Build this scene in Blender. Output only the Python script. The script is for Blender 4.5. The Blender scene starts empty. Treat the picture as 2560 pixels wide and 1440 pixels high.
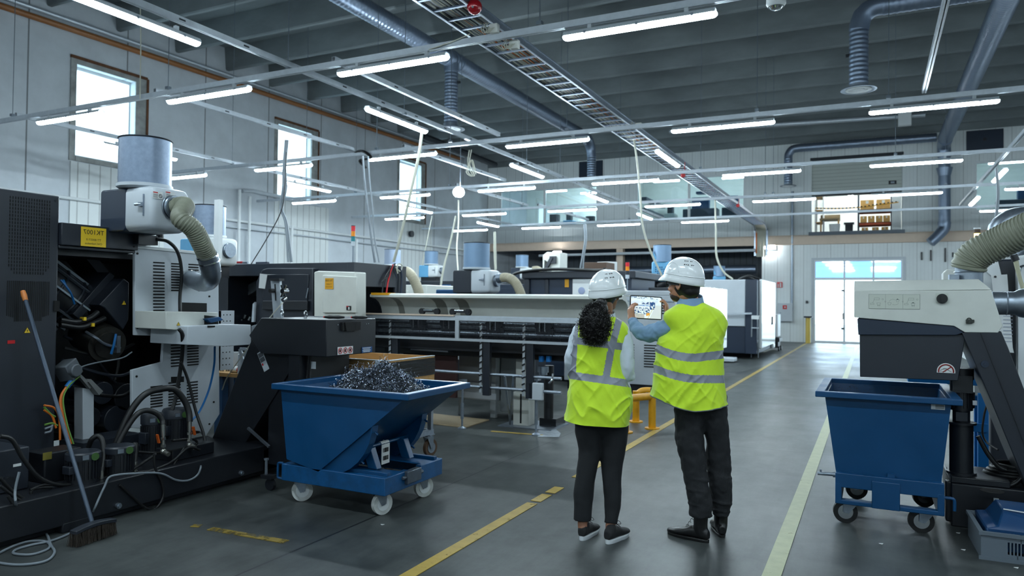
import bpy, bmesh, math, random
from mathutils import Vector, Matrix, Euler, noise
PI = math.pi
sc = bpy.context.scene
COL = sc.collection
rnd = random.Random(7)

# ---------------------------------------------------------------- camera frame
FOC = 1818.0
CAMZ = 1.55
CR = Vector((0.896, 0.444, 0.0113)).normalized()
CF = Vector((-0.4438, 0.8959, 0.0171))
CF = (CF - CR * CF.dot(CR)).normalized()
CU = CR.cross(CF)


def ray(u, v):
    return CR * (u - 1280) - CU * (v - 720) + CF * FOC


def P(u, v, x=None, y=None, z=None):
    """world point seen at a photo pixel on one axis plane"""
    d = ray(u, v)
    o = Vector((0, 0, CAMZ))
    if x is not None:
        t = x / d.x
    elif y is not None:
        t = y / d.y
    else:
        t = (z - CAMZ) / d.z
    return o + d * t


# ---------------------------------------------------------------- materials
def lin(c):
    out = []
    for k in c[:3]:
        k = k / 255.0
        out.append(k / 12.92 if k <= 0.04045 else ((k + 0.055) / 1.055) ** 2.4)
    return (*out, 1)


def mat(name, rgb, rough=0.5, metal=0.0, var=0.0, vscale=6.0, bump=0.0, bscale=60.0, emit=0.0, spec=0.5,
        coat=0.0, stretch=(1, 1, 1), sheen=0.0, sss=0.0, rvar=0.0):
    m = bpy.data.materials.new(name)
    m.use_nodes = True
    nt = m.node_tree
    b = nt.nodes['Principled BSDF']
    b.inputs['Base Color'].default_value = lin(rgb)
    b.inputs['Roughness'].default_value = rough
    b.inputs['Metallic'].default_value = metal
    b.inputs['Specular IOR Level'].default_value = spec
    b.inputs['Coat Weight'].default_value = coat
    b.inputs['Sheen Weight'].default_value = sheen
    if emit:
        b.inputs['Emission Color'].default_value = lin(rgb)
        b.inputs['Emission Strength'].default_value = emit
    if var or bump or rvar:
        tc = nt.nodes.new('ShaderNodeTexCoord')
        mp = nt.nodes.new('ShaderNodeMapping')
        mp.inputs['Scale'].default_value = stretch
        nt.links.new(tc.outputs['Object'], mp.inputs['Vector'])
    if var or rvar:
        n = nt.nodes.new('ShaderNodeTexNoise')
        n.inputs['Scale'].default_value = vscale
        n.inputs['Detail'].default_value = 5
        n.inputs['Roughness'].default_value = 0.62
        nt.links.new(mp.outputs[0], n.inputs['Vector'])
    if var:
        r = nt.nodes.new('ShaderNodeMapRange')
        r.inputs[1].default_value = 0.28
        r.inputs[2].default_value = 0.72
        r.inputs[3].default_value = 1 - var
        r.inputs[4].default_value = 1 + var
        nt.links.new(n.outputs[0], r.inputs[0])
        mx = nt.nodes.new('ShaderNodeVectorMath')
        mx.operation = 'SCALE'
        mx.inputs[0].default_value = lin(rgb)[:3]
        nt.links.new(r.outputs[0], mx.inputs['Scale'])
        nt.links.new(mx.outputs[0], b.inputs['Base Color'])
    if rvar:
        r2 = nt.nodes.new('ShaderNodeMapRange')
        r2.inputs[1].default_value = 0.3
        r2.inputs[2].default_value = 0.7
        r2.inputs[3].default_value = max(0.02, rough - rvar)
        r2.inputs[4].default_value = min(1, rough + rvar)
        nt.links.new(n.outputs[0], r2.inputs[0])
        nt.links.new(r2.outputs[0], b.inputs['Roughness'])
    if bump:
        n2 = nt.nodes.new('ShaderNodeTexNoise')
        n2.inputs['Scale'].default_value = bscale
        n2.inputs['Detail'].default_value = 3
        nt.links.new(mp.outputs[0], n2.inputs['Vector'])
        bp = nt.nodes.new('ShaderNodeBump')
        bp.inputs['Strength'].default_value = bump
        bp.inputs['Distance'].default_value = 0.01
        nt.links.new(n2.outputs[0], bp.inputs['Height'])
        nt.links.new(bp.outputs[0], b.inputs['Normal'])
    return m


def node(nt, typ, **kw):
    n = nt.nodes.new(typ)
    for k, v in kw.items():
        if k[0] == 'i' and (k[1:].isdigit() or k[1].isupper()):
            key = k[1:]
            n.inputs[int(key) if key.isdigit() else key].default_value = v
        else:
            setattr(n, k, v)
    return n


def lines_mat(name, rgb, pitch, width, axis, rough=0.5, metal=0.0, dark=0.45, bump=0.6, sub=None, var=0.05, offset=0.0):
    """panel material: thin seams every pitch metres along one axis (surface pattern)"""
    m = mat(name, rgb, rough, metal, var=var, vscale=1.3)
    nt = m.node_tree
    b = nt.nodes['Principled BSDF']
    tc = node(nt, 'ShaderNodeTexCoord')
    sp = node(nt, 'ShaderNodeSeparateXYZ')
    nt.links.new(tc.outputs['Object'], sp.inputs[0])

    def seam(p, w, off):
        a = node(nt, 'ShaderNodeMath', operation='ADD', i1=off)
        nt.links.new(sp.outputs['XYZ'.index(axis)], a.inputs[0])
        d = node(nt, 'ShaderNodeMath', operation='DIVIDE', i1=p)
        nt.links.new(a.outputs[0], d.inputs[0])
        f = node(nt, 'ShaderNodeMath', operation='FRACT')
        nt.links.new(d.outputs[0], f.inputs[0])
        l = node(nt, 'ShaderNodeMath', operation='LESS_THAN', i1=w / p)
        nt.links.new(f.outputs[0], l.inputs[0])
        return l
    s = seam(pitch, width, offset)
    if sub:
        s2 = seam(sub[0], sub[1], offset)
        k = node(nt, 'ShaderNodeMath', operation='MULTIPLY', i1=sub[2])
        nt.links.new(s2.outputs[0], k.inputs[0])
        mxn = node(nt, 'ShaderNodeMath', operation='MAXIMUM')
        nt.links.new(s.outputs[0], mxn.inputs[0])
        nt.links.new(k.outputs[0], mxn.inputs[1])
        s = mxn
    src = b.inputs['Base Color'].links[0].from_socket if b.inputs['Base Color'].links else None
    mx = node(nt, 'ShaderNodeMix', data_type='RGBA')
    nt.links.new(s.outputs[0], mx.inputs['Factor'])
    if src:
        nt.links.new(src, mx.inputs[6])
    else:
        mx.inputs[6].default_value = lin(rgb)
    c = lin(rgb)
    mx.inputs[7].default_value = (c[0] * dark, c[1] * dark, c[2] * dark, 1)
    nt.links.new(mx.outputs[2], b.inputs['Base Color'])
    bp = node(nt, 'ShaderNodeBump', invert=True)
    bp.inputs['Strength'].default_value = bump
    bp.inputs['Distance'].default_value = 0.01
    nt.links.new(s.outputs[0], bp.inputs['Height'])
    nt.links.new(bp.outputs[0], b.inputs['Normal'])
    return m


def glass_mat(name, tint=(225, 240, 245), mixf=0.12, rough=0.03):
    m = bpy.data.materials.new(name)
    m.use_nodes = True
    nt = m.node_tree
    nt.nodes.clear()
    o = node(nt, 'ShaderNodeOutputMaterial')
    t = node(nt, 'ShaderNodeBsdfTransparent')
    t.inputs[0].default_value = lin(tint)
    g = node(nt, 'ShaderNodeBsdfGlossy')
    g.inputs['Roughness'].default_value = rough
    mx = node(nt, 'ShaderNodeMixShader')
    mx.inputs[0].default_value = mixf
    nt.links.new(t.outputs[0], mx.inputs[1])
    nt.links.new(g.outputs[0], mx.inputs[2])
    nt.links.new(mx.outputs[0], o.inputs[0])
    return m


# ---------------------------------------------------------------- mesh builder
def frame_from(d):
    d = Vector(d).normalized()
    a = Vector((0, 0, 1)) if abs(d.z) < 0.95 else Vector((1, 0, 0))
    x = a.cross(d).normalized()
    y = d.cross(x)
    return x, y, d


def smooth_path(pts, n=6):
    pts = [Vector(p) for p in pts]
    if len(pts) < 3 or n < 2:
        return pts
    out = []
    for i in range(len(pts) - 1):
        p0 = pts[i - 1] if i else pts[0] * 2 - pts[1]
        p1, p2 = pts[i], pts[i + 1]
        p3 = pts[i + 2] if i + 2 < len(pts) else pts[-1] * 2 - pts[-2]
        for k in range(n):
            t = k / n
            out.append(0.5 * ((2 * p1) + (p2 - p0) * t + (2 * p0 - 5 * p1 + 4 * p2 - p3) * t * t + (3 * p1 - p0 - 3 * p2 + p3) * t ** 3))
    out.append(pts[-1])
    return out


class MB:
    def __init__(s):
        s.v = []
        s.f = []
        s.mi = []
        s.m = 0
        s.M = None

    def add(s, vs, fs, m=None):
        o = len(s.v)
        if s.M is not None:
            vs = [s.M @ Vector(p) for p in vs]
        s.v += [tuple(p) for p in vs]
        s.f += [tuple(i + o for i in f) for f in fs]
        s.mi += [s.m if m is None else m] * len(fs)
        return s

    def box(s, a, b, m=None):
        x0, y0, z0 = a
        x1, y1, z1 = b
        if x0 > x1: x0, x1 = x1, x0
        if y0 > y1: y0, y1 = y1, y0
        if z0 > z1: z0, z1 = z1, z0
        e = 1.3e-4 * (len(s.f) // 6 % 7)   # no two faces of a mesh exactly coplanar
        x0 -= e; y0 -= e; z0 -= e; x1 += e; y1 += e; z1 += e
        vs = [(x0, y0, z0), (x1, y0, z0), (x1, y1, z0), (x0, y1, z0), (x0, y0, z1), (x1, y0, z1), (x1, y1, z1), (x0, y1, z1)]
        return s.add(vs, [(0, 3, 2, 1), (4, 5, 6, 7), (0, 1, 5, 4), (1, 2, 6, 5), (2, 3, 7, 6), (3, 0, 4, 7)], m)

    def obox(s, c, size, R=None, m=None):
        c = Vector(c)
        hx, hy, hz = [k / 2 for k in size]
        R = R or Matrix.Identity(3)
        vs = [c + R @ Vector(p) for p in [(-hx, -hy, -hz), (hx, -hy, -hz), (hx, hy, -hz), (-hx, hy, -hz), (-hx, -hy, hz), (hx, -hy, hz), (hx, hy, hz), (-hx, hy, hz)]]
        return s.add(vs, [(0, 3, 2, 1), (4, 5, 6, 7), (0, 1, 5, 4), (1, 2, 6, 5), (2, 3, 7, 6), (3, 0, 4, 7)], m)

    def bar(s, p0, p1, w, h, up=(0, 0, 1), m=None):
        """rectangular bar from p0 to p1, w sideways, h along up"""
        p0, p1 = Vector(p0), Vector(p1)
        d = (p1 - p0).normalized()
        u = Vector(up)
        if abs(u.dot(d)) > 0.98:
            u = Vector((1, 0, 0))
        x = d.cross(u).normalized()
        y = x.cross(d)
        vs = []
        for p in (p0, p1):
            for a, b in ((-1, -1), (1, -1), (1, 1), (-1, 1)):
                vs.append(p + x * a * w / 2 + y * b * h / 2)
        return s.add(vs, [(0, 3, 2, 1), (4, 5, 6, 7), (0, 1, 5, 4), (1, 2, 6, 5), (2, 3, 7, 6), (3, 0, 4, 7)], m)

    def cyl(s, p0, p1, r0, r1=None, n=20, caps=True, m=None):
        r1 = r0 if r1 is None else r1
        p0, p1 = Vector(p0), Vector(p1)
        x, y, d = frame_from(p1 - p0)
        vs = []
        for p, r in ((p0, r0), (p1, r1)):
            for i in range(n):
                a = 2 * PI * i / n
                vs.append(p + x * math.cos(a) * r + y * math.sin(a) * r)
        fs = [(i, (i + 1) % n, n + (i + 1) % n, n + i) for i in range(n)]
        if caps:
            fs += [tuple(range(n))[::-1], tuple(range(n, 2 * n))]
        return s.add(vs, fs, m)

    def tube(s, pts, r, n=10, k=6, m=None, closed=False, caps=True, flat=1.0):
        ps = smooth_path(pts, k) if k > 1 else [Vector(p) for p in pts]
        rs = r if isinstance(r, (list, tuple)) else None
        L = len(ps)
        rings = []
        x = None
        for i, p in enumerate(ps):
            d = (ps[min(i + 1, L - 1)] - ps[max(i - 1, 0)])
            if d.length < 1e-9:
                d = Vector((0, 0, 1))
            d.normalize()
            if x is None:
                x, y, _ = frame_from(d)
            else:
                x = (x - d * x.dot(d)).normalized()
                y = d.cross(x)
            if rs:
                t = i / max(1, L - 1) * (len(rs) - 1)
                j = min(int(t), len(rs) - 2) if len(rs) > 1 else 0
                rr = rs[j] + (rs[min(j + 1, len(rs) - 1)] - rs[j]) * (t - j)
            else:
                rr = r
            rings.append([p + x * math.cos(2 * PI * q / n) * rr + y * math.sin(2 * PI * q / n) * rr * flat for q in range(n)])
        return s.loft(rings, caps=caps, m=m)

    def ribbed(s, pts, r, dr, pitch, n=24, k=8, m=None, smoothp=True):
        """corrugated hose or spiral duct along a path"""
        ps = smooth_path(pts, k) if smoothp else [Vector(p) for p in pts]
        # resample
        acc = [0]
        for a, b in zip(ps, ps[1:]):
            acc.append(acc[-1] + (b - a).length)
        tot = acc[-1]
        N = max(2, int(tot / pitch) * 4)
        rings = []
        x = None
        j = 0
        prev = None
        def at(sv):
            for jj in range(len(ps) - 1):
                if acc[jj + 1] >= sv or jj == len(ps) - 2:
                    t = (sv - acc[jj]) / max(1e-9, acc[jj + 1] - acc[jj])
                    return ps[jj].lerp(ps[jj + 1], min(1, max(0, t)))
        qs = [at(tot * i / N) for i in range(N + 1)]
        for i, p in enumerate(qs):
            d = (qs[min(i + 1, N)] - qs[max(i - 1, 0)]).normalized()
            if x is None:
                x, y, _ = frame_from(d)
            else:
                x = (x - d * x.dot(d)).normalized()
                y = d.cross(x)
            rr = r + (dr if i % 4 in (1, 2) else 0)
            rings.append([p + x * math.cos(2 * PI * q / n) * rr + y * math.sin(2 * PI * q / n) * rr for q in range(n)])
        return s.loft(rings, m=m)

    def loft(s, rings, caps=True, m=None, close=True):
        n = len(rings[0])
        vs = [p for r in rings for p in r]
        fs = []
        for i in range(len(rings) - 1):
            for q in range(n if close else n - 1):
                a, b = i * n + q, i * n + (q + 1) % n
                fs.append((a, b, b + n, a + n))
        if caps:
            fs.append(tuple(range(n))[::-1])
            fs.append(tuple(range((len(rings) - 1) * n, len(rings) * n)))
        return s.add(vs, fs, m)

    def prism(s, poly, axis, d0, d1, m=None):
        """2-D outline pushed along an axis. axis x: (y,z)  y: (x,z)  z: (x,y)"""
        n = len(poly)
        def mk(p, d):
            return {'x': (d, p[0], p[1]), 'y': (p[0], d, p[1]), 'z': (p[0], p[1], d)}[axis]
        vs = [mk(p, d0) for p in poly] + [mk(p, d1) for p in poly]
        fs = [(i, (i + 1) % n, n + (i + 1) % n, n + i) for i in range(n)]
        fs += [tuple(range(n))[::-1], tuple(range(n, 2 * n))]
        return s.add(vs, fs, m)

    def lathe(s, prof, c=(0, 0, 0), n=24, axis=(0, 0, 1), m=None):
        x, y, d = frame_from(axis)
        c = Vector(c)
        rings = [[c + d * z + x * math.cos(2 * PI * q / n) * r + y * math.sin(2 * PI * q / n) * r for q in range(n)] for r, z in prof]
        return s.loft(rings, m=m)

    def torus(s, c, R, r, axis=(0, 0, 1), n=24, k=8, a0=0, a1=2 * PI, m=None):
        x, y, d = frame_from(axis)
        c = Vector(c)
        full = abs(a1 - a0 - 2 * PI) < 1e-6
        rings = []
        for i in range(n + (0 if full else 1)):
            a = a0 + (a1 - a0) * i / n
            o = x * math.cos(a) + y * math.sin(a)
            rings.append([c + o * (R + r * math.cos(2 * PI * q / k)) + d * r * math.sin(2 * PI * q / k) for q in range(k)])
        if full:
            vs = [p for rr in rings for p in rr]
            fs = []
            for i in range(n):
                for q in range(k):
                    a, b = i * k + q, i * k + (q + 1) % k
                    a2, b2 = ((i + 1) % n) * k + q, ((i + 1) % n) * k + (q + 1) % k
                    fs.append((a, b, b2, a2))
            return s.add(vs, fs, m)
        return s.loft(rings, m=m)

    def ball(s, c, r, n=16, k=10, m=None, R=None):
        c = Vector(c)
        rx, ry, rz = (r, r, r) if not isinstance(r, (tuple, list)) else r
        rings = []
        for i in range(k + 1):
            t = PI * (i + 0.02 if i == 0 else (i - 0.02 if i == k else i)) / k
            ring = []
            for q in range(n):
                a = 2 * PI * q / n
                p = Vector((math.sin(t) * math.cos(a) * rx, math.sin(t) * math.sin(a) * ry, -math.cos(t) * rz))
                if R is not None:
                    p = R @ p
                ring.append(c + p)
            rings.append(ring)
        return s.loft(rings, m=m)

    def quad(s, a, b, c, d, m=None):
        return s.add([a, b, c, d], [(0, 1, 2, 3)], m)


ROOTM = {}


def tag(o, label=None, cat=None, group=None, kind=None):
    if label: o['label'] = label
    if cat: o['category'] = cat
    if group: o['group'] = group
    if kind: o['kind'] = kind
    return o


def build(name, mb, mats, parent=None, label=None, cat=None, group=None, kind=None, bevel=0.0, local=False, loc=None, rz=0.0, angle=35, solid=0.0, recalc=True):
    me = bpy.data.meshes.new(name)
    root = ROOTM.get(parent.name) if parent else None
    vs = mb.v
    M = None
    if parent is not None:
        M = root
        if not local:
            Mi = M.inverted()
            vs = [tuple(Mi @ Vector(p)) for p in vs]
    else:
        if loc is None:
            xs = [p[0] for p in vs]; ys = [p[1] for p in vs]; zs = [p[2] for p in vs]
            loc = Vector(((min(xs) + max(xs)) / 2, (min(ys) + max(ys)) / 2, min(zs)))
            vs = [(p[0] - loc.x, p[1] - loc.y, p[2] - loc.z) for p in vs]
            M = Matrix.Translation(loc)
        else:
            M = Matrix.Translation(Vector(loc)) @ Matrix.Rotation(rz, 4, 'Z')
            if not local:
                Mi = M.inverted()
                vs = [tuple(Mi @ Vector(p)) for p in vs]
    me.from_pydata(vs, [], mb.f)
    if not isinstance(mats, (list, tuple)):
        mats = [mats]
    for m in mats:
        me.materials.append(m)
    if len(mats) > 1:
        me.polygons.foreach_set('material_index', mb.mi)
    if recalc:
        bm = bmesh.new()
        bm.from_mesh(me)
        bmesh.ops.recalc_face_normals(bm, faces=bm.faces)
        bm.to_mesh(me)
        bm.free()
    me.polygons.foreach_set('use_smooth', [True] * len(me.polygons))
    me.set_sharp_from_angle(angle=math.radians(angle))
    o = bpy.data.objects.new(name, me)
    COL.objects.link(o)
    if parent is not None:
        o.parent = parent
        ROOTM[o.name] = M
    else:
        o.matrix_world = M
        ROOTM[o.name] = M
    if bevel:
        bv = o.modifiers.new('bevel', 'BEVEL')
        bv.width = bevel
        bv.segments = 2
        bv.limit_method = 'ANGLE'
        bv.angle_limit = math.radians(40)
        bv.harden_normals = False
    tag(o, label, cat, group, kind)
    return o


def thing(name, label, cat, loc=(0, 0, 0), rz=0.0, group=None, kind=None):
    o = bpy.data.objects.new(name, None)
    o.empty_display_size = 0.1
    COL.objects.link(o)
    o.location = loc
    o.rotation_euler = (0, 0, rz)
    ROOTM[o.name] = Matrix.Translation(Vector(loc)) @ Matrix.Rotation(rz, 4, 'Z')
    return tag(o, label, cat, group, kind)


def dup(root, loc, rz=0.0, label=None, group=None):
    def cp(o, par):
        c = o.copy()
        COL.objects.link(c)
        if par is not None:
            c.parent = par
        for ch in [q for q in bpy.data.objects if q.parent == o]:
            cp(ch, c)
        return c
    r = cp(root, None)
    r.location = loc
    r.rotation_euler = (0, 0, rz)
    ROOTM[r.name] = Matrix.Translation(Vector(loc)) @ Matrix.Rotation(rz, 4, 'Z')
    if label: r['label'] = label
    if group: r['group'] = group
    return r


def text_mesh(txt, size, M, mirror=True, align='CENTER', bold=0.0):
    """lettering as flat mesh data: local x right, y up; returns an MB"""
    cu = bpy.data.curves.new('lettering', 'FONT')
    cu.body = txt
    cu.size = size
    cu.align_x = align
    cu.align_y = 'CENTER'
    cu.offset = bold
    cu.resolution_u = 2
    ob = bpy.data.objects.new('lettering', cu)
    COL.objects.link(ob)
    dg = bpy.context.evaluated_depsgraph_get()
    me = bpy.data.meshes.new_from_object(ob.evaluated_get(dg))
    s = -1 if mirror else 1
    b = MB()
    b.add([M @ Vector((p.co.x * s, p.co.y, 0)) for p in me.vertices], [tuple(q.vertices) for q in me.polygons])
    bpy.data.objects.remove(ob)
    bpy.data.curves.remove(cu)
    bpy.data.meshes.remove(me)
    return b


def plane_M(c, right, up):
    """matrix placing local x,y on a plane"""
    r = Vector(right).normalized()
    u = Vector(up)
    u = (u - r * u.dot(r)).normalized()
    n = r.cross(u)
    return Matrix(((r.x, u.x, n.x, c[0]), (r.y, u.y, n.y, c[1]), (r.z, u.z, n.z, c[2]), (0, 0, 0, 1)))


def merge(*mbs):
    o = MB()
    for k, b in enumerate(mbs):
        o.add(b.v, b.f)
    return o


ORD = ['leftmost', 'second from left', 'third from left', 'fourth from left', 'fifth from left', 'sixth from left', 'seventh from left', 'eighth from left']
EXPOSURE = 1.5
SCREEN = 0.25
# ---------------------------------------------------------------- palette
M_steel = mat('galvanised_steel', (150, 160, 172), 0.35, 0.85, var=0.12, vscale=30)
M_rail = mat('rail_steel', (186, 194, 202), 0.42, 0.45, var=0.08, vscale=12)
M_duct = mat('spiral_duct_steel', (134, 147, 166), 0.36, 0.8, var=0.05, vscale=5)
M_chrome = mat('chrome', (190, 195, 200), 0.15, 1.0)
M_black = mat('black_paint', (24, 27, 33), 0.42, 0.0, var=0.12, vscale=5, bump=0.05, bscale=200)
M_black2 = mat('dark_grey_machine_paint', (34, 39, 48), 0.42, 0.0, var=0.07, vscale=4, bump=0.05, bscale=220)
M_navy = mat('navy_machine_paint', (32, 44, 62), 0.4, var=0.06, vscale=4)
M_rubber = mat('black_rubber', (18, 19, 21), 0.45, var=0.1, vscale=20)
M_hole = mat('dark_recess', (8, 9, 11), 0.8)
M_white = mat('white_machine_paint', (218, 222, 224), 0.4, var=0.04, vscale=3, rvar=0.05)
M_greyw = mat('light_grey_machine_paint', (188, 195, 202), 0.42, var=0.05, vscale=3)
M_cream = mat('cream_machine_paint', (206, 208, 202), 0.42, var=0.06, vscale=4)
M_blue = mat('blue_enamel', (0, 64, 108), 0.38, var=0.10, vscale=3.5, bump=0.04, bscale=90, rvar=0.08)
M_blue2 = mat('light_blue_paint', (96, 160, 200), 0.45, var=0.05)
M_yellow = mat('yellow_paint', (222, 160, 24), 0.4, var=0.08, vscale=14)
M_label = mat('yellow_label', (236, 196, 40), 0.5)
M_olabel = mat('orange_label', (224, 160, 24), 0.5)
M_ink = mat('black_ink', (22, 22, 22), 0.6)
M_red = mat('red_plastic', (190, 28, 34), 0.35)
M_redglow = mat('red_beacon', (214, 34, 48), 0.3)
M_ambglow = mat('amber_beacon', (238, 140, 20), 0.3)
M_teal = mat('teal_beacon', (30, 120, 130), 0.3)
M_paper = mat('white_paper', (216, 218, 218), 0.6)
M_hose = mat('grey_green_hose', (126, 128, 112), 0.5, var=0.12, vscale=10)
M_hose2 = mat('beige_hose', (168, 160, 138), 0.5, var=0.06)
M_cable_w = mat('pale_cable', (186, 186, 172), 0.5)
M_cable_g = mat('grey_cable', (120, 128, 136), 0.45)
M_cable_o = mat('orange_cable', (206, 106, 30), 0.5)
M_cable_y = mat('green_yellow_cable', (96, 136, 52), 0.5)
M_cable_b = mat('blue_air_hose', (24, 104, 168), 0.4)
M_wood = mat('pine_board', (178, 136, 82), 0.6, var=0.18, vscale=4, stretch=(1, 8, 8))
M_ply = mat('plywood_sheet', (150, 132, 104), 0.7, var=0.16, vscale=3, stretch=(1, 6, 1))
M_peach = mat('peach_beam_paint', (206, 186, 168), 0.55, var=0.04)
M_orange = mat('ochre_pipe_paint', (146, 92, 44), 0.5, var=0.12)
M_tube = mat('lit_tube_diffuser', (226, 246, 255), 0.4, emit=34.0)
M_tubeh = mat('fixture_housing', (176, 184, 190), 0.5)
M_far_tube = mat('lit_tube_beyond_glass', (236, 246, 250), 0.4, emit=60.0)
M_glass = glass_mat('window_glass')
M_conc = mat('precast_concrete', (122, 130, 140), 0.85, var=0.16, vscale=0.9, bump=0.1, bscale=30)
M_ceil = mat('ceiling_concrete', (120, 127, 130), 0.88, var=0.20, vscale=1.6, bump=0.15, bscale=18, stretch=(0.35, 1, 1))


def concrete_wall():
    m = lines_mat('concrete_wall_panels', (196, 202, 208), 2.42, 0.035, 'Y', 0.85, dark=0.35, bump=0.5, var=0.10)
    return m


M_wall_l = concrete_wall()
M_wall_f = lines_mat('ribbed_wall_panels', (224, 229, 230), 0.50, 0.02, 'X', 0.6, dark=0.62, bump=0.4, sub=(0.125, 0.02, 0.2), var=0.05)
M_wall_s = lines_mat('ribbed_side_panels', (200, 206, 210), 0.50, 0.025, 'Y', 0.55, dark=0.5, bump=0.6, var=0.05)
M_shut = lines_mat('shutter_slats', (190, 196, 190), 0.14, 0.014, 'Z', 0.6, dark=0.6, bump=0.6, var=0.03)


def floor_mat():
    m = bpy.data.materials.new('worn_sealed_concrete_floor')
    m.use_nodes = True
    nt = m.node_tree
    b = nt.nodes['Principled BSDF']
    tc = node(nt, 'ShaderNodeTexCoord')
    n1 = node(nt, 'ShaderNodeTexNoise', iScale=0.55, iDetail=8, iRoughness=0.62)
    n2 = node(nt, 'ShaderNodeTexNoise', iScale=4.0, iDetail=10, iRoughness=0.72)
    mp = node(nt, 'ShaderNodeMapping')
    mp.inputs['Scale'].default_value = (2.2, 0.35, 1)
    mp.inputs['Rotation'].default_value = (0, 0, 0.5)
    n3 = node(nt, 'ShaderNodeTexNoise', iScale=2.2, iDetail=7, iRoughness=0.7)
    for n in (n1, n2):
        nt.links.new(tc.outputs['Object'], n.inputs['Vector'])
    nt.links.new(tc.outputs['Object'], mp.inputs[0])
    nt.links.new(mp.outputs[0], n3.inputs['Vector'])
    cr = node(nt, 'ShaderNodeValToRGB')
    cr.color_ramp.elements[0].position = 0.4
    cr.color_ramp.elements[0].color = lin((32, 36, 37))
    cr.color_ramp.elements[1].position = 0.68
    cr.color_ramp.elements[1].color = lin((76, 80, 79))
    a = node(nt, 'ShaderNodeMath', operation='MULTIPLY_ADD', i1=0.45)
    nt.links.new(n2.outputs[0], a.inputs[0])
    c = node(nt, 'ShaderNodeMath', operation='MULTIPLY_ADD', i1=0.4)
    nt.links.new(n3.outputs[0], c.inputs[0])
    k = node(nt, 'ShaderNodeMath', operation='MULTIPLY', i1=0.25)
    nt.links.new(n1.outputs[0], k.inputs[0])
    nt.links.new(k.outputs[0], c.inputs[2])
    nt.links.new(c.outputs[0], a.inputs[2])
    nt.links.new(a.outputs[0], cr.inputs[0])
    # saw-cut joints and dark oil spots
    sp = node(nt, 'ShaderNodeSeparateXYZ')
    nt.links.new(tc.outputs['Object'], sp.inputs[0])
    js = []
    for ax, p, off in ((0, 5.6, 3.18), (1, 6.0, 9.85)):
        q = node(nt, 'ShaderNodeMath', operation='ADD', i1=off + 60 * (p / p))
        nt.links.new(sp.outputs[ax], q.inputs[0])
        q.inputs[1].default_value = off
        d = node(nt, 'ShaderNodeMath', operation='DIVIDE', i1=p)
        nt.links.new(q.outputs[0], d.inputs[0])
        f = node(nt, 'ShaderNodeMath', operation='FRACT')
        nt.links.new(d.outputs[0], f.inputs[0])
        l = node(nt, 'ShaderNodeMath', operation='LESS_THAN', i1=0.016 / p)
        nt.links.new(f.outputs[0], l.inputs[0])
        js.append(l)
    jm = node(nt, 'ShaderNodeMath', operation='MAXIMUM')
    nt.links.new(js[0].outputs[0], jm.inputs[0])
    nt.links.new(js[1].outputs[0], jm.inputs[1])
    mx = node(nt, 'ShaderNodeMix', data_type='RGBA')
    nt.links.new(jm.outputs[0], mx.inputs['Factor'])
    nt.links.new(cr.outputs[0], mx.inputs[6])
    mx.inputs[7].default_value = lin((26, 29, 33))
    vo = node(nt, 'ShaderNodeTexNoise', iScale=3.3, iDetail=2)
    nt.links.new(tc.outputs['Object'], vo.inputs['Vector'])
    sr = node(nt, 'ShaderNodeMapRange')
    sr.inputs[1].default_value = 0.74
    sr.inputs[2].default_value = 0.86
    nt.links.new(vo.outputs[0], sr.inputs[0])
    mx2 = node(nt, 'ShaderNodeMix', data_type='RGBA')
    nt.links.new(sr.outputs[0], mx2.inputs['Factor'])
    nt.links.new(mx.outputs[2], mx2.inputs[6])
    mx2.inputs[7].default_value = lin((40, 44, 48))
    nt.links.new(mx.outputs[2], b.inputs['Base Color'])
    rr = node(nt, 'ShaderNodeMapRange')
    rr.inputs[1].default_value = 0.3
    rr.inputs[2].default_value = 0.7
    rr.inputs[3].default_value = 0.34
    rr.inputs[4].default_value = 0.50
    nt.links.new(n1.outputs[0], rr.inputs[0])
    nt.links.new(rr.outputs[0], b.inputs['Roughness'])
    b.inputs['Specular IOR Level'].default_value = 0.42
    bp = node(nt, 'ShaderNodeBump')
    bp.inputs['Strength'].default_value = 0.08
    bp.inputs['Distance'].default_value = 0.004
    nt.links.new(n2.outputs[0], bp.inputs['Height'])
    nt.links.new(bp.outputs[0], b.inputs['Normal'])
    return m


M_floor = floor_mat()


def worn_paint(name, rgb, amount=0.5):
    """line paint scuffed through to the concrete in patches"""
    m = mat(name, rgb, 0.45, var=0.12, vscale=12)
    nt = m.node_tree
    b = nt.nodes['Principled BSDF']
    o = nt.nodes['Material Output']
    tc = node(nt, 'ShaderNodeTexCoord')
    n = node(nt, 'ShaderNodeTexNoise', iScale=7.0, iDetail=8, iRoughness=0.75)
    nt.links.new(tc.outputs['Object'], n.inputs['Vector'])
    r = node(nt, 'ShaderNodeMapRange')
    r.inputs[1].default_value = amount - 0.04
    r.inputs[2].default_value = amount + 0.06
    nt.links.new(n.outputs[0], r.inputs[0])
    nt.links.new(r.outputs[0], b.inputs['Alpha'])
    return m


M_yline = worn_paint('worn_yellow_line_paint', (166, 140, 62), 0.36)
M_yline2 = worn_paint('very_worn_yellow_line_paint', (140, 118, 44), 0.47)
M_wline = worn_paint('worn_pale_line_paint', (156, 158, 120), 0.33)

# ---------------------------------------------------------------- shell
XL, XR, YF, YB = -17.0, 9.0, 31.5, -7.0
ZC = 8.2
b = MB(); b.box((XL - 0.3, YB - 0.3, -0.3), (XR + 0.3, 60, 0))
build('floor', b, M_floor, kind='structure', loc=(0, 0, 0))


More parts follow.
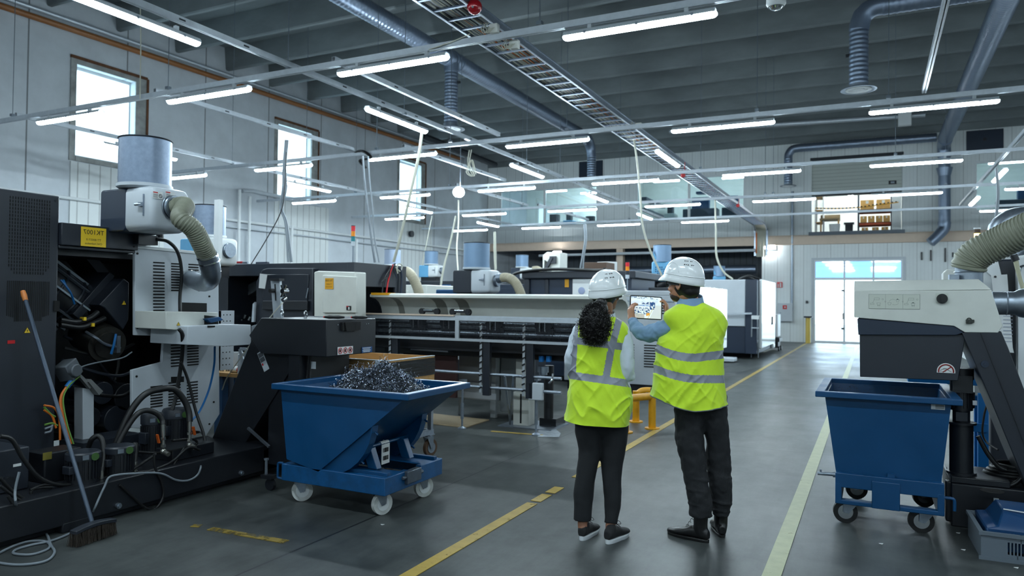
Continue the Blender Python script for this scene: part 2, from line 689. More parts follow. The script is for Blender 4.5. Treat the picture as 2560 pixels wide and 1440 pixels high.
def wall_cells(axis, c0, c1, span, zspan, holes):
    """wall slab with rectangular openings; axis 'x' = slab between x=c0..c1 running along y"""
    us = sorted(set([span[0], span[1]] + [h[0] for h in holes] + [h[1] for h in holes]))
    zs = sorted(set([zspan[0], zspan[1]] + [h[2] for h in holes] + [h[3] for h in holes]))
    bb = MB()
    for i in range(len(us) - 1):
        col = []
        for j in range(len(zs) - 1):
            um, zm = (us[i] + us[i + 1]) / 2, (zs[j] + zs[j + 1]) / 2
            if any(h[0] < um < h[1] and h[2] < zm < h[3] for h in holes):
                continue
            if axis == 'x':
                bb.box((c0, us[i], zs[j]), (c1, us[i + 1], zs[j + 1]))
            else:
                bb.box((us[i], c0, zs[j]), (us[i + 1], c1, zs[j + 1]))
    return bb


WIN = [(10.8, 12.35, 4.87, 7.06), (17.35, 18.9, 4.82, 7.1), (24.0, 25.55, 4.82, 7.15)]
build('wall_left', wall_cells('x', XL - 0.35, XL, (YB, 38), (0, 9.2), WIN), M_wall_l, kind='structure', loc=(XL, 0, 0))
FH = [(-16.35, -11.25, 5.05, 6.9), (-9.5, -4.75, 5.12, 7.0), (-2.2, 1.0, 4.40, 7.32), (3.33, 7.6, 5.0, 6.87), (-2.12, 1.05, 0, 3.31), (-16.99, -4.1, 0, 3.95)]
build('wall_far', wall_cells('y', YF, YF + 0.3, (XL, XR), (0, 9.2), FH), M_wall_f, kind='structure', loc=(0, YF, 0))
b = MB(); b.box((XR, YB, 0), (XR + 0.3, 36.2, 9.2)); build('wall_right', b, M_wall_s, kind='structure', loc=(XR, 0, 0))
b = MB(); b.box((XL, YB - 0.3, 0), (XR, YB, 9.2)); build('wall_rear', b, M_wall_f, kind='structure', loc=(0, YB, 0))

# ceiling: double-tee slab, its ribs running across the hall
b = MB()
b.box((XL, YB, 8.85), (XR, YF + 0.3, 9.1))
y = 11.8 - 1.72 * 10
while y < YF:
    prof = [(y, ZC + 0.03), (y + 0.03, ZC), (y + 0.11, ZC), (y + 0.14, ZC + 0.03), (y + 0.2, 8.86), (y - 0.06, 8.86)]
    b.prism(prof, 'x', XL, XR)
    y += 1.72
build('ceiling', b, M_ceil, kind='structure', loc=(0, 0, 0))
# edge beam where far wall meets ceiling
b = MB(); b.box((XL, YF - 0.06, 8.05), (XR, YF, 8.9))
build('trim_1', b, M_ceil, kind='structure', loc=(0, YF, 8.05))
# peach steel beam on the far wall and its post
b = MB(); b.box((XL + 0.05, YF - 0.12, 3.95), (XR, YF + 0.02, 4.30)); b.box((XL + 0.05, YF - 0.16, 3.93), (XR, YF + 0.02, 3.97)); b.box((XL + 0.05, YF - 0.16, 4.28), (XR, YF + 0.02, 4.31))
build('trim_2', b, M_peach, kind='structure', loc=(0, YF, 3.95))
b = MB(); b.box((-10.35, YF - 0.06, 0), (-10.05, YF + 0.24, 3.95))
build('trim_3', b, M_peach, kind='structure')
# under-mezzanine bay
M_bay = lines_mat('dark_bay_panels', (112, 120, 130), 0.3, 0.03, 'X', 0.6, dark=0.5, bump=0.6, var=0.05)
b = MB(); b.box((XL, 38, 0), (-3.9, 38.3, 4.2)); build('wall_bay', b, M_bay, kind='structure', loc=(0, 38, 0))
b = MB(); b.box((-4.1, YF + 0.3, 0), (-3.9, 38, 4.2)); build('wall_bay_side', b, M_wall_s, kind='structure')
b = MB(); b.box((XL, YF + 0.3, 4.2), (XR, 36.2, 4.38)); b.box((XL, 36.2, 4.2), (-3.9, 38.3, 4.38)); build('floor_mezzanine', b, M_conc, kind='structure')
# rooms above
M_room = mat('pale_room_wall', (226, 228, 222), 0.7, var=0.04)
b = MB(); b.box((XL, 36.0, 4.38), (XR, 36.2, 7.7)); build('wall_mezzanine', b, M_room, kind='structure')
b = MB(); b.box((XL, YF + 0.3, 7.7), (XR, 36.2, 7.9)); build('ceiling_mezzanine', b, M_room, kind='structure')
for nm, x in (('wall_mezzanine_west', -10.6), ('wall_mezzanine_middle', -3.6), ('wall_mezzanine_east', 2.2)):
    b = MB(); b.box((x, YF + 0.3, 4.38), (x + 0.12, 36.0, 7.7)); build(nm, b, M_room, kind='structure')

# windows in the left wall: rusty reveal, frame and pane
M_reveal = mat('weathered_window_reveal', (150, 152, 150), 0.8, var=0.35, vscale=3)
M_rust = mat('rusty_lintel', (96, 62, 38), 0.8, var=0.4, vscale=6)
M_ribw = lines_mat('white_ribbed_infill', (214, 218, 218), 0.28, 0.03, 'Y', 0.6, dark=0.6, bump=0.8)
for k, (y0, y1, z0, z1) in enumerate(WIN):
    fr = MB()
    for a, c in (((XL - 0.3, y0, z0), (XL - 0.2, y0 + 0.03, z1)), ((XL - 0.3, y1 - 0.03, z0), (XL - 0.2, y1, z1)), ((XL - 0.3, y0, z0), (XL - 0.2, y1, z0 + 0.07)), ((XL - 0.3, y0, z1 - 0.07), (XL - 0.2, y1, z1))):
        fr.box(a, c)
    w = build('window_%d' % (k + 1), fr, M_white, kind='structure')
    g = MB(); g.box((XL - 0.26, y0 + 0.07, z0 + 0.07), (XL - 0.25, y1 - 0.07, z1 - 0.07))
    build('pane', g, M_glass, w)
    s = MB()
    for a, c in (((XL - 0.02, y0 - 0.14, z0 - 0.12), (XL + 0.03, y0, z1 + 0.12)), ((XL - 0.02, y1, z0 - 0.12), (XL + 0.03, y1 + 0.30, z1 + 0.12)), ((XL - 0.02, y0, z1), (XL + 0.03, y1, z1 + 0.12)), ((XL - 0.02, y0, z0 - 0.12), (XL + 0.05, y1, z0))):
        s.box(a, c)
    build('surround', s, M_reveal, w)
    r = MB(); r.box((XL - 0.01, y0 - 0.15, z1 + 0.12), (XL + 0.05, y1 + 0.32, z1 + 0.19)); r.box((XL - 0.01, y1 + 0.30, z0 - 0.1), (XL + 0.05, y1 + 0.36, z1 + 0.15))
    build('rusty_edge', r, M_rust, w)
    p = MB(); p.box((XL - 0.01, y0 - 0.1, 0), (XL + 0.03, y1 + 0.9, z0 - 0.14))
    build('trim_%d' % (k + 4), p, M_ribw, kind='structure')
# glazed openings of the mezzanine
for k, (x0, x1, z0, z1) in enumerate([FH[0], FH[1], FH[3]]):
    fr = MB()
    nm = 3
    xs = [x0, x0 + (x1 - x0) * 0.47, x1] if k != 1 else [x0, x0 + (x1 - x0) * 0.5, x1]
    fr.box((x0, YF, z0), (x1, YF + 0.1, z0 + 0.08)); fr.box((x0, YF, z1 - 0.08), (x1, YF + 0.1, z1))
    for x in xs:
        xx = min(max(x - 0.05, x0), x1 - 0.1)
        fr.box((xx, YF, z0), (xx + 0.1, YF + 0.1, z1))
    w = build('window_%d' % (k + 4), fr, M_white, kind='structure')
    g = MB(); g.box((x0, YF + 0.04, z0), (x1, YF + 0.05, z1)); build('pane', g, M_glass, w)
    s = MB(); s.box((x0 - 0.08, YF - 0.1, z0 - 0.1), (x1 + 0.08, YF + 0.02, z0)); build('sill', s, M_white, w)
# glazed entrance doors
M_door = mat('white_door_frame', (222, 228, 232), 0.4)
dr = MB()
for x in (-2.12, -1.03, 0.0, 0.98):
    dr.box((x, YF + 0.02, 0), (x + 0.07, YF + 0.12, 3.31))
dr.box((-2.12, YF + 0.02, 2.5), (1.05, YF + 0.12, 2.6)); dr.box((-2.12, YF + 0.02, 3.24), (1.05, YF + 0.12, 3.31)); dr.box((-2.12, YF + 0.02, 0), (1.05, YF + 0.12, 0.08))
d1 = build('door_1', dr, M_door, kind='structure')
g = MB(); g.box((-2.1, YF + 0.06, 0.05), (1.03, YF + 0.07, 2.52)); build('pane', g, glass_mat('door_glass', (240, 248, 252), 0.06), d1)
g = MB(); g.box((-2.1, YF + 0.06, 2.6), (1.03, YF + 0.07, 3.26)); build('pane', g, glass_mat('transom_glass', (150, 180, 215), 0.25), d1)
h = MB(); h.box((-1.10, YF - 0.02, 2.05), (-1.0, YF + 0.03, 2.12)); h.box((-1.10, YF - 0.02, 0.55), (-1.0, YF + 0.03, 0.62)); h.box((-1.06, YF - 0.06, 0.95), (-1.03, YF + 0.02, 1.2)); build('hinge', h, M_black, d1)
h = MB(); h.box((-2.2, YF - 0.03, 3.31), (1.13, YF + 0.05, 3.39)); h.box((-2.2, YF - 0.03, 0), (-2.12, YF + 0.05, 3.31)); h.box((1.05, YF - 0.03, 0), (1.13, YF + 0.05, 3.31)); build('door_frame', h, M_greyw, d1)
# dark panel added outside to back the imitated lamp reflections in the transom
b = MB(); b.box((-3.9, YF + 0.3, 3.9), (2.6, 35.2, 4.0)); build('added_transom_backing', b, M_navy, kind='structure')
# roller shutter, half open, and the sill below it
sh = MB(); sh.box((-2.2, YF + 0.10, 5.92), (1.0, YF + 0.16, 7.32)); d2 = build('door_2', sh, M_shut, kind='structure')
h = MB(); h.box((-2.26, YF - 0.02, 7.3), (1.06, YF + 0.18, 7.42)); h.box((-2.2, YF + 0.05, 5.86), (1.0, YF + 0.2, 5.93)); build('door_edge', h, M_black2, d2)
h = MB(); h.box((0.55, YF + 0.06, 6.20), (0.82, YF + 0.11, 6.34)); build('shutter_window', h, M_black, d2)
h = MB(); h.box((0.62, YF + 0.05, 6.235), (0.75, YF + 0.07, 6.305)); build('door_handle', h, M_steel, d2)
b = MB(); b.box((-2.3, YF - 0.18, 4.28), (1.1, YF + 0.1, 4.42)); build('trim_7', b, M_conc, kind='structure')
# wall plates high up on the far wall
for lx, lab in ((-12.2, 'dark grey louvre plate on far wall left of the spiral duct drop'), (3.1, 'dark grey louvre plate on far wall right of the roller shutter')):
    v = thing('vent_plate', lab, 'vent', (lx + 0.6, YF, 7.25))
    m_ = MB(); m_.box((lx, YF - 0.05, 7.25), (lx + 1.15, YF, 8.0)); build('plate', m_, M_navy, v, bevel=0.01)
    m_ = MB(); m_.cyl((lx + 0.57, YF - 0.08, 7.65), (lx + 0.57, YF - 0.04, 7.65), 0.06); build('hub', m_, M_black, v)

# ---------------------------------------------------------------- floor paint
def line(name, pts, w, m, label, cat='floor line'):
    bb = MB()
    for (a, c) in pts:
        bb.bar((a[0], a[1], 0.003), (c[0], c[1], 0.003), w, 0.004)
    return build(name, bb, m, label=label, cat=cat)


line('floor_marking', [((-2.325, 2.2), (-2.325, 5.08)), ((-2.325, 5.14), (-2.325, 5.36)), ((-2.325, 5.42), (-2.325, 5.62)), ((-2.325, 6.0), (-2.325, 30.6))], 0.085, M_yline, 'long worn yellow aisle line running past the two people to the far wall')
line('floor_marking', [((-0.51, 2.2), (-0.51, 31.0))], 0.10, M_wline, 'pale yellow-white aisle line beside the blue bin on the right')
line('floor_marking', [((-3.96, 3.49), (-3.33, 3.53))], 0.06, M_yline2, 'short scuffed yellow dash on floor in front of the tipping hopper')
line('floor_marking', [((-4.03, 7.62), (-3.4, 7.70))], 0.05, M_yline, 'thin yellow strip on floor under the bar feeder leg')
line('floor_marking', [((-4.12, 3.48), (-4.06, 3.5))], 0.05, M_yline2, 'tiny yellow paint fleck left of the scuffed dash')
# ---------------------------------------------------------------- overhead grid of rails
ZR = 4.42          # underside of the rails
ROWS = [7.05, 11.65, 16.15, 20.6, 25.1]
RNAME = ['nearest crosswise rail', 'second crosswise rail', 'third crosswise rail', 'fourth crosswise rail', 'fifth crosswise rail']


def channel(p0, p1, w=0.06, h=0.062):
    """slotted strut channel with a lip"""
    p0, p1 = Vector(p0), Vector(p1)
    bb = MB()
    d = (p1 - p0).normalized()
    s = d.cross(Vector((0, 0, 1)))
    bb.bar(p0 + Vector((0, 0, h)), p1 + Vector((0, 0, h)), w, 0.008)
    for q in (-1, 1):
        o = s * q * (w / 2 - 0.004)
        bb.bar(p0 + o + Vector((0, 0, h / 2)), p1 + o + Vector((0, 0, h / 2)), 0.006, h)
        o = s * q * (w / 2 - 0.014)
        bb.bar(p0 + o, p1 + o, 0.022, 0.006)
    L = (p1 - p0).length
    k = 0.4
    while k < L:
        c = p0 + d * k + s * (w / 2 + 0.001) * (-1 if d.x > 0.5 else 1)
        bb.bar(c - d * 0.04 + Vector((0, 0, h * 0.5)), c + d * 0.04 + Vector((0, 0, h * 0.5)), 0.004, 0.018, m=1)
        k += 0.9
    return bb


for y, nm in zip(ROWS, RNAME):
    x1 = 8.6 if y < 22 else 8.6
    x0 = -16.6
    build('lighting_rail', channel((x0, y, ZR), (x1, y, ZR)), [M_rail, M_black2], label='long galvanised ' + nm + ' spanning the hall under the ceiling', cat='rail')
build('lighting_rail', channel((-16.6, 2.4, ZR), (8.6, 2.4, ZR)), [M_rail, M_black2], label='galvanised crosswise rail overhead nearest the camera', cat='rail')
YRAILS = [(-6.72, 0.5, 26.4, 'long lengthwise rail running from top left over the bar feeder'),
          (-12.75, 7.1, 27.0, 'leftmost lengthwise rail running beside the concrete window wall'),
          (-9.35, 7.1, 11.6, 'short pale lengthwise rail behind the nearest mist filter drum'),
          (-6.05, 7.1, 11.6, 'short lengthwise rail right beneath the first diffuser drop'),
          (-8.2, 11.7, 16.1, 'short lengthwise rail passing above the bright flood lamp'),
          (-9.7, 16.2, 20.6, 'short lengthwise rail beyond the bright flood lamp'),
          (-12.75 + 3.4, 20.6, 25.1, 'short lengthwise rail before the left mezzanine window'),
          (2.33, 7.1, 25.2, 'lengthwise rail at the right carrying two end-on tube lights'),
          (0.64, 3.0, 11.6, 'lengthwise rail at top right beside the white duct diffuser')]
for x, y0, y1, lab in YRAILS:
    build('lighting_rail', channel((x, y0, ZR + 0.09), (x, y1, ZR + 0.09)), [M_rail, M_black2], label=lab, cat='rail')

# ---------------------------------------------------------------- tube lights
def fixture_parts(root):
    L = 1.56
    h = MB()
    h.prism([(-0.055, 0.045), (-0.035, 0.075), (0.035, 0.075), (0.055, 0.045), (0.055, 0.03), (-0.055, 0.03)], 'x', -L / 2, L / 2)
    for x in (-0.5, 0.5):
        h.box((x - 0.02, -0.02, 0.07), (x + 0.02, 0.02, 0.122))
    build('housing', h, M_tubeh, root, local=True)
    d = MB()
    rings = []
    for x, s in ((-L / 2 - 0.012, 0.55), (-L / 2 + 0.01, 0.92), (-L / 2 + 0.03, 1), (L / 2 - 0.03, 1), (L / 2 - 0.01, 0.92), (L / 2 + 0.012, 0.55)):
        rings.append([Vector((x, math.sin(t) * 0.05 * s, 0.032 - math.cos(t) * 0.045 * s if True else 0)) for t in [(-PI / 2 + PI * q / 10) for q in range(11)]])
    d.loft(rings, caps=True)
    build('diffuser', d, M_tube, root, local=True, recalc=True)
    for x in (-0.55, 0.0, 0.55):
        c = MB(); c.box((x, -0.06, 0.02), (x + 0.025, 0.06, 0.05))
        build('clip', c, M_steel, root, local=True)
    return root


FX = None
ZL = ZR - 0.125


def light(x, y, rz, label):
    global FX
    if FX is None:
        FX = fixture_parts(thing('tube_light', label, 'light', (x, y, ZL), rz, group='lit tube lights under the rails'))
        return FX
    return dup(FX, (x, y, ZL), rz, label)


CX = [-14.35, -11.25, -8.2, -5.13, -2.13, 0.74, 3.6, 6.6]
cnt = {}
for r, y in enumerate(ROWS):
    n = 0
    for i, x in enumerate(CX):
        if r == 0 and i in (0, 5):
            continue
        if r == 4 and i in (4, 5):
            continue
        if r == 2 and i == 0:
            x = -14.4
        lab = 'lit tube light under the %s, %s of that row' % (RNAME[r], ORD[n])
        light(x, y, 0, lab)
        n += 1
for i, x in enumerate(CX):
    light(x, 2.4, 0, 'lit tube light overhead near the camera, %s of that row' % ORD[i])
    light(x, -2.4, 0, 'lit tube light behind the camera, %s of that row' % ORD[i])
k = 0
NM = ['nearest', 'second nearest', 'third nearest', 'fourth nearest', 'fifth nearest', 'sixth nearest']
for i, y in enumerate([4.77, 9.3, 14.05, 18.45, 23.0]):
    light(-6.62, y, PI / 2, 'lit tube light end-on under the long lengthwise rail, %s of five' % NM[i])
for i, y in enumerate([9.3, 13.95, 18.8, 23.4]):
    light(-12.6, y, PI / 2, 'lit tube light end-on under the lengthwise rail by the window wall, %s of four' % NM[i])
for i, y in enumerate([18.45, 22.7]):
    light(2.42, y, PI / 2, 'lit tube light end-on under the right lengthwise rail, %s of two' % ['nearer', 'farther'][i])
light(-3.55, 13.9, PI / 2, 'lit tube light end-on hanging just below the cable ladder')

# suspension rods
M_wire = mat('thin_suspension_rod', (120, 130, 140), 0.4, 0.8)
rods = [(-15.2, 7.05), (-12.75, 7.05), (-9.0, 7.05), (-6.75, 7.05), (-3.2, 7.05), (-0.3, 7.05), (2.0, 7.05),
        (-12.75, 11.65), (-8.8, 11.65), (-7.1, 11.65), (-4.75, 11.65), (-1.6, 11.65), (0.2, 11.65), (2.9, 11.65),
        (-12.9, 16.15), (-9.85, 16.15), (-6.75, 16.15), (-3.4, 16.15), (0.4, 16.15), (3.1, 16.15),
        (-9.9, 20.6), (-6.7, 20.6), (-2.6, 20.6), (1.6, 20.6), (-10.6, 25.1), (-7.8, 25.1), (-6.72, 9.6), (-6.72, 14.2), (-12.75, 14.0), (-2.4, 20.6)]
CN = {}
for i, (x, y) in enumerate(rods):
    r = min(range(5), key=lambda q: abs(ROWS[q] - y))
    CN.setdefault(r, []).append((x, y, i))
for r, L in CN.items():
    for n, (x, y, i) in enumerate(sorted(L)):
        bb = MB(); bb.cyl((x, y, ZR + 0.08), (x, y, 8.87), 0.006, n=6)
        bb.box((x - 0.03, y - 0.03, ZR + 0.08), (x + 0.03, y + 0.03, ZR + 0.12))
        build('suspension_rod', bb, M_wire, label='thin steel rod hanging the %s, %s of its rods' % (RNAME[r], (ORD + ['ninth from left'])[n]), cat='rod', group='suspension rods')

# ---------------------------------------------------------------- cable ladder
XT0, XT1, ZT = -4.33, -3.88, 4.70
t = thing('cable_ladder', 'long steel cable ladder loaded with wires running the length of the hall', 'cable tray', ((XT0 + XT1) / 2, 0, ZT))
for x in (XT0, XT1):
    bb = MB()
    bb.bar((x, 1.5, ZT + 0.04), (x, 30.7, ZT + 0.04), 0.014, 0.09)
    bb.bar((x, 1.5, ZT + 0.085), (x, 30.7, ZT + 0.085), 0.04, 0.008)
    bb.bar((x, 1.5, ZT), (x, 30.7, ZT), 0.035, 0.008)
    build('side_rail', bb, M_steel, t)
y = 1.6
while y < 30.6:
    bb = MB(); bb.bar((XT0, y, ZT + 0.01), (XT1, y, ZT + 0.01), 0.035, 0.02)
    build('rung', bb, M_duct, t)
    y += 0.3
wb = {}
for k in range(46):
    x = XT0 + 0.03 + (XT1 - XT0 - 0.06) * (k + 0.5) / 46
    mm = rnd.choice([M_cable_w, M_cable_g, M_cable_g, M_rubber, M_cable_w, M_cable_o])
    pts = []
    y = 1.5
    ph = rnd.random() * 6
    while y < 30.9:
        pts.append((x + 0.012 * math.sin(y * 1.3 + ph), y, ZT + 0.03 + 0.008 * math.sin(y * 2.1 + ph)))
        y += 0.8
    wb.setdefault(mm.name, (MB(), mm))[0].tube(pts, 0.0075, n=5, k=1)
for nm, (q, mm) in wb.items():
    build('wires', q, mm, t)
# the drop at the far wall
bb = MB()
for x in (XT0, XT1):
    bb.bar((x, 30.7, ZT + 0.04), (x, 31.2, ZT - 0.15), 0.014, 0.09)
    bb.bar((x, 31.25, ZT - 0.1), (x, 31.25, 3.5), 0.09, 0.014, up=(0, 1, 0))
build('drop_rails', bb, M_steel, t)
bb = MB()
for k in range(14):
    x = XT0 + 0.03 + (XT1 - XT0 - 0.06) * (k + 0.5) / 14
    bb.tube([(x, 30.8, ZT + 0.03), (x, 31.15, ZT - 0.1), (x, 31.22, ZT - 0.4), (x + rnd.uniform(-.02, .02), 31.22, 3.45)], 0.014, n=6, k=4)
build('drop_cables', bb, M_cable_w, t)
bb = MB(); bb.box((XT0 + 0.02, 31.2, 3.6), (XT0 + 0.08, 31.3, 4.55)); build('orange_cable', bb, M_cable_o, t)

# alarm bell, junction boxes
a = thing('alarm_bell', 'glossy red alarm bell bolted to the cable ladder at the top', 'alarm', (-3.83, 6.72, 4.62))
bb = MB()
n_ = Vector((0.25, -0.85, -0.35)).normalized()
c_ = Vector((-3.83, 6.74, 4.69))
bb.lathe([(0.0, 0.075), (0.03, 0.074), (0.055, 0.06), (0.075, 0.035), (0.083, 0.0), (0.083, -0.012), (0.0, -0.012)], c_, axis=n_, n=28)
build('gong', bb, mat('glossy_red', (170, 16, 30), 0.18, 0.1, coat=0.5), a)
bb = MB(); bb.cyl(c_ + n_ * 0.07, c_ + n_ * 0.085, 0.012); build('screw', bb, M_chrome, a)
bb = MB(); bb.obox(c_ - n_ * 0.03, (0.1, 0.05, 0.1)); build('backplate', bb, M_steel, a)
for (u, v, y, lab) in ((1236, 72, 7.0, 'pale grey junction box on cable ladder just above the nearest rail'), (1287, 112, 7.2, 'pale grey junction box with looping wires hung beneath the nearest rail'), (1597, 315, 11.9, 'small junction box where second rail meets cable ladder')):
    c = P(u, v, y=y)
    j = thing('junction_box', lab, 'electrical box', c)
    bb = MB(); bb.box(c + Vector((-0.05, -0.035, -0.05)), c + Vector((0.05, 0.035, 0.05))); build('case', bb, M_cream, j, bevel=0.008)
    bb = MB()
    for q in range(4):
        a0 = rnd.uniform(-0.04, 0.04)
        bb.tube([c + Vector((-0.04 + q * 0.02, -0.04, 0.0)), c + Vector((-0.09 + q * 0.02, -0.07, -0.06)), c + Vector((-0.13 + q * 0.03, -0.06, 0.0)), c + Vector((-0.1 + a0, 0.0, 0.08))], 0.004, n=5)
    build('wires', bb, M_cable_w, j)
for (u, v, y, lab) in ((1708, 438, 16.2, 'small red alarm sounder under third rail'), (1845, 514, 22.5, 'red alarm bell near far end of cable ladder')):
    c = P(u, v, y=y)
    bb = MB(); bb.lathe([(0.0, 0.04), (0.04, 0.035), (0.055, 0.0), (0.055, -0.02), (0, -0.02)], c, axis=(0.3, -1, -0.1))
    bb.tube([c + Vector((0, 0.02, 0)), c + Vector((0.02, 0.03, 0.12)), c + Vector((0.03, 0.03, 0.3))], 0.008, n=5)
    build('alarm_sounder', bb, M_red, label=lab, cat='alarm')
# round ceiling sensor (nearest rail)
c = P(1940, 8, y=7.0)
e = thing('round_lamp', 'round silver emergency lamp hanging under the nearest rail at top', 'light', c)
bb = MB(); bb.lathe([(0.0, 0.05), (0.085, 0.05), (0.088, -0.01), (0.07, -0.035), (0.0, -0.035)], c, n=28); build('body', bb, M_white, e)
bb = MB(); bb.lathe([(0.0, -0.034), (0.06, -0.036), (0.045, -0.055), (0.0, -0.062)], c, n=24); build('lens', bb, M_chrome, e)

# ---------------------------------------------------------------- spiral ducts
def diffuser(root, c, r=0.18):
    bb = MB()
    c = Vector(c)
    bb.lathe([(r, 0.12), (r, 0.03), (r * 1.9, 0.0), (r * 1.95, -0.015), (r * 1.7, -0.02), (r * 0.9, 0.04), (0, 0.04)], c, n=32)
    build('diffuser_rim', bb, M_steel, root)
    bb = MB()
    bb.lathe([(r * 1.35, 0.0), (r * 1.4, -0.02), (r * 1.1, -0.03), (r * 1.05, -0.005)], c, n=32)
    bb.lathe([(0, 0.0), (r * 0.6, 0.0), (r * 0.66, -0.025), (r * 0.3, -0.035), (0, -0.035)], c, n=32)
    build('diffuser_cone', bb, M_white, root)


d1_ = thing('spiral_duct', 'long ribbed spiral duct left of the cable ladder with two drops', 'duct', (-9.35, 1, 7.5))
bb = MB(); bb.ribbed([(-9.35, 1.0, 7.5), (-9.35, 24.6, 7.5)], 0.20, 0.008, 0.11, n=24, smoothp=False); build('duct_run', bb, M_duct, d1_)
bb = MB(); bb.tube([(-9.35, 24.5, 7.5), (-9.35, 24.95, 7.45), (-9.33, 25.2, 7.2), (-9.3, 25.25, 6.9)], [0.20, 0.195, 0.18, 0.165], n=20); build('elbow', bb, M_duct, d1_)
bb = MB(); bb.ribbed([(-9.3, 25.25, 7.0), (-9.3, 25.25, 6.15)], 0.16, 0.008, 0.08, smoothp=False); build('far_drop', bb, M_duct, d1_)
yb = 15.35
bb = MB(); bb.ribbed([(-9.35, yb, 7.3), (-9.35, yb, 5.85)], 0.16, 0.008, 0.08, smoothp=False); build('near_drop', bb, M_duct, d1_)
bb = MB(); bb.torus((-9.35, yb, 7.5), 0.21, 0.02, axis=(0, 1, 0)); bb.torus((-9.35, yb - 0.3, 7.5), 0.21, 0.014, axis=(0, 1, 0)); bb.torus((-9.35, yb + 0.3, 7.5), 0.21, 0.014, axis=(0, 1, 0)); bb.cyl((-9.35, yb, 7.45), (-9.35, yb, 7.2), 0.2, 0.18); build('collar', bb, M_duct, d1_)
bb = MB(); bb.cyl((-9.17, yb, 6.9), (-9.1, yb, 6.9), 0.03); build('damper_knob', bb, M_black, d1_)
diffuser(d1_, (-9.35, yb, 5.78), 0.18)

d2_ = thing('spiral_duct', 'thick spiral duct sloping across the top right corner to far wall', 'duct', (2.33, 1, 7.55))
bb = MB(); bb.ribbed([(2.33, 1.0, 7.55), (2.33, 30.2, 7.55)], 0.23, 0.008, 0.11, n=24, smoothp=False); build('duct_run', bb, M_duct, d2_)
bb = MB(); bb.tube([(2.33, 30.1, 7.5), (2.33, 30.75, 7.4), (2.36, 30.9, 7.0)], [0.23, 0.225, 0.22], n=20); bb.cyl((2.36, 30.9, 7.1), (2.36, 30.9, 4.5), 0.2, n=24); bb.cyl((2.36, 30.9, 6.6), (2.36, 30.9, 6.3), 0.27, 0.2, n=24); build('wall_drop', bb, M_duct, d2_)
bb = MB(); bb.tube([(2.36, 30.9, 4.6), (2.33, 30.88, 4.35), (2.1, 30.8, 4.05), (1.9, 30.75, 3.85)], [0.22, 0.2, 0.18, 0.18], n=20); build('bottom_bend', bb, M_duct, d2_)
bb = MB(); bb.ribbed([(2.1, 30.75, 7.72), (-2.6, 30.75, 7.72)], 0.16, 0.006, 0.11, smoothp=False); build('cross_run', bb, M_duct, d2_)
bb = MB(); bb.tube([(-2.55, 30.75, 7.72), (-2.85, 30.75, 7.68), (-3.0, 30.75, 7.5), (-3.02, 30.75, 7.3)], 0.158, n=20); build('elbow', bb, M_duct, d2_)
bb = MB(); bb.ribbed([(-3.02, 30.75, 7.35), (-3.02, 30.75, 6.3)], 0.155, 0.008, 0.09, smoothp=False); build('cross_drop', bb, M_duct, d2_)
diffuser(d2_, (-3.02, 30.75, 6.24), 0.16)

# branch with the big white diffuser
yb = 14.9
zt = 7.05
d3_ = thing('branch_duct', 'spiral branch duct with round white diffuser hanging at upper right', 'duct', (-0.2, yb, 5.6))
bb = MB(); bb.ribbed([(0.15, yb, zt), (2.2, yb, zt)], 0.17, 0.008, 0.10, smoothp=False); build('duct_run', bb, M_duct, d3_)
bb = MB(); bb.tube([(0.25, yb, zt), (0.02, yb, zt), (-0.18, yb, zt - 0.14), (-0.24, yb, zt - 0.4)], 0.175, n=20, k=2); build('elbow', bb, M_duct, d3_)
bb = MB(); bb.ribbed([(-0.24, yb, zt - 0.35), (-0.24, yb, 5.62)], 0.16, 0.008, 0.08, smoothp=False); build('drop', bb, M_duct, d3_)
bb = MB(); bb.cyl((-0.46, yb, 6.2), (-0.38, yb, 6.2), 0.03); build('damper_knob', bb, M_black, d3_)
diffuser(d3_, (-0.24, yb, 5.55), 0.16)

# ---------------------------------------------------------------- pipes on the walls
def pipe(name, pts, r, m, label, cat='pipe', k=1, n=10):
    bb = MB(); bb.tube(pts, r, n=n, k=k)
    return build(name, bb, m, label=label, cat=cat)


pipe('ochre_pipe', [(-16.85, -2, 7.66), (-16.85, 28.5, 7.98)], 0.07, M_orange, 'long ochre brown pipe high along the left concrete wall')
pipe('grey_pipe', [(-16.8, -2, 7.86), (-16.8, 28.8, 8.12)], 0.05, M_rail, 'grey conduit running just above the ochre pipe')
pipe('capped_pipe', [(-15.9, 24, 8.0), (-15.5, 29.4, 7.75)], 0.13, M_black2, 'dark capped pipe end high in the far left corner')
pipe('white_pipe', [(-16.9, 5, 3.85), (-16.9, 16.0, 3.82), (-16.9, 31, 3.85)], 0.04, M_white, 'thin white pipe running along left wall at head height of machines')
pipe('white_pipe', [(-16.9, 13, 3.62), (-16.9, 31, 3.60)], 0.025, M_greyw, 'second thinner grey conduit just below the white wall pipe')
pipe('wall_conduit', [(-16.85, 15.8, 4.72), (-16.85, 16.2, 4.78), (-16.85, 17.6, 4.74), (-16.85, 19.2, 4.7)], 0.06, M_greyw, 'grey conduit bend under the middle left wall window')
for x_, y_, z0_, z1_, lab in ((-16.85, 15.7, 1.5, 4.75, 'white riser pipe on left wall, left one of the close pair'), (-16.85, 16.1, 1.5, 4.6, 'white riser pipe on left wall, right one of the close pair'),
                              (-16.85, 17.9, 1.4, 3.9, 'thin white riser before the ribbed infill'), (-16.85, 21.2, 1.4, 3.75, 'thin white riser behind the signal tower')):
    pipe('riser_pipe', [(x_, y_, z0_), (x_, y_, z1_)], 0.045, M_white, lab)
pipe('sprinkler_pipe', [(-14.0, 31.05, 3.66), (-4.3, 31.05, 3.72)], 0.06, M_greyw, 'pale pipe hung beneath the peach beam across the dark bay')
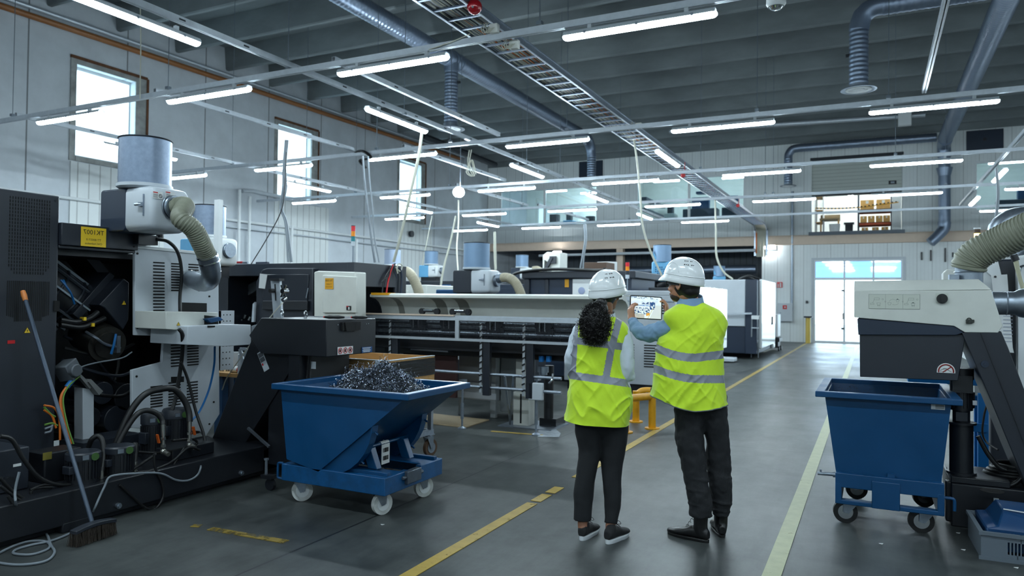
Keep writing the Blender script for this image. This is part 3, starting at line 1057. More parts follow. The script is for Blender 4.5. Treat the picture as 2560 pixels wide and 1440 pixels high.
pipe('bay_duct', [(-15.0, 33.5, 3.0), (-4.6, 33.5, 3.05)], 0.2, M_duct, 'fat shiny duct inside the dark bay under the mezzanine', 'duct', n=20)
pipe('riser_conduit', [(-2.92, 31.4, 1.3), (-2.92, 31.4, 6.1)], 0.045, M_steel, 'galvanised conduit dropping down the far wall beside the fire sign')
pipe('branch_pipe', [(-7.2, 28.4, 8.3), (1.6, 28.4, 8.05)], 0.08, M_rail, 'pale pipe crossing below the ceiling near the far wall')
c = P(2262, 298, y=28.0)
bb = MB(); bb.box(c + Vector((-0.2, -0.12, -0.22)), c + Vector((0.2, 0.12, 0.22)))
build('unit_heater', bb, M_white, label='small white box unit under the ceiling near far duct', cat='heater', bevel=0.02)
pipe('bracket_arm', [P(2225, 245, y=27.9), P(2320, 248, y=27.9)], 0.03, M_rail, 'short pale bracket arm above the small white box unit', 'bracket')

# lamps seen through the mezzanine glass and elsewhere
def far_light(x, y, z, L, label, rz=0):
    f = thing('tube_light', label, 'light', (x, y, z), rz)
    bb = MB(); bb.box((-L / 2, -0.06, 0.0), (L / 2, 0.06, 0.06)); build('diffuser', bb, M_far_tube, f, local=True, bevel=0.02)
    bb = MB(); bb.box((-L / 2, -0.07, 0.06), (L / 2, 0.07, 0.12)); build('housing', bb, M_tubeh, f, local=True)


for x, y, z, lab in ((-14.2, 33.4, 7.0, 'lit tube inside left mezzanine room, left one'), (-12.7, 34.6, 7.0, 'lit tube inside left mezzanine room, farther one'),
                     (-8.6, 33.4, 7.15, 'lit tube inside middle mezzanine room, left one'), (-5.5, 33.6, 7.15, 'lit tube inside middle mezzanine room, right one'),
                     (4.6, 33.2, 7.0, 'lit tube inside right mezzanine room'), (0.2, 33.8, 7.3, 'lit tube inside the storage room behind shutter'),
                     (-1.6, 33.5, 3.75, 'added lit tube imitating a lamp reflection in the door transom, left of three'), (-0.5, 33.5, 3.75, 'added lit tube imitating a lamp reflection in the door transom, middle of three'), (0.7, 33.5, 3.75, 'added lit tube imitating a lamp reflection in the door transom, right of three')):  # these three tubes are added, standing in for lamps mirrored in the transom
    far_light(x, y, z, 1.2, lab)
for u, v, lab, y in ((1393, 632, 'small lit emergency lamp under the peach beam', 31.1), (1925, 619, 'small lit bulkhead lamp on far wall below the beam', 31.4)):
    c = P(u, v, y=y)
    f = thing('bulkhead_lamp', lab, 'light', c)
    bb = MB(); bb.box(c + Vector((-0.2, -0.06, -0.07)), c + Vector((0.2, 0.0, 0.07))); build('diffuser', bb, M_far_tube, f, bevel=0.03)
    bb = MB(); bb.box(c + Vector((-0.22, 0.0, -0.08)), c + Vector((0.22, 0.04, 0.08))); build('backplate', bb, M_greyw, f)

# the bright flood lamp hanging in the grid
c = P(1147, 480, y=14.4)
f = thing('flood_lamp', 'dazzling bluish flood lamp hanging in the rail grid left of centre', 'light', c)
bb = MB(); bb.cyl(c + Vector((0, -0.0, 0)), c + Vector((0.05, -0.04, -0.02)), 0.11, n=24); build('lens', bb, mat('flood_lamp_lens', (225, 245, 255), 0.3, emit=420.0), f)
bb = MB(); bb.lathe([(0.03, 0.2), (0.1, 0.14), (0.125, 0.02), (0.0, 0.02)], c + Vector((-0.03, 0.03, 0)), axis=(-0.7, 0.6, 0.3)); build('housing', bb, M_black2, f)
bb = MB(); bb.cyl(c + Vector((0.0, 0.06, 0.03)), Vector((c.x, c.y + 0.06, 8.8)), 0.006, n=6); build('hanger', bb, M_wire, f)

# hanging power drops
def drop(pts, r, m, label, strands=1, spread=0.02):
    bb = MB()
    for s in range(strands):
        o = Vector((rnd.uniform(-spread, spread), rnd.uniform(-spread, spread), 0)) if s else Vector()
        bb.tube([Vector(p) + o * (0.6 + 0.8 * rnd.random()) for p in pts], r, n=7, k=6)
    return build('hanging_cable', bb, m, label=label, cat='cable')


def PP(L, y):
    return [P(u, v, y=y) for u, v in L]


drop(PP([(1585, 350), (1592, 400), (1600, 480), (1606, 560), (1625, 625), (1655, 690)], 12.2), 0.016, M_cable_w, 'thick pale cable bundle hanging behind the two helmets', 3, 0.03)
drop(PP([(1057, 325), (1048, 390), (1030, 470), (1005, 580), (985, 655)], 9.8), 0.017, M_cable_w, 'pale cable hanging diagonally down to the dark lathe corner', 2)
drop(PP([(720, 350), (714, 420), (716, 470), (706, 520), (718, 560), (730, 655)], 9.0), 0.015, M_cable_g, 'grey cable hanging before the middle wall window', 3, 0.04)
drop(PP([(716, 380), (712, 470), (702, 530), (665, 600), (628, 660)], 8.8), 0.008, M_rubber, 'thin black cable slanting down left of the grey one')
drop(PP([(908, 390), (912, 450), (920, 520), (928, 590), (938, 656)], 9.2), 0.012, M_cable_g, 'grey cable pair hanging above the dark lathe cover', 3, 0.05)
drop(PP([(1146, 500), (1146, 560), (1142, 620), (1146, 690)], 15.6), 0.02, M_cable_w, 'white conduit dropping straight below the flood lamp')
drop(PP([(1080, 540), (1068, 600), (1050, 690), (1040, 735)], 20.0), 0.014, M_cable_w, 'pale yellowish cable hanging left of the conduit drop')
drop(PP([(1140, 540), (1128, 600), (1110, 670), (1100, 735)], 17.0), 0.02, M_cable_w, 'slanting pale cable before the light blue filter unit', 2)
drop(PP([(1236, 580), (1236, 630), (1238, 675)], 14.0), 0.018, M_cable_w, 'pale cable pair hanging beside the blue grey filter drum', 3, 0.05)
drop(PP([(1460, 560), (1462, 600), (1456, 640), (1450, 676)], 18.5), 0.022, M_cable_g, 'grey cable pair hanging above the woman helmet', 2, 0.06)
drop(PP([(1788, 500), (1790, 580), (1792, 640), (1808, 678), (1832, 698)], 21.0), 0.025, M_cable_w, 'pale cable curving onto the far white machine', 2, 0.02)
drop(PP([(2492, 420), (2496, 480), (2494, 520), (2490, 560)], 16.0), 0.022, M_cable_g, 'grey cable pair hanging behind the big hose at right', 2, 0.03)
drop(PP([(1173, 375), (1170, 410), (1182, 440), (1166, 430), (1178, 400), (1186, 436)], 12.0), 0.01, M_cable_w, 'coiled pale cable tied up below the second rail', 2, 0.05)
drop(PP([(350, 0), (352, 100), (350, 247)], 7.0), 0.008, M_cable_w, 'pale cord hanging from above down to the nearest rail, left side')
drop([P(1175, 85, y=7.0), P(1140, 100, y=7.0), P(1090, 118, y=7.0), P(1060, 128, y=7.05)], 0.006, M_cable_w, 'thin pale wire sagging onto the nearest rail')
drop([P(880, 385, y=11.7), P(905, 378, y=11.6), P(925, 395, y=11.6), P(900, 402, y=11.7), P(912, 420, y=11.7)], 0.02, M_rubber, 'tangle of black cable on second rail left of centre', 3, 0.05)
# ================================================================ foreground lathe on the left
def yz(L, x):
    return [(P(u, v, x=x).y, P(u, v, x=x).z) for u, v in L]


def sticker(parent, c, w, h, m, right, up, name='label', label=None, t=0.002, texts=(), ink=None):
    """thin label plate facing right x up, with lettering as sub-part"""
    M = plane_M(c, right, up)
    bb = MB(); bb.M = M
    bb.box((-w / 2, -h / 2, 0), (w / 2, h / 2, t))
    o = build(name, bb, m, parent, label=label)
    if texts:
        bs = []
        for s, size, dx, dy in texts:
            bs.append(text_mesh(s, size, plane_M(M @ Vector((dx, dy, t + 0.001)), right, up)))
        build('lettering', merge(*bs), ink or M_ink, o, recalc=False)
    return o


def warn(parent, c, s, right, up):
    M = plane_M(c, right, up)
    bb = MB(); bb.M = M
    bb.prism([(-s, -s * 0.8), (s, -s * 0.8), (0, s)], 'z', 0, 0.002)
    o = build('warning_label', bb, M_yellow if s > 1 else M_label, parent, label='yellow triangle warning label')
    k = MB(); k.M = M
    # outline and bolt
    for a, q in (((-s, -s * 0.8), (s, -s * 0.8)), ((s, -s * 0.8), (0, s)), ((0, s), (-s, -s * 0.8))):
        k.bar((a[0] * 0.93, a[1] * 0.93, 0.0025), (q[0] * 0.93, q[1] * 0.93, 0.0025), s * 0.12, 0.001)
    k.prism([(0.12 * s, 0.45 * s), (-0.22 * s, -0.15 * s), (0.02 * s, -0.12 * s), (-0.08 * s, -0.6 * s), (0.25 * s, 0.02 * s), (0.02 * s, 0.0)], 'z', 0.002, 0.003)
    build('bolt_symbol', k, M_ink, o)
    return o


RX, UZ = (0, 1, 0), (0, 0, 1)       # a face looking towards +x : right = +y
FXr = (1, 0, 0)                      # a face looking towards -y : right = +x

XP = -5.5
lathe = thing('cnc_lathe', 'big black and light grey lathe with open side and vents, left foreground', 'machine', (-6.1, 3.6, 0))
# tall black cabinet
b = MB(); b.box((-6.6, 2.1, 0.30), (XP, 3.39, 2.30))
cab = build('cabinet', b, M_black2, lathe, bevel=0.012)
b = MB()
for i in range(22):
    z = 1.70 + i * 0.0255
    y0 = 3.02 + max(0, (2 - i) * 0.012)
    for j in range(16):
        yy = 3.035 + j * 0.0185
        if i < 3 and (j < 2 - i or j > 13 + i):
            continue
        b.box((XP, yy, z), (XP + 0.002, yy + 0.006, z + 0.018))
build('upper_grille', b, M_hole, cab)
b = MB()
for j in range(23):
    yy = 3.03 + j * 0.0132
    n = 0 if 3 < j < 19 else 0.02 * abs(j - 11) / 11
    b.box((XP, yy, 1.36 + n * 2), (XP + 0.002, yy + 0.006, 1.65))
build('lower_slots', b, M_hole, cab)
c = P(68, 826, x=XP + 0.002); warn(cab, c, 0.026, RX, UZ)
c = P(28, 855, x=XP + 0.002); sticker(cab, c, 0.05, 0.024, M_red, RX, UZ, 'badge', 'small red and white badge')
c = P(140, 765, x=XP); b = MB(); b.box(c + Vector((0, -0.02, -0.04)), c + Vector((0.012, 0.02, 0.04))); build('latch', b, M_hole, cab)
b = MB()
for zz in (2.26, 0.36):
    for yy in (3.36,):
        b.cyl((XP, yy, zz), (XP + 0.006, yy, zz), 0.009, n=10)
build('screw', b, M_black, cab)
# top beam with the yellow sign
b = MB(); b.box((-6.6, 3.39, 1.93), (XP + 0.03, 4.03, 2.10)); b.box((-6.6, 3.39, 1.905), (XP, 4.03, 1.93))
beam = build('top_beam', b, M_black2, lathe, bevel=0.006)
c = P(234, 593, x=XP + 0.032)
yl = sticker(beam, c, 0.205, 0.150, M_label, RX, UZ, 'sign', 'yellow sign with mirrored TK1007', texts=(('TK1007', 0.052, 0, 0.035), ('TT1800SY-II', 0.024, 0, -0.022), ('CNC-baikeakus', 0.022, 0, -0.052)))
b = MB()
for yy in (3.99,):
    for zz in (1.96, 2.07):
        b.cyl((XP + 0.03, yy, zz), (XP + 0.036, yy, zz), 0.008, n=10)
build('screw', b, M_hole, beam)
# inner shell of the open bay
b = MB(); b.box((-6.9, 3.39, 0.25), (-6.55, 5.0, 1.93)); b.box((-6.6, 4.85, 0.25), (-5.75, 4.95, 1.95)); b.box((-6.6, 3.39, 1.86), (-5.6, 4.9, 1.905))
build('inner_shell', b, M_black, lathe)
# turret drum with cable carrier
tu = Vector((-6.05, 3.62, 1.62))
ax = Vector((0.1, 0.72, -0.55)).normalized()
b = MB(); b.cyl(tu - ax * 0.3, tu + ax * 0.32, 0.20, n=28); dr_ = build('drum', b, M_black, lathe)
b = MB()
for s_ in (-0.28, -0.12, 0.04, 0.2):
    b.torus(tu + ax * s_, 0.205, 0.012, axis=ax, n=28, k=6)
build('drum_bands', b, M_black2, dr_)
b = MB()
x_, y_, _ = frame_from(ax)
for k in range(10):
    a = 2 * PI * k / 10
    o = x_ * math.cos(a) * 0.215 + y_ * math.sin(a) * 0.215
    b.bar(tu - ax * 0.3 + o, tu + ax * 0.32 + o, 0.014, 0.02, up=o)
build('cable_carrier', b, M_steel, dr_)
b = MB()
for q in (0.0, 0.02):
    b.tube([P(112 + 40, 700, x=-5.75) + Vector((0, q, 0)), P(165, 715, x=-5.72), P(178, 735, x=-5.72), P(186, 760, x=-5.75)], 0.008, n=6)
build('blue_hose', b, M_cable_b, dr_)
# tilted slide and dark box
b = MB(); b.prism(yz([(182, 785), (275, 680), (287, 690), (200, 800)], -5.8), 'x', -6.2, -5.8); build('tilted_slide', b, M_black2, lathe, bevel=0.005)
b = MB(); b.prism(yz([(248, 762), (310, 696), (323, 706), (322, 800), (308, 825), (262, 770)], -5.66), 'x', -5.95, -5.66); bx_ = build('tilted_box', b, M_black2, lathe, bevel=0.008)
warn(bx_, P(310, 757, x=-5.655), 0.022, RX, UZ)
b = MB(); b.prism(yz([(210, 640), (240, 640), (285, 695), (260, 700)], -6.0), 'x', -6.3, -6.0); build('strut', b, M_black2, lathe)
# hose stubs with yellow rings
for (L, ry) in (([(110 + 40, 800), (190, 805), (225, 795), (245, 780)], (208, 797)), ([(150, 812), (200, 818), (240, 805), (262, 795)], (229, 812))):
    pts = [P(u, v, x=-5.7) for u, v in L]
    b = MB(); b.tube(pts, 0.022, n=10); hs = build('coolant_hose', b, M_rubber, lathe)
    c = P(ry[0], ry[1], x=-5.69); b = MB(); b.obox(c, (0.05, 0.022, 0.028)); build('yellow_tag', b, M_label, hs)
# spindle motor
c = P(240, 850, x=-5.85)
b = MB(); b.cyl(c + Vector((0.18, -0.02, -0.03)), c + Vector((-0.2, 0.05, 0.05)), 0.15, n=28); b.cyl(c + Vector((0.18, -0.02, -0.03)), c + Vector((0.2, -0.022, -0.035)), 0.11, n=24)
mt = build('spindle_motor', b, mat('worn_motor_casting', (74, 72, 68), 0.35, 0.7, var=0.3, vscale=8), lathe)
b = MB(); b.tube([P(215, 830, x=-5.7), P(240, 845, x=-5.6), P(262, 860, x=-5.62), P(300, 870, x=-5.65)], 0.012, n=8); b.box(c + Vector((0.17, 0.03, -0.1)), c + Vector((0.23, 0.06, 0.04)))
build('hose_loop', b, M_steel, mt)
b = MB(); b.tube([P(290, 835, x=-5.6), P(285, 860, x=-5.6), P(278, 885, x=-5.62)], 0.01, n=8); build('blue_hose', b, M_cable_b, lathe)
b = MB(); b.tube([P(180, 930, x=-5.6), P(210, 915, x=-5.6), P(250, 905, x=-5.6), P(305, 895, x=-5.6), P(330, 880, x=-5.62)], 0.006, n=6); build('wire', b, M_cable_g, lathe)
for i_, L in enumerate(([(160, 870), (230, 885), (300, 875), (335, 860)], [(155, 900), (220, 925), (290, 940), (330, 930)], [(170, 960), (240, 985), (300, 990), (330, 975)], [(200, 1010), (250, 1040), (300, 1050), (325, 1020)], [(290, 840), (296, 900), (288, 950)], [(160, 840), (200, 860), (240, 900), (290, 960)])):
    b = MB(); b.tube([P(u, v, x=-5.75 - 0.05 * i_) for u, v in L], 0.014, n=7); build('inner_hose', b, [M_rubber, M_black2][i_ % 2], lathe)
for (u, v, s_, mm) in ((230, 980, 0.16, M_black2), (290, 990, 0.2, M_black), (200, 1040, 0.14, M_black), (265, 1045, 0.2, M_black2)):
    c = P(u, v, x=-6.0); b = MB(); b.cyl(c + Vector((-0.2, 0, 0)), c + Vector((0.15, 0, 0)), s_ * 0.6, n=20); b.box(c + Vector((-0.2, -s_ * 0.7, -s_)), c + Vector((-0.02, s_ * 0.7, -s_ * 0.4)))
    build('valve_block', b, mm, lathe, bevel=0.006)
# small angled servo with orange plug
c = P(170, 925, x=-5.55)
b = MB(); R_ = Matrix.Rotation(0.5, 3, 'X') @ Matrix.Rotation(0.3, 3, 'Z'); b.obox(c, (0.12, 0.13, 0.13), R_); b.cyl(c + Vector((0.05, 0, 0)), c + Vector((0.1, 0.01, 0)), 0.05, n=20)
sv = build('servo_head', b, M_greyw if False else mat('dull_grey_casting', (96, 102, 108), 0.5, 0.3), lathe, bevel=0.008)
b = MB(); b.prism(yz([(196, 938), (202, 935), (232, 965), (225, 972)], -5.5), 'x', -5.54, -5.5); b.prism(yz([(222, 955), (228, 948), (258, 978), (248, 988)], -5.48), 'x', -5.55, -5.48); build('bracket', b, mat('grey_bracket', (110, 112, 112), 0.5), lathe)
b = MB(); b.cyl(P(167, 968, x=-5.5), P(183, 948, x=-5.5), 0.02, n=12); build('cable_plug', b, M_cable_b, lathe)
b = MB(); b.tube([P(167, 968, x=-5.5), P(154, 990, x=-5.48), P(153, 1020, x=-5.46), P(165, 1060, x=-5.42), P(178, 1110, x=-5.38)], 0.012, n=8); build('orange_cable', b, M_cable_o, lathe)
b = MB(); b.tube([P(200, 940, x=-5.5), P(172, 965, x=-5.47), P(158, 1000, x=-5.45), P(168, 1060, x=-5.4), P(184, 1110, x=-5.36)], 0.006, n=6); build('earth_cable', b, M_cable_y, lathe)
for L, mm in (([(110, 1013), (135, 1020), (148, 1045), (150, 1100)], M_cable_o), ([(110, 1025), (130, 1040), (140, 1070)], M_cable_o), ([(110, 1018), (126, 1035), (138, 1042)], M_cable_y), ([(112, 1062), (130, 1058), (143, 1064)], M_cable_y), ([(112, 1072), (128, 1066), (132, 1062)], M_cable_g), ([(112, 1082), (126, 1078), (130, 1066)], M_cable_g)):
    b = MB(); b.tube([P(u, v, x=-5.42) for u, v in L], 0.008, n=6); build('coloured_cable', b, mm, lathe)
# light grey column in the bay
b = MB(); b.prism(yz([(207, 970), (235, 974), (235, 1100), (207, 1105)], -5.55), 'x', -5.66, -5.55); build('column', b, M_greyw, lathe, bevel=0.004)
b = MB(); b.box((-5.7, 3.55, 0.26), (-5.4, 4.05, 0.42)); build('foot_plate', b, M_black2, lathe)

# vented light grey panel
XG = -5.5
outl = [(337, 612), (500, 629), (546, 640), (549, 1035), (514, 1092), (500, 1078), (330, 1070), (330, 925), (405, 905), (410, 840), (337, 838)]
b = MB(); b.prism(yz(outl, XG), 'x', XG - 0.03, XG)
pan = build('side_panel', b, M_greyw, lathe, bevel=0.004)
b = MB(); b.prism(yz([(337, 612), (500, 629), (546, 640), (546, 646), (500, 636), (337, 620)], XG + 0.012), 'x', XG - 0.03, XG + 0.012); build('panel_lip', b, M_white, pan, bevel=0.003)
for nm, u0, u1, v0, v1, n in (('vent', 383, 411, 656, 808, 20), ('vent', 428, 453, 659, 726, 11), ('vent', 471, 496, 661, 681, 4), ('vent', 427, 452, 863, 916, 8), ('vent', 468, 496, 865, 913, 8), ('vent', 376, 406, 968, 1018, 8), ('vent', 421, 451, 958, 1014, 9), ('vent', 467, 494, 957, 1008, 8)):
    b = MB()
    for i in range(n):
        v = v0 + (v1 - v0) * i / (n - 1)
        a, c = P(u0, v, x=XG), P(u1, v, x=XG)
        b.box((XG, a.y, a.z - 0.006), (XG + 0.003, c.y, a.z + 0.006))
    build(nm, b, M_hole, pan)
b = MB()
for u, v in ((343, 634), (343, 820), (523, 741), (341, 941), (523, 1060), (534, 1005)):
    a = P(u, v, x=XG); b.cyl(a, a + Vector((0.006, 0, 0)), 0.009, n=10)
build('screw', b, M_hole, pan)
for L in ([(455, 756), (517, 758), (517, 782), (455, 782)], [(428, 942), (460, 941), (460, 955), (428, 955)]):
    b = MB(); b.prism(yz(L, XG + 0.002), 'x', XG - 0.01, XG + 0.003); build('slot_window', b, M_hole, pan)
# bracket box, tray, blue brush
XB = -5.12
b = MB(); b.prism(yz([(415, 779), (545, 781), (545, 812), (488, 814), (488, 822), (437, 825), (415, 823)], XB), 'x', XG, XB); bk = build('sensor_box', b, M_cream, lathe, bevel=0.004)
warn(bk, P(446, 810, x=XB + 0.003), 0.017, RX, UZ)
b = MB(); b.prism(yz([(511, 788), (546, 792), (546, 811), (511, 811)], XB + 0.003), 'x', XB - 0.02, XB + 0.003); build('recess', b, M_hole, bk)
b = MB(); b.prism(yz([(470, 816), (557, 811), (627, 812), (628, 862), (560, 866), (468, 862)], -5.0), 'x', XG + 0.05, -5.0); tr = build('tray', b, M_greyw, lathe, bevel=0.004)
b = MB(); b.prism(yz([(519, 814), (537, 814), (537, 818), (519, 819)], -4.997), 'x', -5.0, -4.995); build('slot', b, M_hole, tr)
b = MB(); b.prism(yz([(512, 797), (545, 792), (556, 800), (524, 807)], XB + 0.03), 'x', XB - 0.05, XB + 0.05); build('blue_bracket', b, M_blue, bk, bevel=0.003)
b = MB(); b.prism([(4.98, 0.85), (5.16, 0.85), (5.16, 1.42), (4.98, 1.42)], 'x', -5.62, -5.58); b.prism([(4.98, 0.85), (5.0, 0.85), (5.0, 1.42), (4.98, 1.42)], 'x', -5.7, -5.58)
pp = build('perforated_post', b, M_greyw, lathe)
b = MB()
for zz in range(9):
    for yy in (5.03, 5.07, 5.11):
        b.cyl((-5.58, yy, 0.9 + zz * 0.06), (-5.577, yy, 0.9 + zz * 0.06), 0.006, n=6)
build('holes', b, M_hole, pp)
b = MB(); b.tube([P(537, 867, x=-5.2), P(535, 915, x=-5.3), P(522, 975, x=-5.35), P(498, 1030, x=-5.3), P(478, 1052, x=-5.2)], 0.009, n=8); build('air_hose', b, M_cable_b, lathe)
b = MB(); b.tube([P(447, 822, x=-5.05), P(456, 840, x=-5.05), P(454, 900, x=-5.15), P(440, 990, x=-5.2), P(430, 1025, x=-5.2)], 0.016, n=8); build('black_cable', b, M_rubber, lathe)
b = MB(); b.tube([P(452, 905, x=-5.12), P(470, 950, x=-5.12), P(490, 1030, x=-5.08), P(510, 1090, x=-5.0), P(513, 1135, x=-4.95)], 0.012, n=8); build('black_cable', b, M_rubber, lathe)
b = MB(); b.tube([P(392, 598, x=-5.4), P(420, 604, x=-5.35), P(444, 630, x=-5.33), P(454, 680, x=-5.4), P(450, 740, x=-5.42), P(450, 778, x=-5.4)], 0.015, n=8); build('black_cable', b, M_rubber, lathe)
b = MB(); b.cyl(P(400, 598, x=-5.5), P(400, 575, x=-5.5), 0.03, n=12); b.box((-5.7, 3.98, 1.98), (-5.4, 4.16, 2.06)); build('bracket_mount', b, M_black, lathe)

# ---------------------------------------------------------------- mist filter units (drum over a two-tone box)
M_perf = mat('perforated_drum', (128, 142, 162), 0.38, 0.55, var=0.12, vscale=26)
_nt = M_perf.node_tree
_tc = node(_nt, 'ShaderNodeTexCoord'); _vo = node(_nt, 'ShaderNodeTexVoronoi', iScale=130.0)
_nt.links.new(_tc.outputs['Object'], _vo.inputs['Vector'])
_bp = node(_nt, 'ShaderNodeBump', iStrength=0.12, iDistance=0.002); _nt.links.new(_vo.outputs[0], _bp.inputs['Height']); _nt.links.new(_bp.outputs[0], _nt.nodes['Principled BSDF'].inputs['Normal'])
M_drumblue = mat('blue_grey_drum', (118, 144, 172), 0.4, 0.3, var=0.05)


def mist_filter(label, loc, s=1.0, rz=0.0, drum=M_perf, body=M_navy, front=M_white, hose=None, base=True, rd=0.196, arrow=None, hd=0.36):
    """local frame: box long axis = x, hose side = +x; origin at box bottom centre"""
    t = thing('mist_filter', label, 'air filter', loc, rz)
    b = MB(); b.M = Matrix.Scale(s, 4)
    def rbox(x0, x1, y0, y1, z0, z1, r):
        pts = []
        for cx, cz, a0 in ((x1 - r, z1 - r, 0), (x0 + r, z1 - r, 90), (x0 + r, z0 + r, 180), (x1 - r, z0 + r, 270)):
            for k in range(4):
                a = math.radians(a0 + k * 30)
                pts.append((cx + r * math.cos(a), cz + r * math.sin(a)))
        b.prism(pts, 'y', y0, y1)
    rbox(-0.34, -0.02, -0.17, 0.17, 0.0, 0.34, 0.03)
    bo = build('rear_box', b, body, t, local=True, bevel=0.01 * s)
    b = MB(); b.M = Matrix.Scale(s, 4)
    pts = [(0.30, -0.17), (0.30, 0.17), (-0.02, 0.17), (-0.02, -0.17)]
    rings = []
    for z, e in ((0, 0.05), (0.02, 0.015), (0.05, 0), (0.30, 0), (0.33, 0.015), (0.345, 0.05)):
        x0, x1, y0, y1 = -0.02, 0.30 - e, -0.17 + e * 0.7, 0.17 - e * 0.7
        r = 0.045
        ring = []
        for cx, cy, a0 in ((x1 - r, y1 - r, 0), (x0 + 0.001, y1 - 0.001, 90), (x0 + 0.001, y0 + 0.001, 180), (x1 - r, y0 + r, 270)):
            rr = r if cx > 0 else 0.001
            for k in range(4):
                a = math.radians(a0 + k * 30)
                ring.append((cx + rr * math.cos(a), cy + rr * math.sin(a), z))
        rings.append(ring)
    b.loft(rings)
    fo = build('front_box', b, front, t, local=True)
    b = MB(); b.M = Matrix.Scale(s, 4)
    b.box((0.20, -0.182, 0.11), (0.206, -0.17, 0.28)); b.cyl((0.20, -0.19, 0.2), (0.13, -0.195, 0.2), 0.012, n=8); b.box((0.17, -0.2, 0.185), (0.205, -0.17, 0.215))
    build('latch', b, M_steel, fo, local=True)
    dx = -0.03
    b = MB(); b.M = Matrix.Scale(s, 4)
    b.lathe([(0, 0.345), (rd * 0.95, 0.345), (rd * 1.06, 0.36), (rd * 1.06, 0.385), (0, 0.39)], (dx, 0, 0), n=36); build('drum_base', b, front, t, local=True)
    b = MB(); b.M = Matrix.Scale(s, 4)
    b.lathe([(0, 0.386), (rd, 0.386), (rd, 0.39 + hd), (0, 0.39 + hd)], (dx, 0, 0), n=40); dd = build('drum', b, drum, t, local=True)
    b = MB(); b.M = Matrix.Scale(s, 4)
    b.torus((dx, 0, 0.39 + hd), rd, 0.007, n=40, k=6); b.cyl((dx, 0, 0.386 + hd), (dx, 0, 0.396 + hd), rd * 0.98, n=36); build('drum_rim', b, M_black2, dd, local=True)
    b = MB(); b.M = Matrix.Scale(s, 4)
    b.cyl((0.28, 0, 0.19), (0.35, 0, 0.19), 0.085, n=28); b.torus((0.335, 0, 0.19), 0.085, 0.008, axis=(1, 0, 0), n=28, k=6); b.torus((0.31, 0, 0.19), 0.09, 0.006, axis=(1, 0, 0), n=28, k=6)
    build('hose_flange', b, M_steel, fo, local=True)
    if base:
        b = MB(); b.M = Matrix.Scale(s, 4)
        b.box((-0.3, -0.12, -0.14), (0.2, 0.12, 0.0)); build('stand', b, M_black, t, local=True)
        b = MB(); b.M = Matrix.Scale(s, 4)
        b.cyl((0.1, -0.08, -0.07), (0.1, -0.08, 0.0), 0.02, n=10); build('drain', b, M_steel, t, local=True)
    if arrow:
        b = MB(); b.M = Matrix.Scale(s, 4)
        b.box((-0.36 + 0.005 - 0.02, -0.09, 0.09), (-0.341, 0.09, 0.26)); build('grille', b, M_blue, bo, local=True)
        for k in range(5):
            pass
    return t


mf = mist_filter('grey drum mist filter on top of the left foreground lathe, hose on its side', (-5.24, 3.93, 2.06), 1.0, rz=-0.02, front=M_greyw, base=False)
for (u, lab_) in ((394, 'white warning label with red header'), (425, 'white info label with red header')):
    c = P(u, 488, x=-4.935)
    bb = sticker(mf, c, 0.085, 0.055, M_paper, RX, UZ, 'label', lab_)
    k = MB(); M_ = plane_M(c, RX, UZ); k.M = M_; k.box((-0.04, 0.015, 0.002), (0.0, 0.024, 0.003)); build('red_header', k, M_red, bb)
    k = MB(); k.M = M_
    for q in range(4):
        k.box((-0.038, -0.02 + q * 0.008, 0.002), (0.0, -0.018 + q * 0.008, 0.003))
    if u == 394:
        k.torus((0.024, -0.004, 0.003), 0.013, 0.002, n=16, k=4); k.bar((0.015, 0.006, 0.003), (0.033, -0.013, 0.003), 0.003, 0.001)
    build('small_print', k, M_ink, bb)
hp = [Vector((-4.92, 3.925, 2.25)), Vector((-4.80, 3.93, 2.255)), P(452, 545, x=-4.68), P(484, 573, x=-4.62), P(505, 612, x=-4.63), P(519, 642, x=-4.68)]
hz = thing('flexible_hose', 'ribbed olive grey hose curving from the near mist filter into the lathe panel', 'hose', (-4.85, 4.3, 1.7))
b = MB(); b.ribbed(hp, 0.068, 0.005, 0.016, n=28, k=10); build('hose', b, M_hose, hz)
b = MB(); b.tube([P(517, 637, x=-4.67), P(522, 652, x=-4.69), P(526, 668, x=-4.71)], 0.078, n=26); build('sleeve', b, M_steel, hz)
b = MB(); b.cyl(P(518, 640, x=-4.68), P(519, 644, x=-4.68), 0.083, n=24); b.cyl(P(523, 654, x=-4.69), P(524, 657, x=-4.69), 0.083, n=24); build('hose_clamp', b, M_chrome, hz)
b = MB(); b.tube([P(526, 664, x=-4.71), P(528, 688, x=-4.75), P(520, 704, x=-4.88), P(500, 706, x=-5.1), P(478, 697, x=-5.48)], 0.075, n=26, k=2); build('elbow', b, M_steel, hz, angle=25)
b = MB(); b.torus(P(480, 698, x=-5.47), 0.075, 0.01, axis=(1, 0, 0)); b.torus(P(500, 706, x=-5.1), 0.074, 0.005, axis=(0.9, 0.4, -0.1)); b.torus(P(527, 676, x=-4.73), 0.075, 0.005, axis=(0.1, 0, 1)); build('collar', b, M_chrome, hz)

# second, light blue filter behind
m2 = mist_filter('light blue mist filter with grey drum, partly hidden behind the olive hose', (-7.75, 6.75, 1.95), 1.05, body=M_blue2, drum=M_perf)
b = MB(); b.bar((-7.05, 6.25, 2.0), (-7.05, 6.25, 2.72), 0.09, 0.05, up=(0, 1, 0)); build('white_post', b, M_white, label='white post standing behind the olive hose beside a blue filter', cat='post')

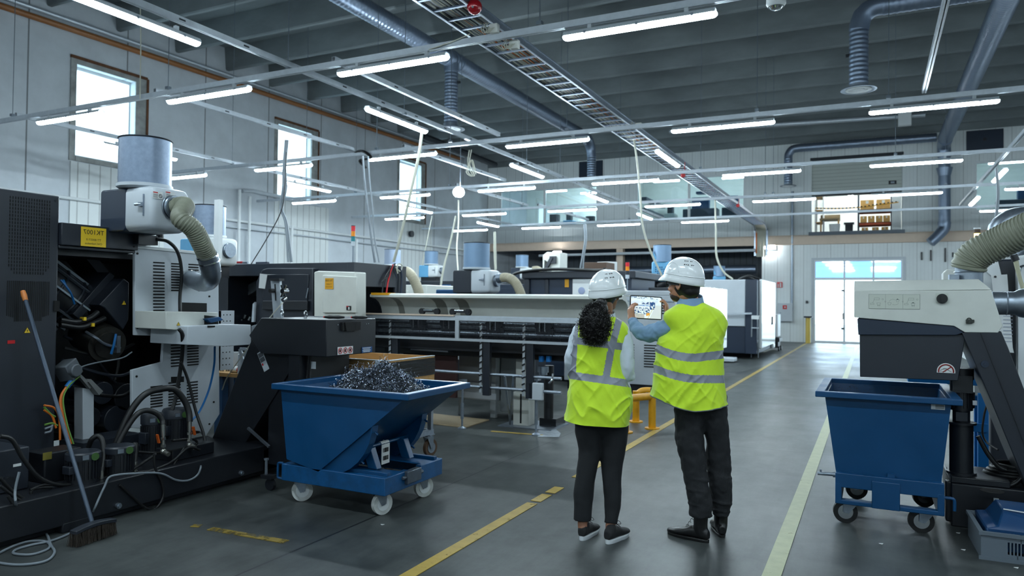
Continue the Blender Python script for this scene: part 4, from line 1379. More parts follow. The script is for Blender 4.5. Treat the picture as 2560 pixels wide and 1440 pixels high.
# ---------------------------------------------------------------- coolant tank with pumps
tank = thing('coolant_tank', 'low black coolant tank with pumps along the left lathe base', 'tank', (-5.1, 3.6, 0))
b = MB(); b.box((-5.52, 2.2, 0.05), (-4.71, 4.86, 0.27)); b.box((-5.45, 2.25, 0.0), (-4.78, 4.8, 0.05)); build('tank_body', b, M_black, tank, bevel=0.008)
b = MB(); b.box((-5.52, 4.7, 0.05), (-4.71, 5.2, 0.24)); build('tank_end', b, M_black, tank, bevel=0.008)
for yy in (3.35, 4.45):
    b = MB(); b.cyl((-4.71, yy, 0.09), (-4.69, yy, 0.09), 0.02, n=12); b.cyl((-4.69, yy, 0.09), (-4.68, yy, 0.09), 0.014, n=6); build('drain_plug', b, M_steel, tank)


def motor(u0, u1, v0, v1, zb=0.27, led=False):
    cu = (u0 + u1) / 2
    x = {0: -5.0}.get(0)
    # depth from base height
    c = P(cu, v1, z=zb)
    c = Vector((max(-5.3, min(-4.86, c.x)), 0, zb))
    base = P(cu, v1, x=c.x)
    top = P(cu, v0, x=c.x)
    dpt = (base - Vector((0, 0, CAMZ))).dot(CF)
    r = (u1 - u0) / 2 / FOC * dpt
    z0 = max(zb, base.z); z1 = top.z
    cx, cy = base.x, base.y
    h = z1 - zb
    b = MB(); b.cyl((cx, cy, zb), (cx, cy, zb + h * 0.78), r * 0.9, n=32)
    pm = build('pump_motor', b, M_black, tank)
    b = MB()
    for k in range(28):
        a = 2 * PI * k / 28
        o = Vector((math.cos(a), math.sin(a), 0))
        b.bar(Vector((cx, cy, zb + h * 0.15)) + o * r * 0.93, Vector((cx, cy, zb + h * 0.72)) + o * r * 0.93, 0.006, r * 0.14, up=o)
    build('fins', b, M_black, pm)
    b = MB(); b.lathe([(0, h * 0.76), (r, h * 0.76), (r, h * 0.94), (r * 0.9, h * 0.99), (r * 0.6, h), (0, h)], (cx, cy, zb), n=32); build('fan_cover', b, M_black2, pm)
    b = MB(); b.box((cx - 0.03, cy - r * 1.15, zb + h * 0.35), (cx + 0.05, cy - r * 0.6, zb + h * 0.6)); build('terminal_box', b, M_black2, pm, bevel=0.005)
    ang = math.atan2(-cy, -cx) + 0.4
    rt = Vector((-math.sin(ang), math.cos(ang), 0))
    c2 = Vector((cx + math.cos(ang) * (r + 0.002), cy + math.sin(ang) * (r + 0.002), zb + h * 0.86))
    k = MB(); k.M = plane_M(c2, rt, UZ); k.box((-0.05, -0.014, -0.004), (-0.01, 0.016, 0.001)); build('rating_plate', k, M_steel, pm)
    k = MB(); k.M = plane_M(c2, rt, UZ); k.lathe([(0, 0), (0.026, 0), (0.026, 0.002), (0, 0.002)], (0.03, 0, 0), n=20)
    for i_, v_ in enumerate(k.v):
        pass
    build('green_badge', k, mat('green_badge_enamel', (60, 92, 44), 0.4) if 'green_badge_enamel' not in bpy.data.materials else bpy.data.materials['green_badge_enamel'], pm)
    return pm


motor(352, 404, 1032, 1145)
motor(406, 470, 1020, 1110)
motor(166, 246, 1127, 1232)
motor(258, 332, 1112, 1190)
b = MB()
c = P(130, 1150, x=-5.1); b.box(c + Vector((-0.12, -0.1, -0.14)), c + Vector((0.08, 0.16, 0.07)))
pb = build('pump_gearbox', b, M_black, tank, bevel=0.01)
sticker(pb, P(118, 1140, x=-5.015), 0.06, 0.05, mat('faded_yellow_label', (120, 110, 40), 0.6), RX, UZ)
b = MB(); b.box((-5.3, 3.9, 0.27), (-4.85, 4.3, 0.36)); b.box((-5.35, 3.2, 0.27), (-5.1, 3.7, 0.33)); build('manifold_plate', b, M_black, tank, bevel=0.006)


def valve(u, v0, v1, x=-4.83):
    t_ = P(u, v0, x=x); q = P(u, v1, x=x)
    b = MB(); b.cyl(t_, t_.lerp(q, 0.35), 0.017, n=14); b.cyl(t_.lerp(q, 0.35), t_.lerp(q, 0.72), 0.013, n=14); b.cyl(t_.lerp(q, 0.40), t_.lerp(q, 0.48), 0.02, n=6); b.cyl(t_.lerp(q, 0.62), t_.lerp(q, 0.70), 0.02, n=6)
    b.ball(t_.lerp(q, 0.84), 0.024, 12, 8); b.cyl(t_.lerp(q, 0.84), t_.lerp(q, 0.86) + Vector((0.06, 0.0, -0.01)), 0.018, n=14)
    vv = build('brass_valve', b, mat('plated_fitting', (176, 176, 170), 0.25, 0.9) if 'plated_fitting' not in bpy.data.materials else bpy.data.materials['plated_fitting'], tank)
    return t_, q, vv


v1_, _, a_ = valve(408, 1060, 1142)
v2_, _, b_ = valve(474, 1052, 1124)
v3_, _, _ = valve(253, 1175, 1232)
v4_, _, _ = valve(337, 1153, 1212)
for vv, (u, v) in ((a_, (394, 1098)), (b_, (484, 1078))):
    c = P(u, v, x=-4.80); k = MB(); k.bar(c + Vector((0, -0.005, 0.035)), c + Vector((0, 0.012, -0.03)), 0.012, 0.02, up=(1, 0, 0)); build('orange_lever', k, mat('orange_lever_paint', (190, 84, 26), 0.4) if 'orange_lever_paint' not in bpy.data.materials else bpy.data.materials['orange_lever_paint'], vv)


def hosep(L, r, m=M_rubber, x=-4.9, x1=None, nm='rubber_hose'):
    n = len(L)
    pts = [P(u, v, x=x + ((x1 if x1 is not None else x) - x) * i / (n - 1)) for i, (u, v) in enumerate(L)]
    b = MB(); b.tube(pts, r, n=12, k=8)
    return build(nm, b, m, tank)


hosep([(282, 1135), (300, 1085), (328, 1026), (360, 988), (395, 974), (434, 973), (460, 1000), (472, 1030), (474, 1055)], 0.024, x=-5.0, x1=-4.83)
hosep([(268, 1170), (295, 1110), (322, 1062), (345, 1034), (368, 1026), (392, 1034), (405, 1050), (408, 1062)], 0.020, x=-4.95, x1=-4.83)
hosep([(221, 1118), (230, 1098), (246, 1090), (257, 1105), (259, 1140), (254, 1178)], 0.018, x=-5.0, x1=-4.83)
hosep([(298, 1180), (318, 1140), (332, 1116), (339, 1112), (339, 1135), (337, 1155)], 0.017, x=-4.9, x1=-4.83)
hosep([(0, 1090), (30, 1100), (60, 1150), (100, 1195), (150, 1212), (210, 1205), (280, 1190)], 0.014, x=-4.85)
hosep([(0, 1195), (40, 1235), (95, 1258), (160, 1245), (220, 1215), (300, 1190), (345, 1165), (390, 1135)], 0.011, x=-4.8)
hosep([(0, 1215), (50, 1250), (110, 1268), (180, 1250), (240, 1225), (320, 1195), (420, 1160), (470, 1120), (500, 1125)], 0.010, x=-4.76)
hosep([(20, 1240), (45, 1275), (85, 1282), (115, 1265), (160, 1240)], 0.010, x=-4.72)
hosep([(75, 1225), (110, 1212), (150, 1215), (155, 1232), (110, 1243), (80, 1238), (85, 1222), (130, 1218)], 0.010, x=-4.85)
hosep([(385, 1135), (388, 1170), (404, 1205), (408, 1240), (390, 1270), (365, 1270), (330, 1240), (300, 1212)], 0.009, x=-4.695)
hosep([(460, 1120), (430, 1170), (425, 1180), (350, 1180), (270, 1215)], 0.008, x=-4.78)
hosep([(345, 1130), (400, 1132), (470, 1118), (492, 1108), (480, 1098), (430, 1102)], 0.010, x=-4.86)
# grey electrical cord looping to the floor
pts = [P(u, v, x=-4.86) for u, v in ((535, 1136), (508, 1149), (512, 1158), (500, 1156))] + [P(u, v, x=-4.685) for u, v in ((502, 1168), (493, 1188), (470, 1201), (440, 1200), (410, 1186), (380, 1182))] + [P(u, v, x=-4.68) for u, v in ((330, 1184), (295, 1187), (272, 1194), (262, 1215), (250, 1240), (236, 1272))]
fl = [(222, 1298), (190, 1325), (135, 1350), (80, 1362), (40, 1374), (36, 1384), (80, 1386), (120, 1372), (122, 1358), (100, 1352), (60, 1356), (10, 1376), (-20, 1400), (40, 1412), (110, 1404), (136, 1382), (126, 1360), (112, 1330), (70, 1305), (45, 1285)]
pts += [P(u, v, z=0.009) for u, v in fl]
pts += [P(u, v, x=-4.69) for u, v in ((40, 1262), (38, 1225), (48, 1180))]
b = MB(); b.tube(pts, 0.0075, n=8, k=6)
build('extension_cord', b, M_cable_g, label='grey power cord looped on the floor by the broom and draped over the tank', cat='cord')
# dark left-hand junction housing near the image edge
jb = thing('junction_housing', 'small dark electrical housing low at the left image edge', 'electrical box', (-5.2, 2.6, 0.27))
b = MB(); b.box((-5.35, 2.45, 0.27), (-5.0, 2.92, 0.55)); build('case', b, M_black2, jb, bevel=0.01)
sticker(jb, Vector((-4.997, 2.84, 0.44)), 0.05, 0.018, M_paper, RX, UZ)
b = MB(); b.cyl((-5.0, 2.78, 0.35), (-4.96, 2.78, 0.35), 0.03, n=16); build('socket', b, M_black, jb)
# dark angle block on floor left of the broom head
b = MB(); c = P(165, 1318, z=0); b.box(c + Vector((-0.13, -0.1, 0)), c + Vector((0.12, 0.12, 0.07)))
build('floor_block', b, M_black, label='low black block on the floor behind the broom head', cat='block', bevel=0.01)

# ---------------------------------------------------------------- broom
g0 = P(57, 728, x=-5.40); fl0 = P(232, 1312, z=0.09)
br = thing('broom', 'long-handled dark push broom leaning on the black cabinet', 'broom', P(230, 1345, z=0))
d_ = (fl0 - g0)
b = MB(); b.cyl(g0 + d_ * 0.035, fl0, 0.0135, n=12); build('handle', b, mat('dark_broom_handle', (70, 82, 98), 0.3, 0.3), br)
b = MB(); b.tube([g0, g0 + d_ * 0.02, g0 + d_ * 0.045], [0.016, 0.019, 0.016], n=14, k=2); build('grip', b, mat('orange_grip', (196, 116, 52), 0.5), br)
ha, hb = P(182, 1332, z=0.09), P(284, 1300, z=0.09)
hd_ = (hb - ha).normalized()
b = MB()
rings = []
for k in range(9):
    t_ = k / 8
    c = ha.lerp(hb, t_) + Vector((0, 0, 0.015 * math.sin(PI * t_)))
    s_ = hd_.cross(Vector((0, 0, 1)))
    rings.append([c + s_ * 0.03 + Vector((0, 0, -0.012)), c + s_ * 0.03 + Vector((0, 0, 0.012)), c - s_ * 0.03 + Vector((0, 0, 0.012)), c - s_ * 0.03 + Vector((0, 0, -0.012))])
b.loft(rings); build('head', b, M_black2, br, bevel=0.004)
b = MB()
r2 = random.Random(3)
for k in range(900):
    t_ = r2.random(); s_ = hd_.cross(Vector((0, 0, 1))) * r2.uniform(-0.028, 0.028)
    p0 = ha.lerp(hb, t_) + s_ + Vector((0, 0, 0.0))
    p1 = p0 + Vector((r2.uniform(-.012, .012), r2.uniform(-.012, .012), 0)) + s_ * 0.3
    p1.z = 0.002 + r2.random() * 0.004
    b.bar(p0, p1, 0.002, 0.002)
build('bristles', b, mat('dusty_bristles', (58, 50, 44), 0.9, var=0.4, vscale=30), br, kind='stuff')

# ---------------------------------------------------------------- chip conveyor
cv = thing('chip_conveyor', 'black chip conveyor discharging over the blue tipping hopper', 'conveyor', (-4.4, 4.9, 0))
YC0, YC1 = 4.66, 5.32
XC = -4.0
b = MB(); b.prism([(XC, 1.375), (-4.72, 1.375), (-4.86, 1.22), (-4.72, 1.07), (XC, 1.07)], 'y', YC0, YC1); hd = build('discharge_head', b, M_black, cv, bevel=0.006)
b = MB(); b.prism([(-4.35, 1.07), (-4.9, 1.2), (-5.45, 0.12), (-5.1, 0.10), (-5.0, 0.22)], 'y', YC0 + 0.08, YC1 - 0.1); build('inclined_body', b, M_black, cv, bevel=0.006)
b = MB(); b.box((-4.72, YC0 + 0.1, 0.1), (-4.25, YC1 - 0.05, 1.07)); build('lower_chute', b, M_black, cv, bevel=0.006)
b = MB(); b.box((XC - 0.02, YC0 + 0.18, 1.28), (XC + 0.02, YC0 + 0.42, 1.35)); b.prism([(YC0 + 0.2, 1.35), (YC0 + 0.4, 1.35), (YC0 + 0.38, 1.275), (YC0 + 0.22, 1.275)], 'x', XC, XC + 0.03); build('hatch', b, M_hole, hd)
sg = sticker(hd, P(863, 876, x=XC + 0.003), 0.20, 0.065, M_paper, RX, UZ, 'safety_sign', 'white sign of three red prohibition symbols')
k = MB(); k.M = plane_M(P(863, 876, x=XC + 0.005), RX, UZ)
for q in (-0.065, 0, 0.065):
    k.torus((q, 0, 0.002), 0.024, 0.003, n=24, k=4); k.bar((q - 0.017, 0.017, 0.003), (q + 0.017, -0.017, 0.003), 0.004, 0.001)
build('prohibition_ring', k, M_red, sg)
k = MB(); k.M = plane_M(P(863, 876, x=XC + 0.005), RX, UZ)
for q in (-0.065, 0, 0.065):
    k.ball((q, 0, 0), (0.012, 0.014, 0.001), 10, 6); k.bar((q - 0.01, -0.012, 0.001), (q + 0.012, 0.008, 0.001), 0.006, 0.001)
build('hand_symbol', k, M_ink, sg)
bs = sticker(hd, P(917, 874, x=XC + 0.003), 0.145, 0.05, mat('blue_notice', (20, 72, 128), 0.5), RX, UZ, 'notice', 'blue notice with small white print')
k = MB(); k.M = plane_M(P(917, 874, x=XC + 0.005), RX, UZ)
for q in range(4):
    k.box((-0.06 + 0.01 * (q % 2), 0.014 - q * 0.011, 0), (0.055 - 0.012 * (q % 2), 0.018 - q * 0.011, 0.001))
build('small_print', k, M_paper, bs)
b = MB()
for yy in (0.14, 0.18, 0.52, 0.55):
    for zz in (1.33, 1.12):
        b.cyl((XC, YC0 + yy, zz), (XC + 0.004, YC0 + yy, zz), 0.005, n=8)
build('screw', b, M_chrome, hd)
# parts lying on top of head
e_ = MB(); c = P(705, 785, y=4.75); e_.torus((c.x, 4.75, 1.42), 0.022, 0.006, axis=(0.4, 1, 0), n=18, k=6); e_.cyl((c.x, 4.75, 1.375), (c.x, 4.75, 1.398), 0.014, n=10); build('eye_bolt', e_, M_chrome, cv)
c = P(764, 785, y=4.8); e_ = MB(); e_.torus((c.x, 4.8, 1.415), 0.022, 0.006, axis=(1, 0.2, 0), n=18, k=6); e_.cyl((c.x, 4.8, 1.375), (c.x, 4.8, 1.395), 0.014, n=10); build('eye_bolt', e_, M_chrome, cv)
for (ua, ub, uc, y, lab) in ((770, 812, 850, 4.9, 'screwdriver with black handle lying on the conveyor head, left one'), (850, 880, 908, 5.0, 'screwdriver with black handle lying on the conveyor head, right one')):
    s_ = thing('screwdriver', lab, 'tool', P(ub, 795, y=y))
    pa, pm_, pc = [Vector((P(u, 795, y=y).x, y + (0.06 if u == uc else 0), 1.39)) for u in (ua, ub, uc)]
    k = MB(); k.cyl(pa, pm_, 0.004, n=8); build('shaft', k, M_chrome, s_)
    k = MB(); k.tube([pm_, pm_.lerp(pc, 0.3), pm_.lerp(pc, 0.6), pc], [0.009, 0.015, 0.013, 0.015, 0.008], n=12, k=4); build('handle', k, M_rubber, s_)
    k = MB(); k.cyl(pm_.lerp(pa, 0.05), pm_, 0.009, n=10); build('ferrule', k, M_red, s_)
# label on the incline, leg and castor
R_ = Matrix.Rotation(-0.55, 3, 'Y')
c = P(658, 903, y=YC0 + 0.075)
k = MB(); k.M = plane_M(c, (0.87, 0, 0.48), (-0.48, 0, 0.87)); k.box((-0.03, -0.09, 0), (0.035, 0.09, 0.003)); st = build('rating_label', k, M_greyw, cv, label='tilted grey rating label')
k = MB(); k.M = plane_M(c - Vector((0, 0.004, 0)), (0.87, 0, 0.48), (-0.48, 0, 0.87)); k.box((-0.025, -0.005, 0), (0.03, 0.035, 0.001)); k.box((-0.025, 0.04, 0), (0.03, 0.08, 0.001)); build('dark_field', k, mat('label_grey', (80, 84, 90), 0.5), st)
k = MB(); k.M = plane_M(c - Vector((0, 0.004, 0)), (0.87, 0, 0.48), (-0.48, 0, 0.87)); k.box((-0.022, -0.035, 0), (-0.008, -0.015, 0.001)); build('red_mark', k, M_red, st)
k = MB(); q = P(650, 1090, y=YC0); k.bar(P(620, 1070, y=YC0 + 0.05), P(673, 1117, y=YC0 + 0.05), 0.02, 0.02); build('brace', k, M_steel, cv)
k = MB(); k.box((-4.42, YC0 + 0.02, 0.16), (-4.3, YC0 + 0.12, 1.07)); build('leg', k, M_black, cv)
k = MB(); cc = P(665, 1195, z=0.09); k.cyl((cc.x, cc.y, 0.12), (cc.x, cc.y, 0.24), 0.012, n=10); k.cyl((cc.x, cc.y, 0.235), (cc.x, cc.y, 0.25), 0.02, n=6); build('levelling_screw', k, M_steel, cv)
k = MB(); k.cyl((cc.x + 0.05, cc.y - 0.015, 0.045), (cc.x + 0.05, cc.y + 0.015, 0.045), 0.045, n=20); k.box((cc.x - 0.03, cc.y - 0.03, 0.09), (cc.x + 0.08, cc.y + 0.03, 0.12)); build('castor', k, M_black, cv)
k = MB(); k.tube([P(768, 870, y=4.7), P(773, 885, y=4.7), P(770, 930, y=4.72), P(768, 945, y=4.72)], 0.012, n=8); build('cable', k, M_rubber, cv)
k = MB(); k.M = plane_M(P(784, 913, y=4.74), FXr, UZ); k.box((-0.025, -0.03, 0), (0.025, 0.03, 0.003)); build('small_plate', k, M_greyw, cv)

# ---------------------------------------------------------------- blue tipping hopper
def castor(parent, x, y, r, dx, wheel_m, hub_m, w=0.04, zt=0.2, ang=0.0):
    """dx: trail offset along x"""
    k = MB()
    s = Vector((math.cos(ang), math.sin(ang), 0))
    n_ = Vector((-math.sin(ang), math.cos(ang), 0))
    c = Vector((x, y, r)) + s * dx
    k.cyl(c - n_ * w / 2, c + n_ * w / 2, r, n=28)
    cs = build('castor', k, wheel_m, parent)
    k = MB(); k.cyl(c - n_ * (w / 2 + 0.004), c + n_ * (w / 2 + 0.004), r * 0.62, n=24); build('hub', k, hub_m, cs)
    k = MB()
    for q in (-1, 1):
        a = c + n_ * q * (w / 2 + 0.012)
        t0 = Vector((x, y, zt - 0.015)) + n_ * q * (w / 2 + 0.012)
        k.prism([(0, 0)], 'z', 0, 0) if False else None
        pl = [a + s * 0.018, a - s * 0.018 + Vector((0, 0, -0.01)), t0 - s * 0.045, t0 + s * 0.045]
        vs = [p - n_ * 0.002 for p in pl] + [p + n_ * 0.002 for p in pl]
        k.add(vs, [(0, 1, 2, 3), (7, 6, 5, 4), (0, 4, 5, 1), (1, 5, 6, 2), (2, 6, 7, 3), (3, 7, 4, 0)])
    k.cyl(Vector((x, y, zt - 0.02)), Vector((x, y, zt - 0.005)), 0.04, n=18)
    k.obox(Vector((x, y, zt - 0.003)), (0.1, 0.09, 0.006))
    k.cyl(c - n_ * (w / 2 + 0.018), c + n_ * (w / 2 + 0.018), 0.007, n=8)
    build('fork', k, M_steel, cs)
    return cs


hop = thing('tipping_hopper', 'blue tipping hopper on white wheels, heaped with metal chips', 'hopper', (-3.5, 4.6, 0))
X0, X1, Y0, Y1 = -4.06, -2.90, 4.20, 4.96
side = [(X0 + 0.02, 0.86), (X0 + 0.09, 0.33), (-3.66, 0.27), (X1, 0.86)]
b = MB()
T = 0.008
# side plates, back plate, sloping nose plate, floor of the tub
for y0, y1 in ((Y0, Y0 + T), (Y1 - T, Y1)):
    b.prism(side, 'y', y0, y1)
b.prism([(X0 + 0.02, 0.86), (X0 + 0.09, 0.33), (X0 + 0.10, 0.33), (X0 + 0.03, 0.86)], 'y', Y0 + T, Y1 - T)
b.prism([(-3.66, 0.27), (X1, 0.86), (X1 - 0.012, 0.86), (-3.668, 0.28)], 'y', Y0 + T, Y1 - T)
b.prism([(X0 + 0.09, 0.33), (-3.66, 0.27), (-3.66, 0.28), (X0 + 0.09, 0.34)], 'y', Y0 + T, Y1 - T)
build('tub', b, M_blue, hop)
b = MB()
for a, c in (((X0 - 0.03, Y0 - 0.05, 0.855), (X1 + 0.06, Y0 + 0.0, 0.90)), ((X0 - 0.03, Y1, 0.855), (X1 + 0.06, Y1 + 0.05, 0.90)), ((X0 - 0.03, Y0 - 0.05, 0.855), (X0 + 0.02, Y1 + 0.05, 0.90)), ((X1, Y0 - 0.05, 0.855), (X1 + 0.06, Y1 + 0.05, 0.90))):
    b.box(a, c)
build('rim', b, M_blue, hop, bevel=0.006)
for yy in (Y0 + 0.02, Y1 - 0.10):
    pts = []
    for q in range(9):
        a = math.radians(-92 + q * 11.5)
        pts.append((-3.60 + 0.42 * math.cos(a), 0.68 + 0.42 * math.sin(a)))
    pts2 = [(-3.66 + 0.02, 0.27), (-3.22, 0.62)]
    k = MB(); k.prism(pts + [(-3.20, 0.64), (-3.66, 0.28)], 'y', yy, yy + 0.012)
    for q in range(8):
        a0, a1 = pts[q], pts[q + 1]
        k.bar((a0[0], yy + 0.02, a0[1]), (a1[0], yy + 0.02, a1[1]), 0.07, 0.01, up=(0.5, 0, -0.8))
    for q in (1, 4, 7):
        k.cyl((pts[q][0] + 0.01, yy + 0.02, pts[q][1]), (pts[q][0] + 0.035, yy + 0.02, pts[q][1] - 0.015), 0.008, n=8)
    build('rocker', k, M_blue, hop)
b = MB()
XF0, XF1, YF0, YF1 = -4.02, -3.06, 4.2, 4.96
b.box((XF0, YF0, 0.165), (XF1, YF0 + 0.05, 0.29)); b.box((XF0, YF1 - 0.05, 0.165), (XF1, YF1, 0.29)); b.box((XF0, YF0, 0.165), (XF0 + 0.05, YF1, 0.29)); b.box((XF1 - 0.05, YF0, 0.165), (XF1, YF0 + 0.3, 0.29)); b.box((XF1 - 0.05, YF1 - 0.3, 0.165), (XF1, YF1, 0.29)); b.box((XF1 - 0.05, YF0, 0.165), (XF1, YF1, 0.22))
b.box((XF0, YF0 + 0.05, 0.28), (XF1, YF0 + 0.24, 0.29)); b.box((XF0, YF1 - 0.24, 0.28), (XF1, YF1 - 0.05, 0.29))
build('base_frame', b, mat('scuffed_blue_enamel', (6, 72, 120), 0.45, var=0.25, vscale=12), hop, bevel=0.005)
for yy in (YF0 + 0.05, YF1 - 0.09):
    b = MB(); b.box((XF0 + 0.3, yy, 0.29), (XF1 - 0.02, yy + 0.04, 0.315)); build('guide_rail', b, M_blue, hop, bevel=0.003)
for yy in (YF0 + 0.12, YF1 - 0.22):
    k = MB(); k.prism([(-3.30, 0.31), (-3.22, 0.31), (-3.28, 0.46), (-3.36, 0.46)], 'y', yy, yy + 0.06); build('stop_bracket', k, M_blue, hop, bevel=0.004)
k = MB(); k.cyl((-3.33, YF0 + 0.1, 0.455), (-3.33, YF1 - 0.1, 0.455), 0.012, n=10); build('locking_bar', k, M_blue, hop)
k = MB(); yt = 4.55; k.box((-3.315, yt - 0.05, 0.30), (-3.311, yt + 0.05, 0.45)); k.tube([(-3.313, yt, 0.44), (-3.318, yt, 0.468), (-3.335, yt, 0.475), (-3.345, yt, 0.45)], 0.002, n=4)
rings = []
for q in range(6):
    a = PI * q / 5
    rings.append([(-3.33 + 0.017 * math.cos(a), yt - 0.05, 0.455 + 0.017 * math.sin(a)), (-3.33 + 0.017 * math.cos(a), yt + 0.05, 0.455 + 0.017 * math.sin(a)), (-3.33 + 0.014 * math.cos(a), yt + 0.05, 0.455 + 0.014 * math.sin(a)), (-3.33 + 0.014 * math.cos(a), yt - 0.05, 0.455 + 0.014 * math.sin(a))])
k.loft(rings)
tg = build('paper_tag', k, M_paper, hop, label='white paper tag with barcodes')
k = MB(); r3 = random.Random(5)
for row in (0.405, 0.345):
    y_ = yt - 0.035
    while y_ < yt + 0.032:
        w_ = r3.choice([0.003, 0.006]); k.box((-3.310, y_, row - 0.016), (-3.3095, y_ + w_, row + 0.016)); y_ += w_ + r3.choice([0.003, 0.005])
build('barcode', k, M_ink, tg)
k = MB(); k.tube([(XF0, YF0 + 0.02, 0.29), (XF0 - 0.05, YF0 + 0.02, 0.285), (XF0 - 0.055, YF0 + 0.02, 0.25), (XF0 - 0.055, YF0 + 0.02, 0.2), (XF0 - 0.05, YF0 + 0.02, 0.175), (XF0, YF0 + 0.02, 0.17)], 0.009, n=8, k=3); build('pull_handle', k, M_blue, hop)
k = MB(); c = (XF1, 4.5, 0.25); k.box((XF1 - 0.02, 4.44, 0.20), (XF1 + 0.03, 4.62, 0.29)); k.cyl((XF1 + 0.01, 4.40, 0.25), (XF1 + 0.01, 4.66, 0.25), 0.014, n=10); build('latch', k, mat('scraped_steel', (90, 100, 112), 0.4, 0.6, var=0.4), hop, bevel=0.004)
M_nylon = mat('white_nylon_wheel', (196, 198, 196), 0.45, var=0.14, vscale=20)
for x, y, a in ((-3.92, 4.29, 0.9), (-3.17, 4.29, 1.2), (-3.17, 4.83, 1.1), (-3.92, 4.85, 0.9)):
    castor(hop, x, y, 0.078, 0.02, M_nylon, M_white, 0.038, 0.168, ang=a)

# swarf pile
r4 = random.Random(11)
ch = MB()
M_chip = mat('metal_chips', (138, 146, 160), 0.22, 0.95, var=0.35, vscale=40)
pts = []
def pileh(x, y):
    dx, dy = (x + 3.42) / 0.42, (y - 4.60) / 0.33
    q = dx * dx + dy * dy
    return 0.64 + 0.38 * math.exp(-q * 0.75) + 0.06 * noise.noise(Vector((x * 7, y * 7, 0)))
nx, ny = 26, 18
gv = []
for i in range(nx):
    for j in range(ny):
        x = -3.95 + 0.92 * i / (nx - 1); y = Y0 + 0.02 + (Y1 - Y0 - 0.04) * j / (ny - 1)
        z = min(pileh(x, y), 5)
        zmin = 0.35 if x < -3.66 else 0.28 + (x + 3.66) * 0.78
        gv.append((x, y, max(z - 0.03, zmin + 0.02)))
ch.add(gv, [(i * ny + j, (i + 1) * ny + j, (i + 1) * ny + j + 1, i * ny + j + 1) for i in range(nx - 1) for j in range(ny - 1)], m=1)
for k_ in range(2900):
    x = r4.gauss(-3.44, 0.22); y = r4.gauss(4.56, 0.17)
    if not (X0 + 0.08 < x < X1 - 0.08 and Y0 + 0.03 < y < Y1 - 0.03):
        continue
    z = pileh(x, y) + r4.uniform(-0.03, 0.02)
    if r4.random() < 0.06:
        z += r4.uniform(0.0, 0.07)
    if z < 0.28 + (x + 3.66) * 0.80 + 0.02:
        z = 0.28 + (x + 3.66) * 0.80 + 0.03
    d = Vector((r4.gauss(0, 1), r4.gauss(0, 1), r4.gauss(0, 0.7))).normalized()
    a_, b2, _ = frame_from(d)
    R0 = r4.uniform(0.004, 0.012); Lg = r4.uniform(0.015, 0.06); turns = r4.uniform(0.6, 2.2)
    n = 9
    c = Vector((x, y, z))
    prev = None; vs = []; fs = []
    for q in range(n):
        t_ = q / (n - 1); an = t_ * turns * 2 * PI
        p = c + d * Lg * (t_ - 0.5) + a_ * math.cos(an) * R0 + b2 * math.sin(an) * R0
        w_ = (a_ * math.cos(an) + d * 0.8).normalized() * 0.0024
        vs += [p - w_, p + w_]
        if q:
            fs.append((2 * q - 2, 2 * q - 1, 2 * q + 1, 2 * q))
    ch.add(vs, fs, m=0)
for k_ in range(130):
    x = r4.gauss(-3.38, 0.17); y = r4.gauss(4.55, 0.13)
    z = pileh(x, y)
    p = Vector((x, y, z)); d = Vector((r4.gauss(0, 0.6), r4.gauss(0, 0.6), 0.9)).normalized()
    pp_ = [p]
    for q in range(5):
        d = (d + Vector((r4.gauss(0, .5), r4.gauss(0, .5), r4.gauss(-0.25, .4)))).normalized()
        p = p + d * 0.022
        if z + 0.1 > p.z > max(z - 0.01, 0.33 + (p.x + 3.66) * 0.80) and Y0 + 0.02 < p.y < Y1 - 0.02: pp_.append(p)
    if len(pp_) > 2:
        ch.tube(pp_, 0.0012, n=4, k=3, m=0)
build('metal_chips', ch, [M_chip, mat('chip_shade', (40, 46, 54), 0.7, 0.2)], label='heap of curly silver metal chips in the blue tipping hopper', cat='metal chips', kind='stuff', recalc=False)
# ================================================================ dark lathe behind the conveyor
def xz(L, y):
    return [(P(u, v, y=y).x, P(u, v, y=y).z) for u, v in L]


YM, XM = 7.0, -5.6
m = thing('cnc_lathe', 'wide dark lathe with a light grey cabinet door, behind the chip conveyor', 'machine', (-7.2, 7.6, 0))
b = MB(); b.box((-9.6, YM, 1.83), (XM, 8.1, 1.99)); b.box((-9.6, 8.0, 0.1), (XM, 8.1, 1.83)); b.box((-9.6, YM + 0.05, 0.1), (-7.75, 8.0, 1.83)); b.box((-9.6, YM + 0.1, 0.1), (XM - 0.05, 8.0, 0.75)); b.box((-6.3, YM, 0.1), (XM - 0.42, YM + 0.1, 1.83)); b.box((XM - 0.04, 7.85, 0.1), (XM, 8.1, 1.83)); b.box((XM - 0.1, YM, 1.70), (XM, 8.1, 1.99))
build('enclosure', b, M_black2, m, bevel=0.006)
b = MB(); b.box((-7.7, 7.9, 0.75), (-6.35, 7.95, 1.8)); build('inner_wall', b, M_black, m)
# castings inside the open work area
b = MB(); b.prism(xz([(560, 745), (640, 700), (650, 720), (585, 760), (580, 780), (562, 775)], 7.4), 'y', 7.4, 7.6); build('turret_casting', b, mat('worn_casting', (92, 98, 104), 0.5, 0.4, var=0.3, vscale=8), m, bevel=0.01)
c = P(588, 755, y=7.35); b = MB(); b.cyl(c, c + Vector((0, 0.2, 0)), 0.13, n=8); build('tool_disc', b, mat('worn_disc', (84, 88, 94), 0.45, 0.5, var=0.3), m, bevel=0.008)
for uu, vv in ((610, 795), (622, 800), (600, 806)):
    c = P(uu, vv, y=7.3); b = MB(); b.cyl(c, c + Vector((0.03, 0, 0.05)), 0.02, n=10); build('chuck_jaw', b, M_chrome, m)
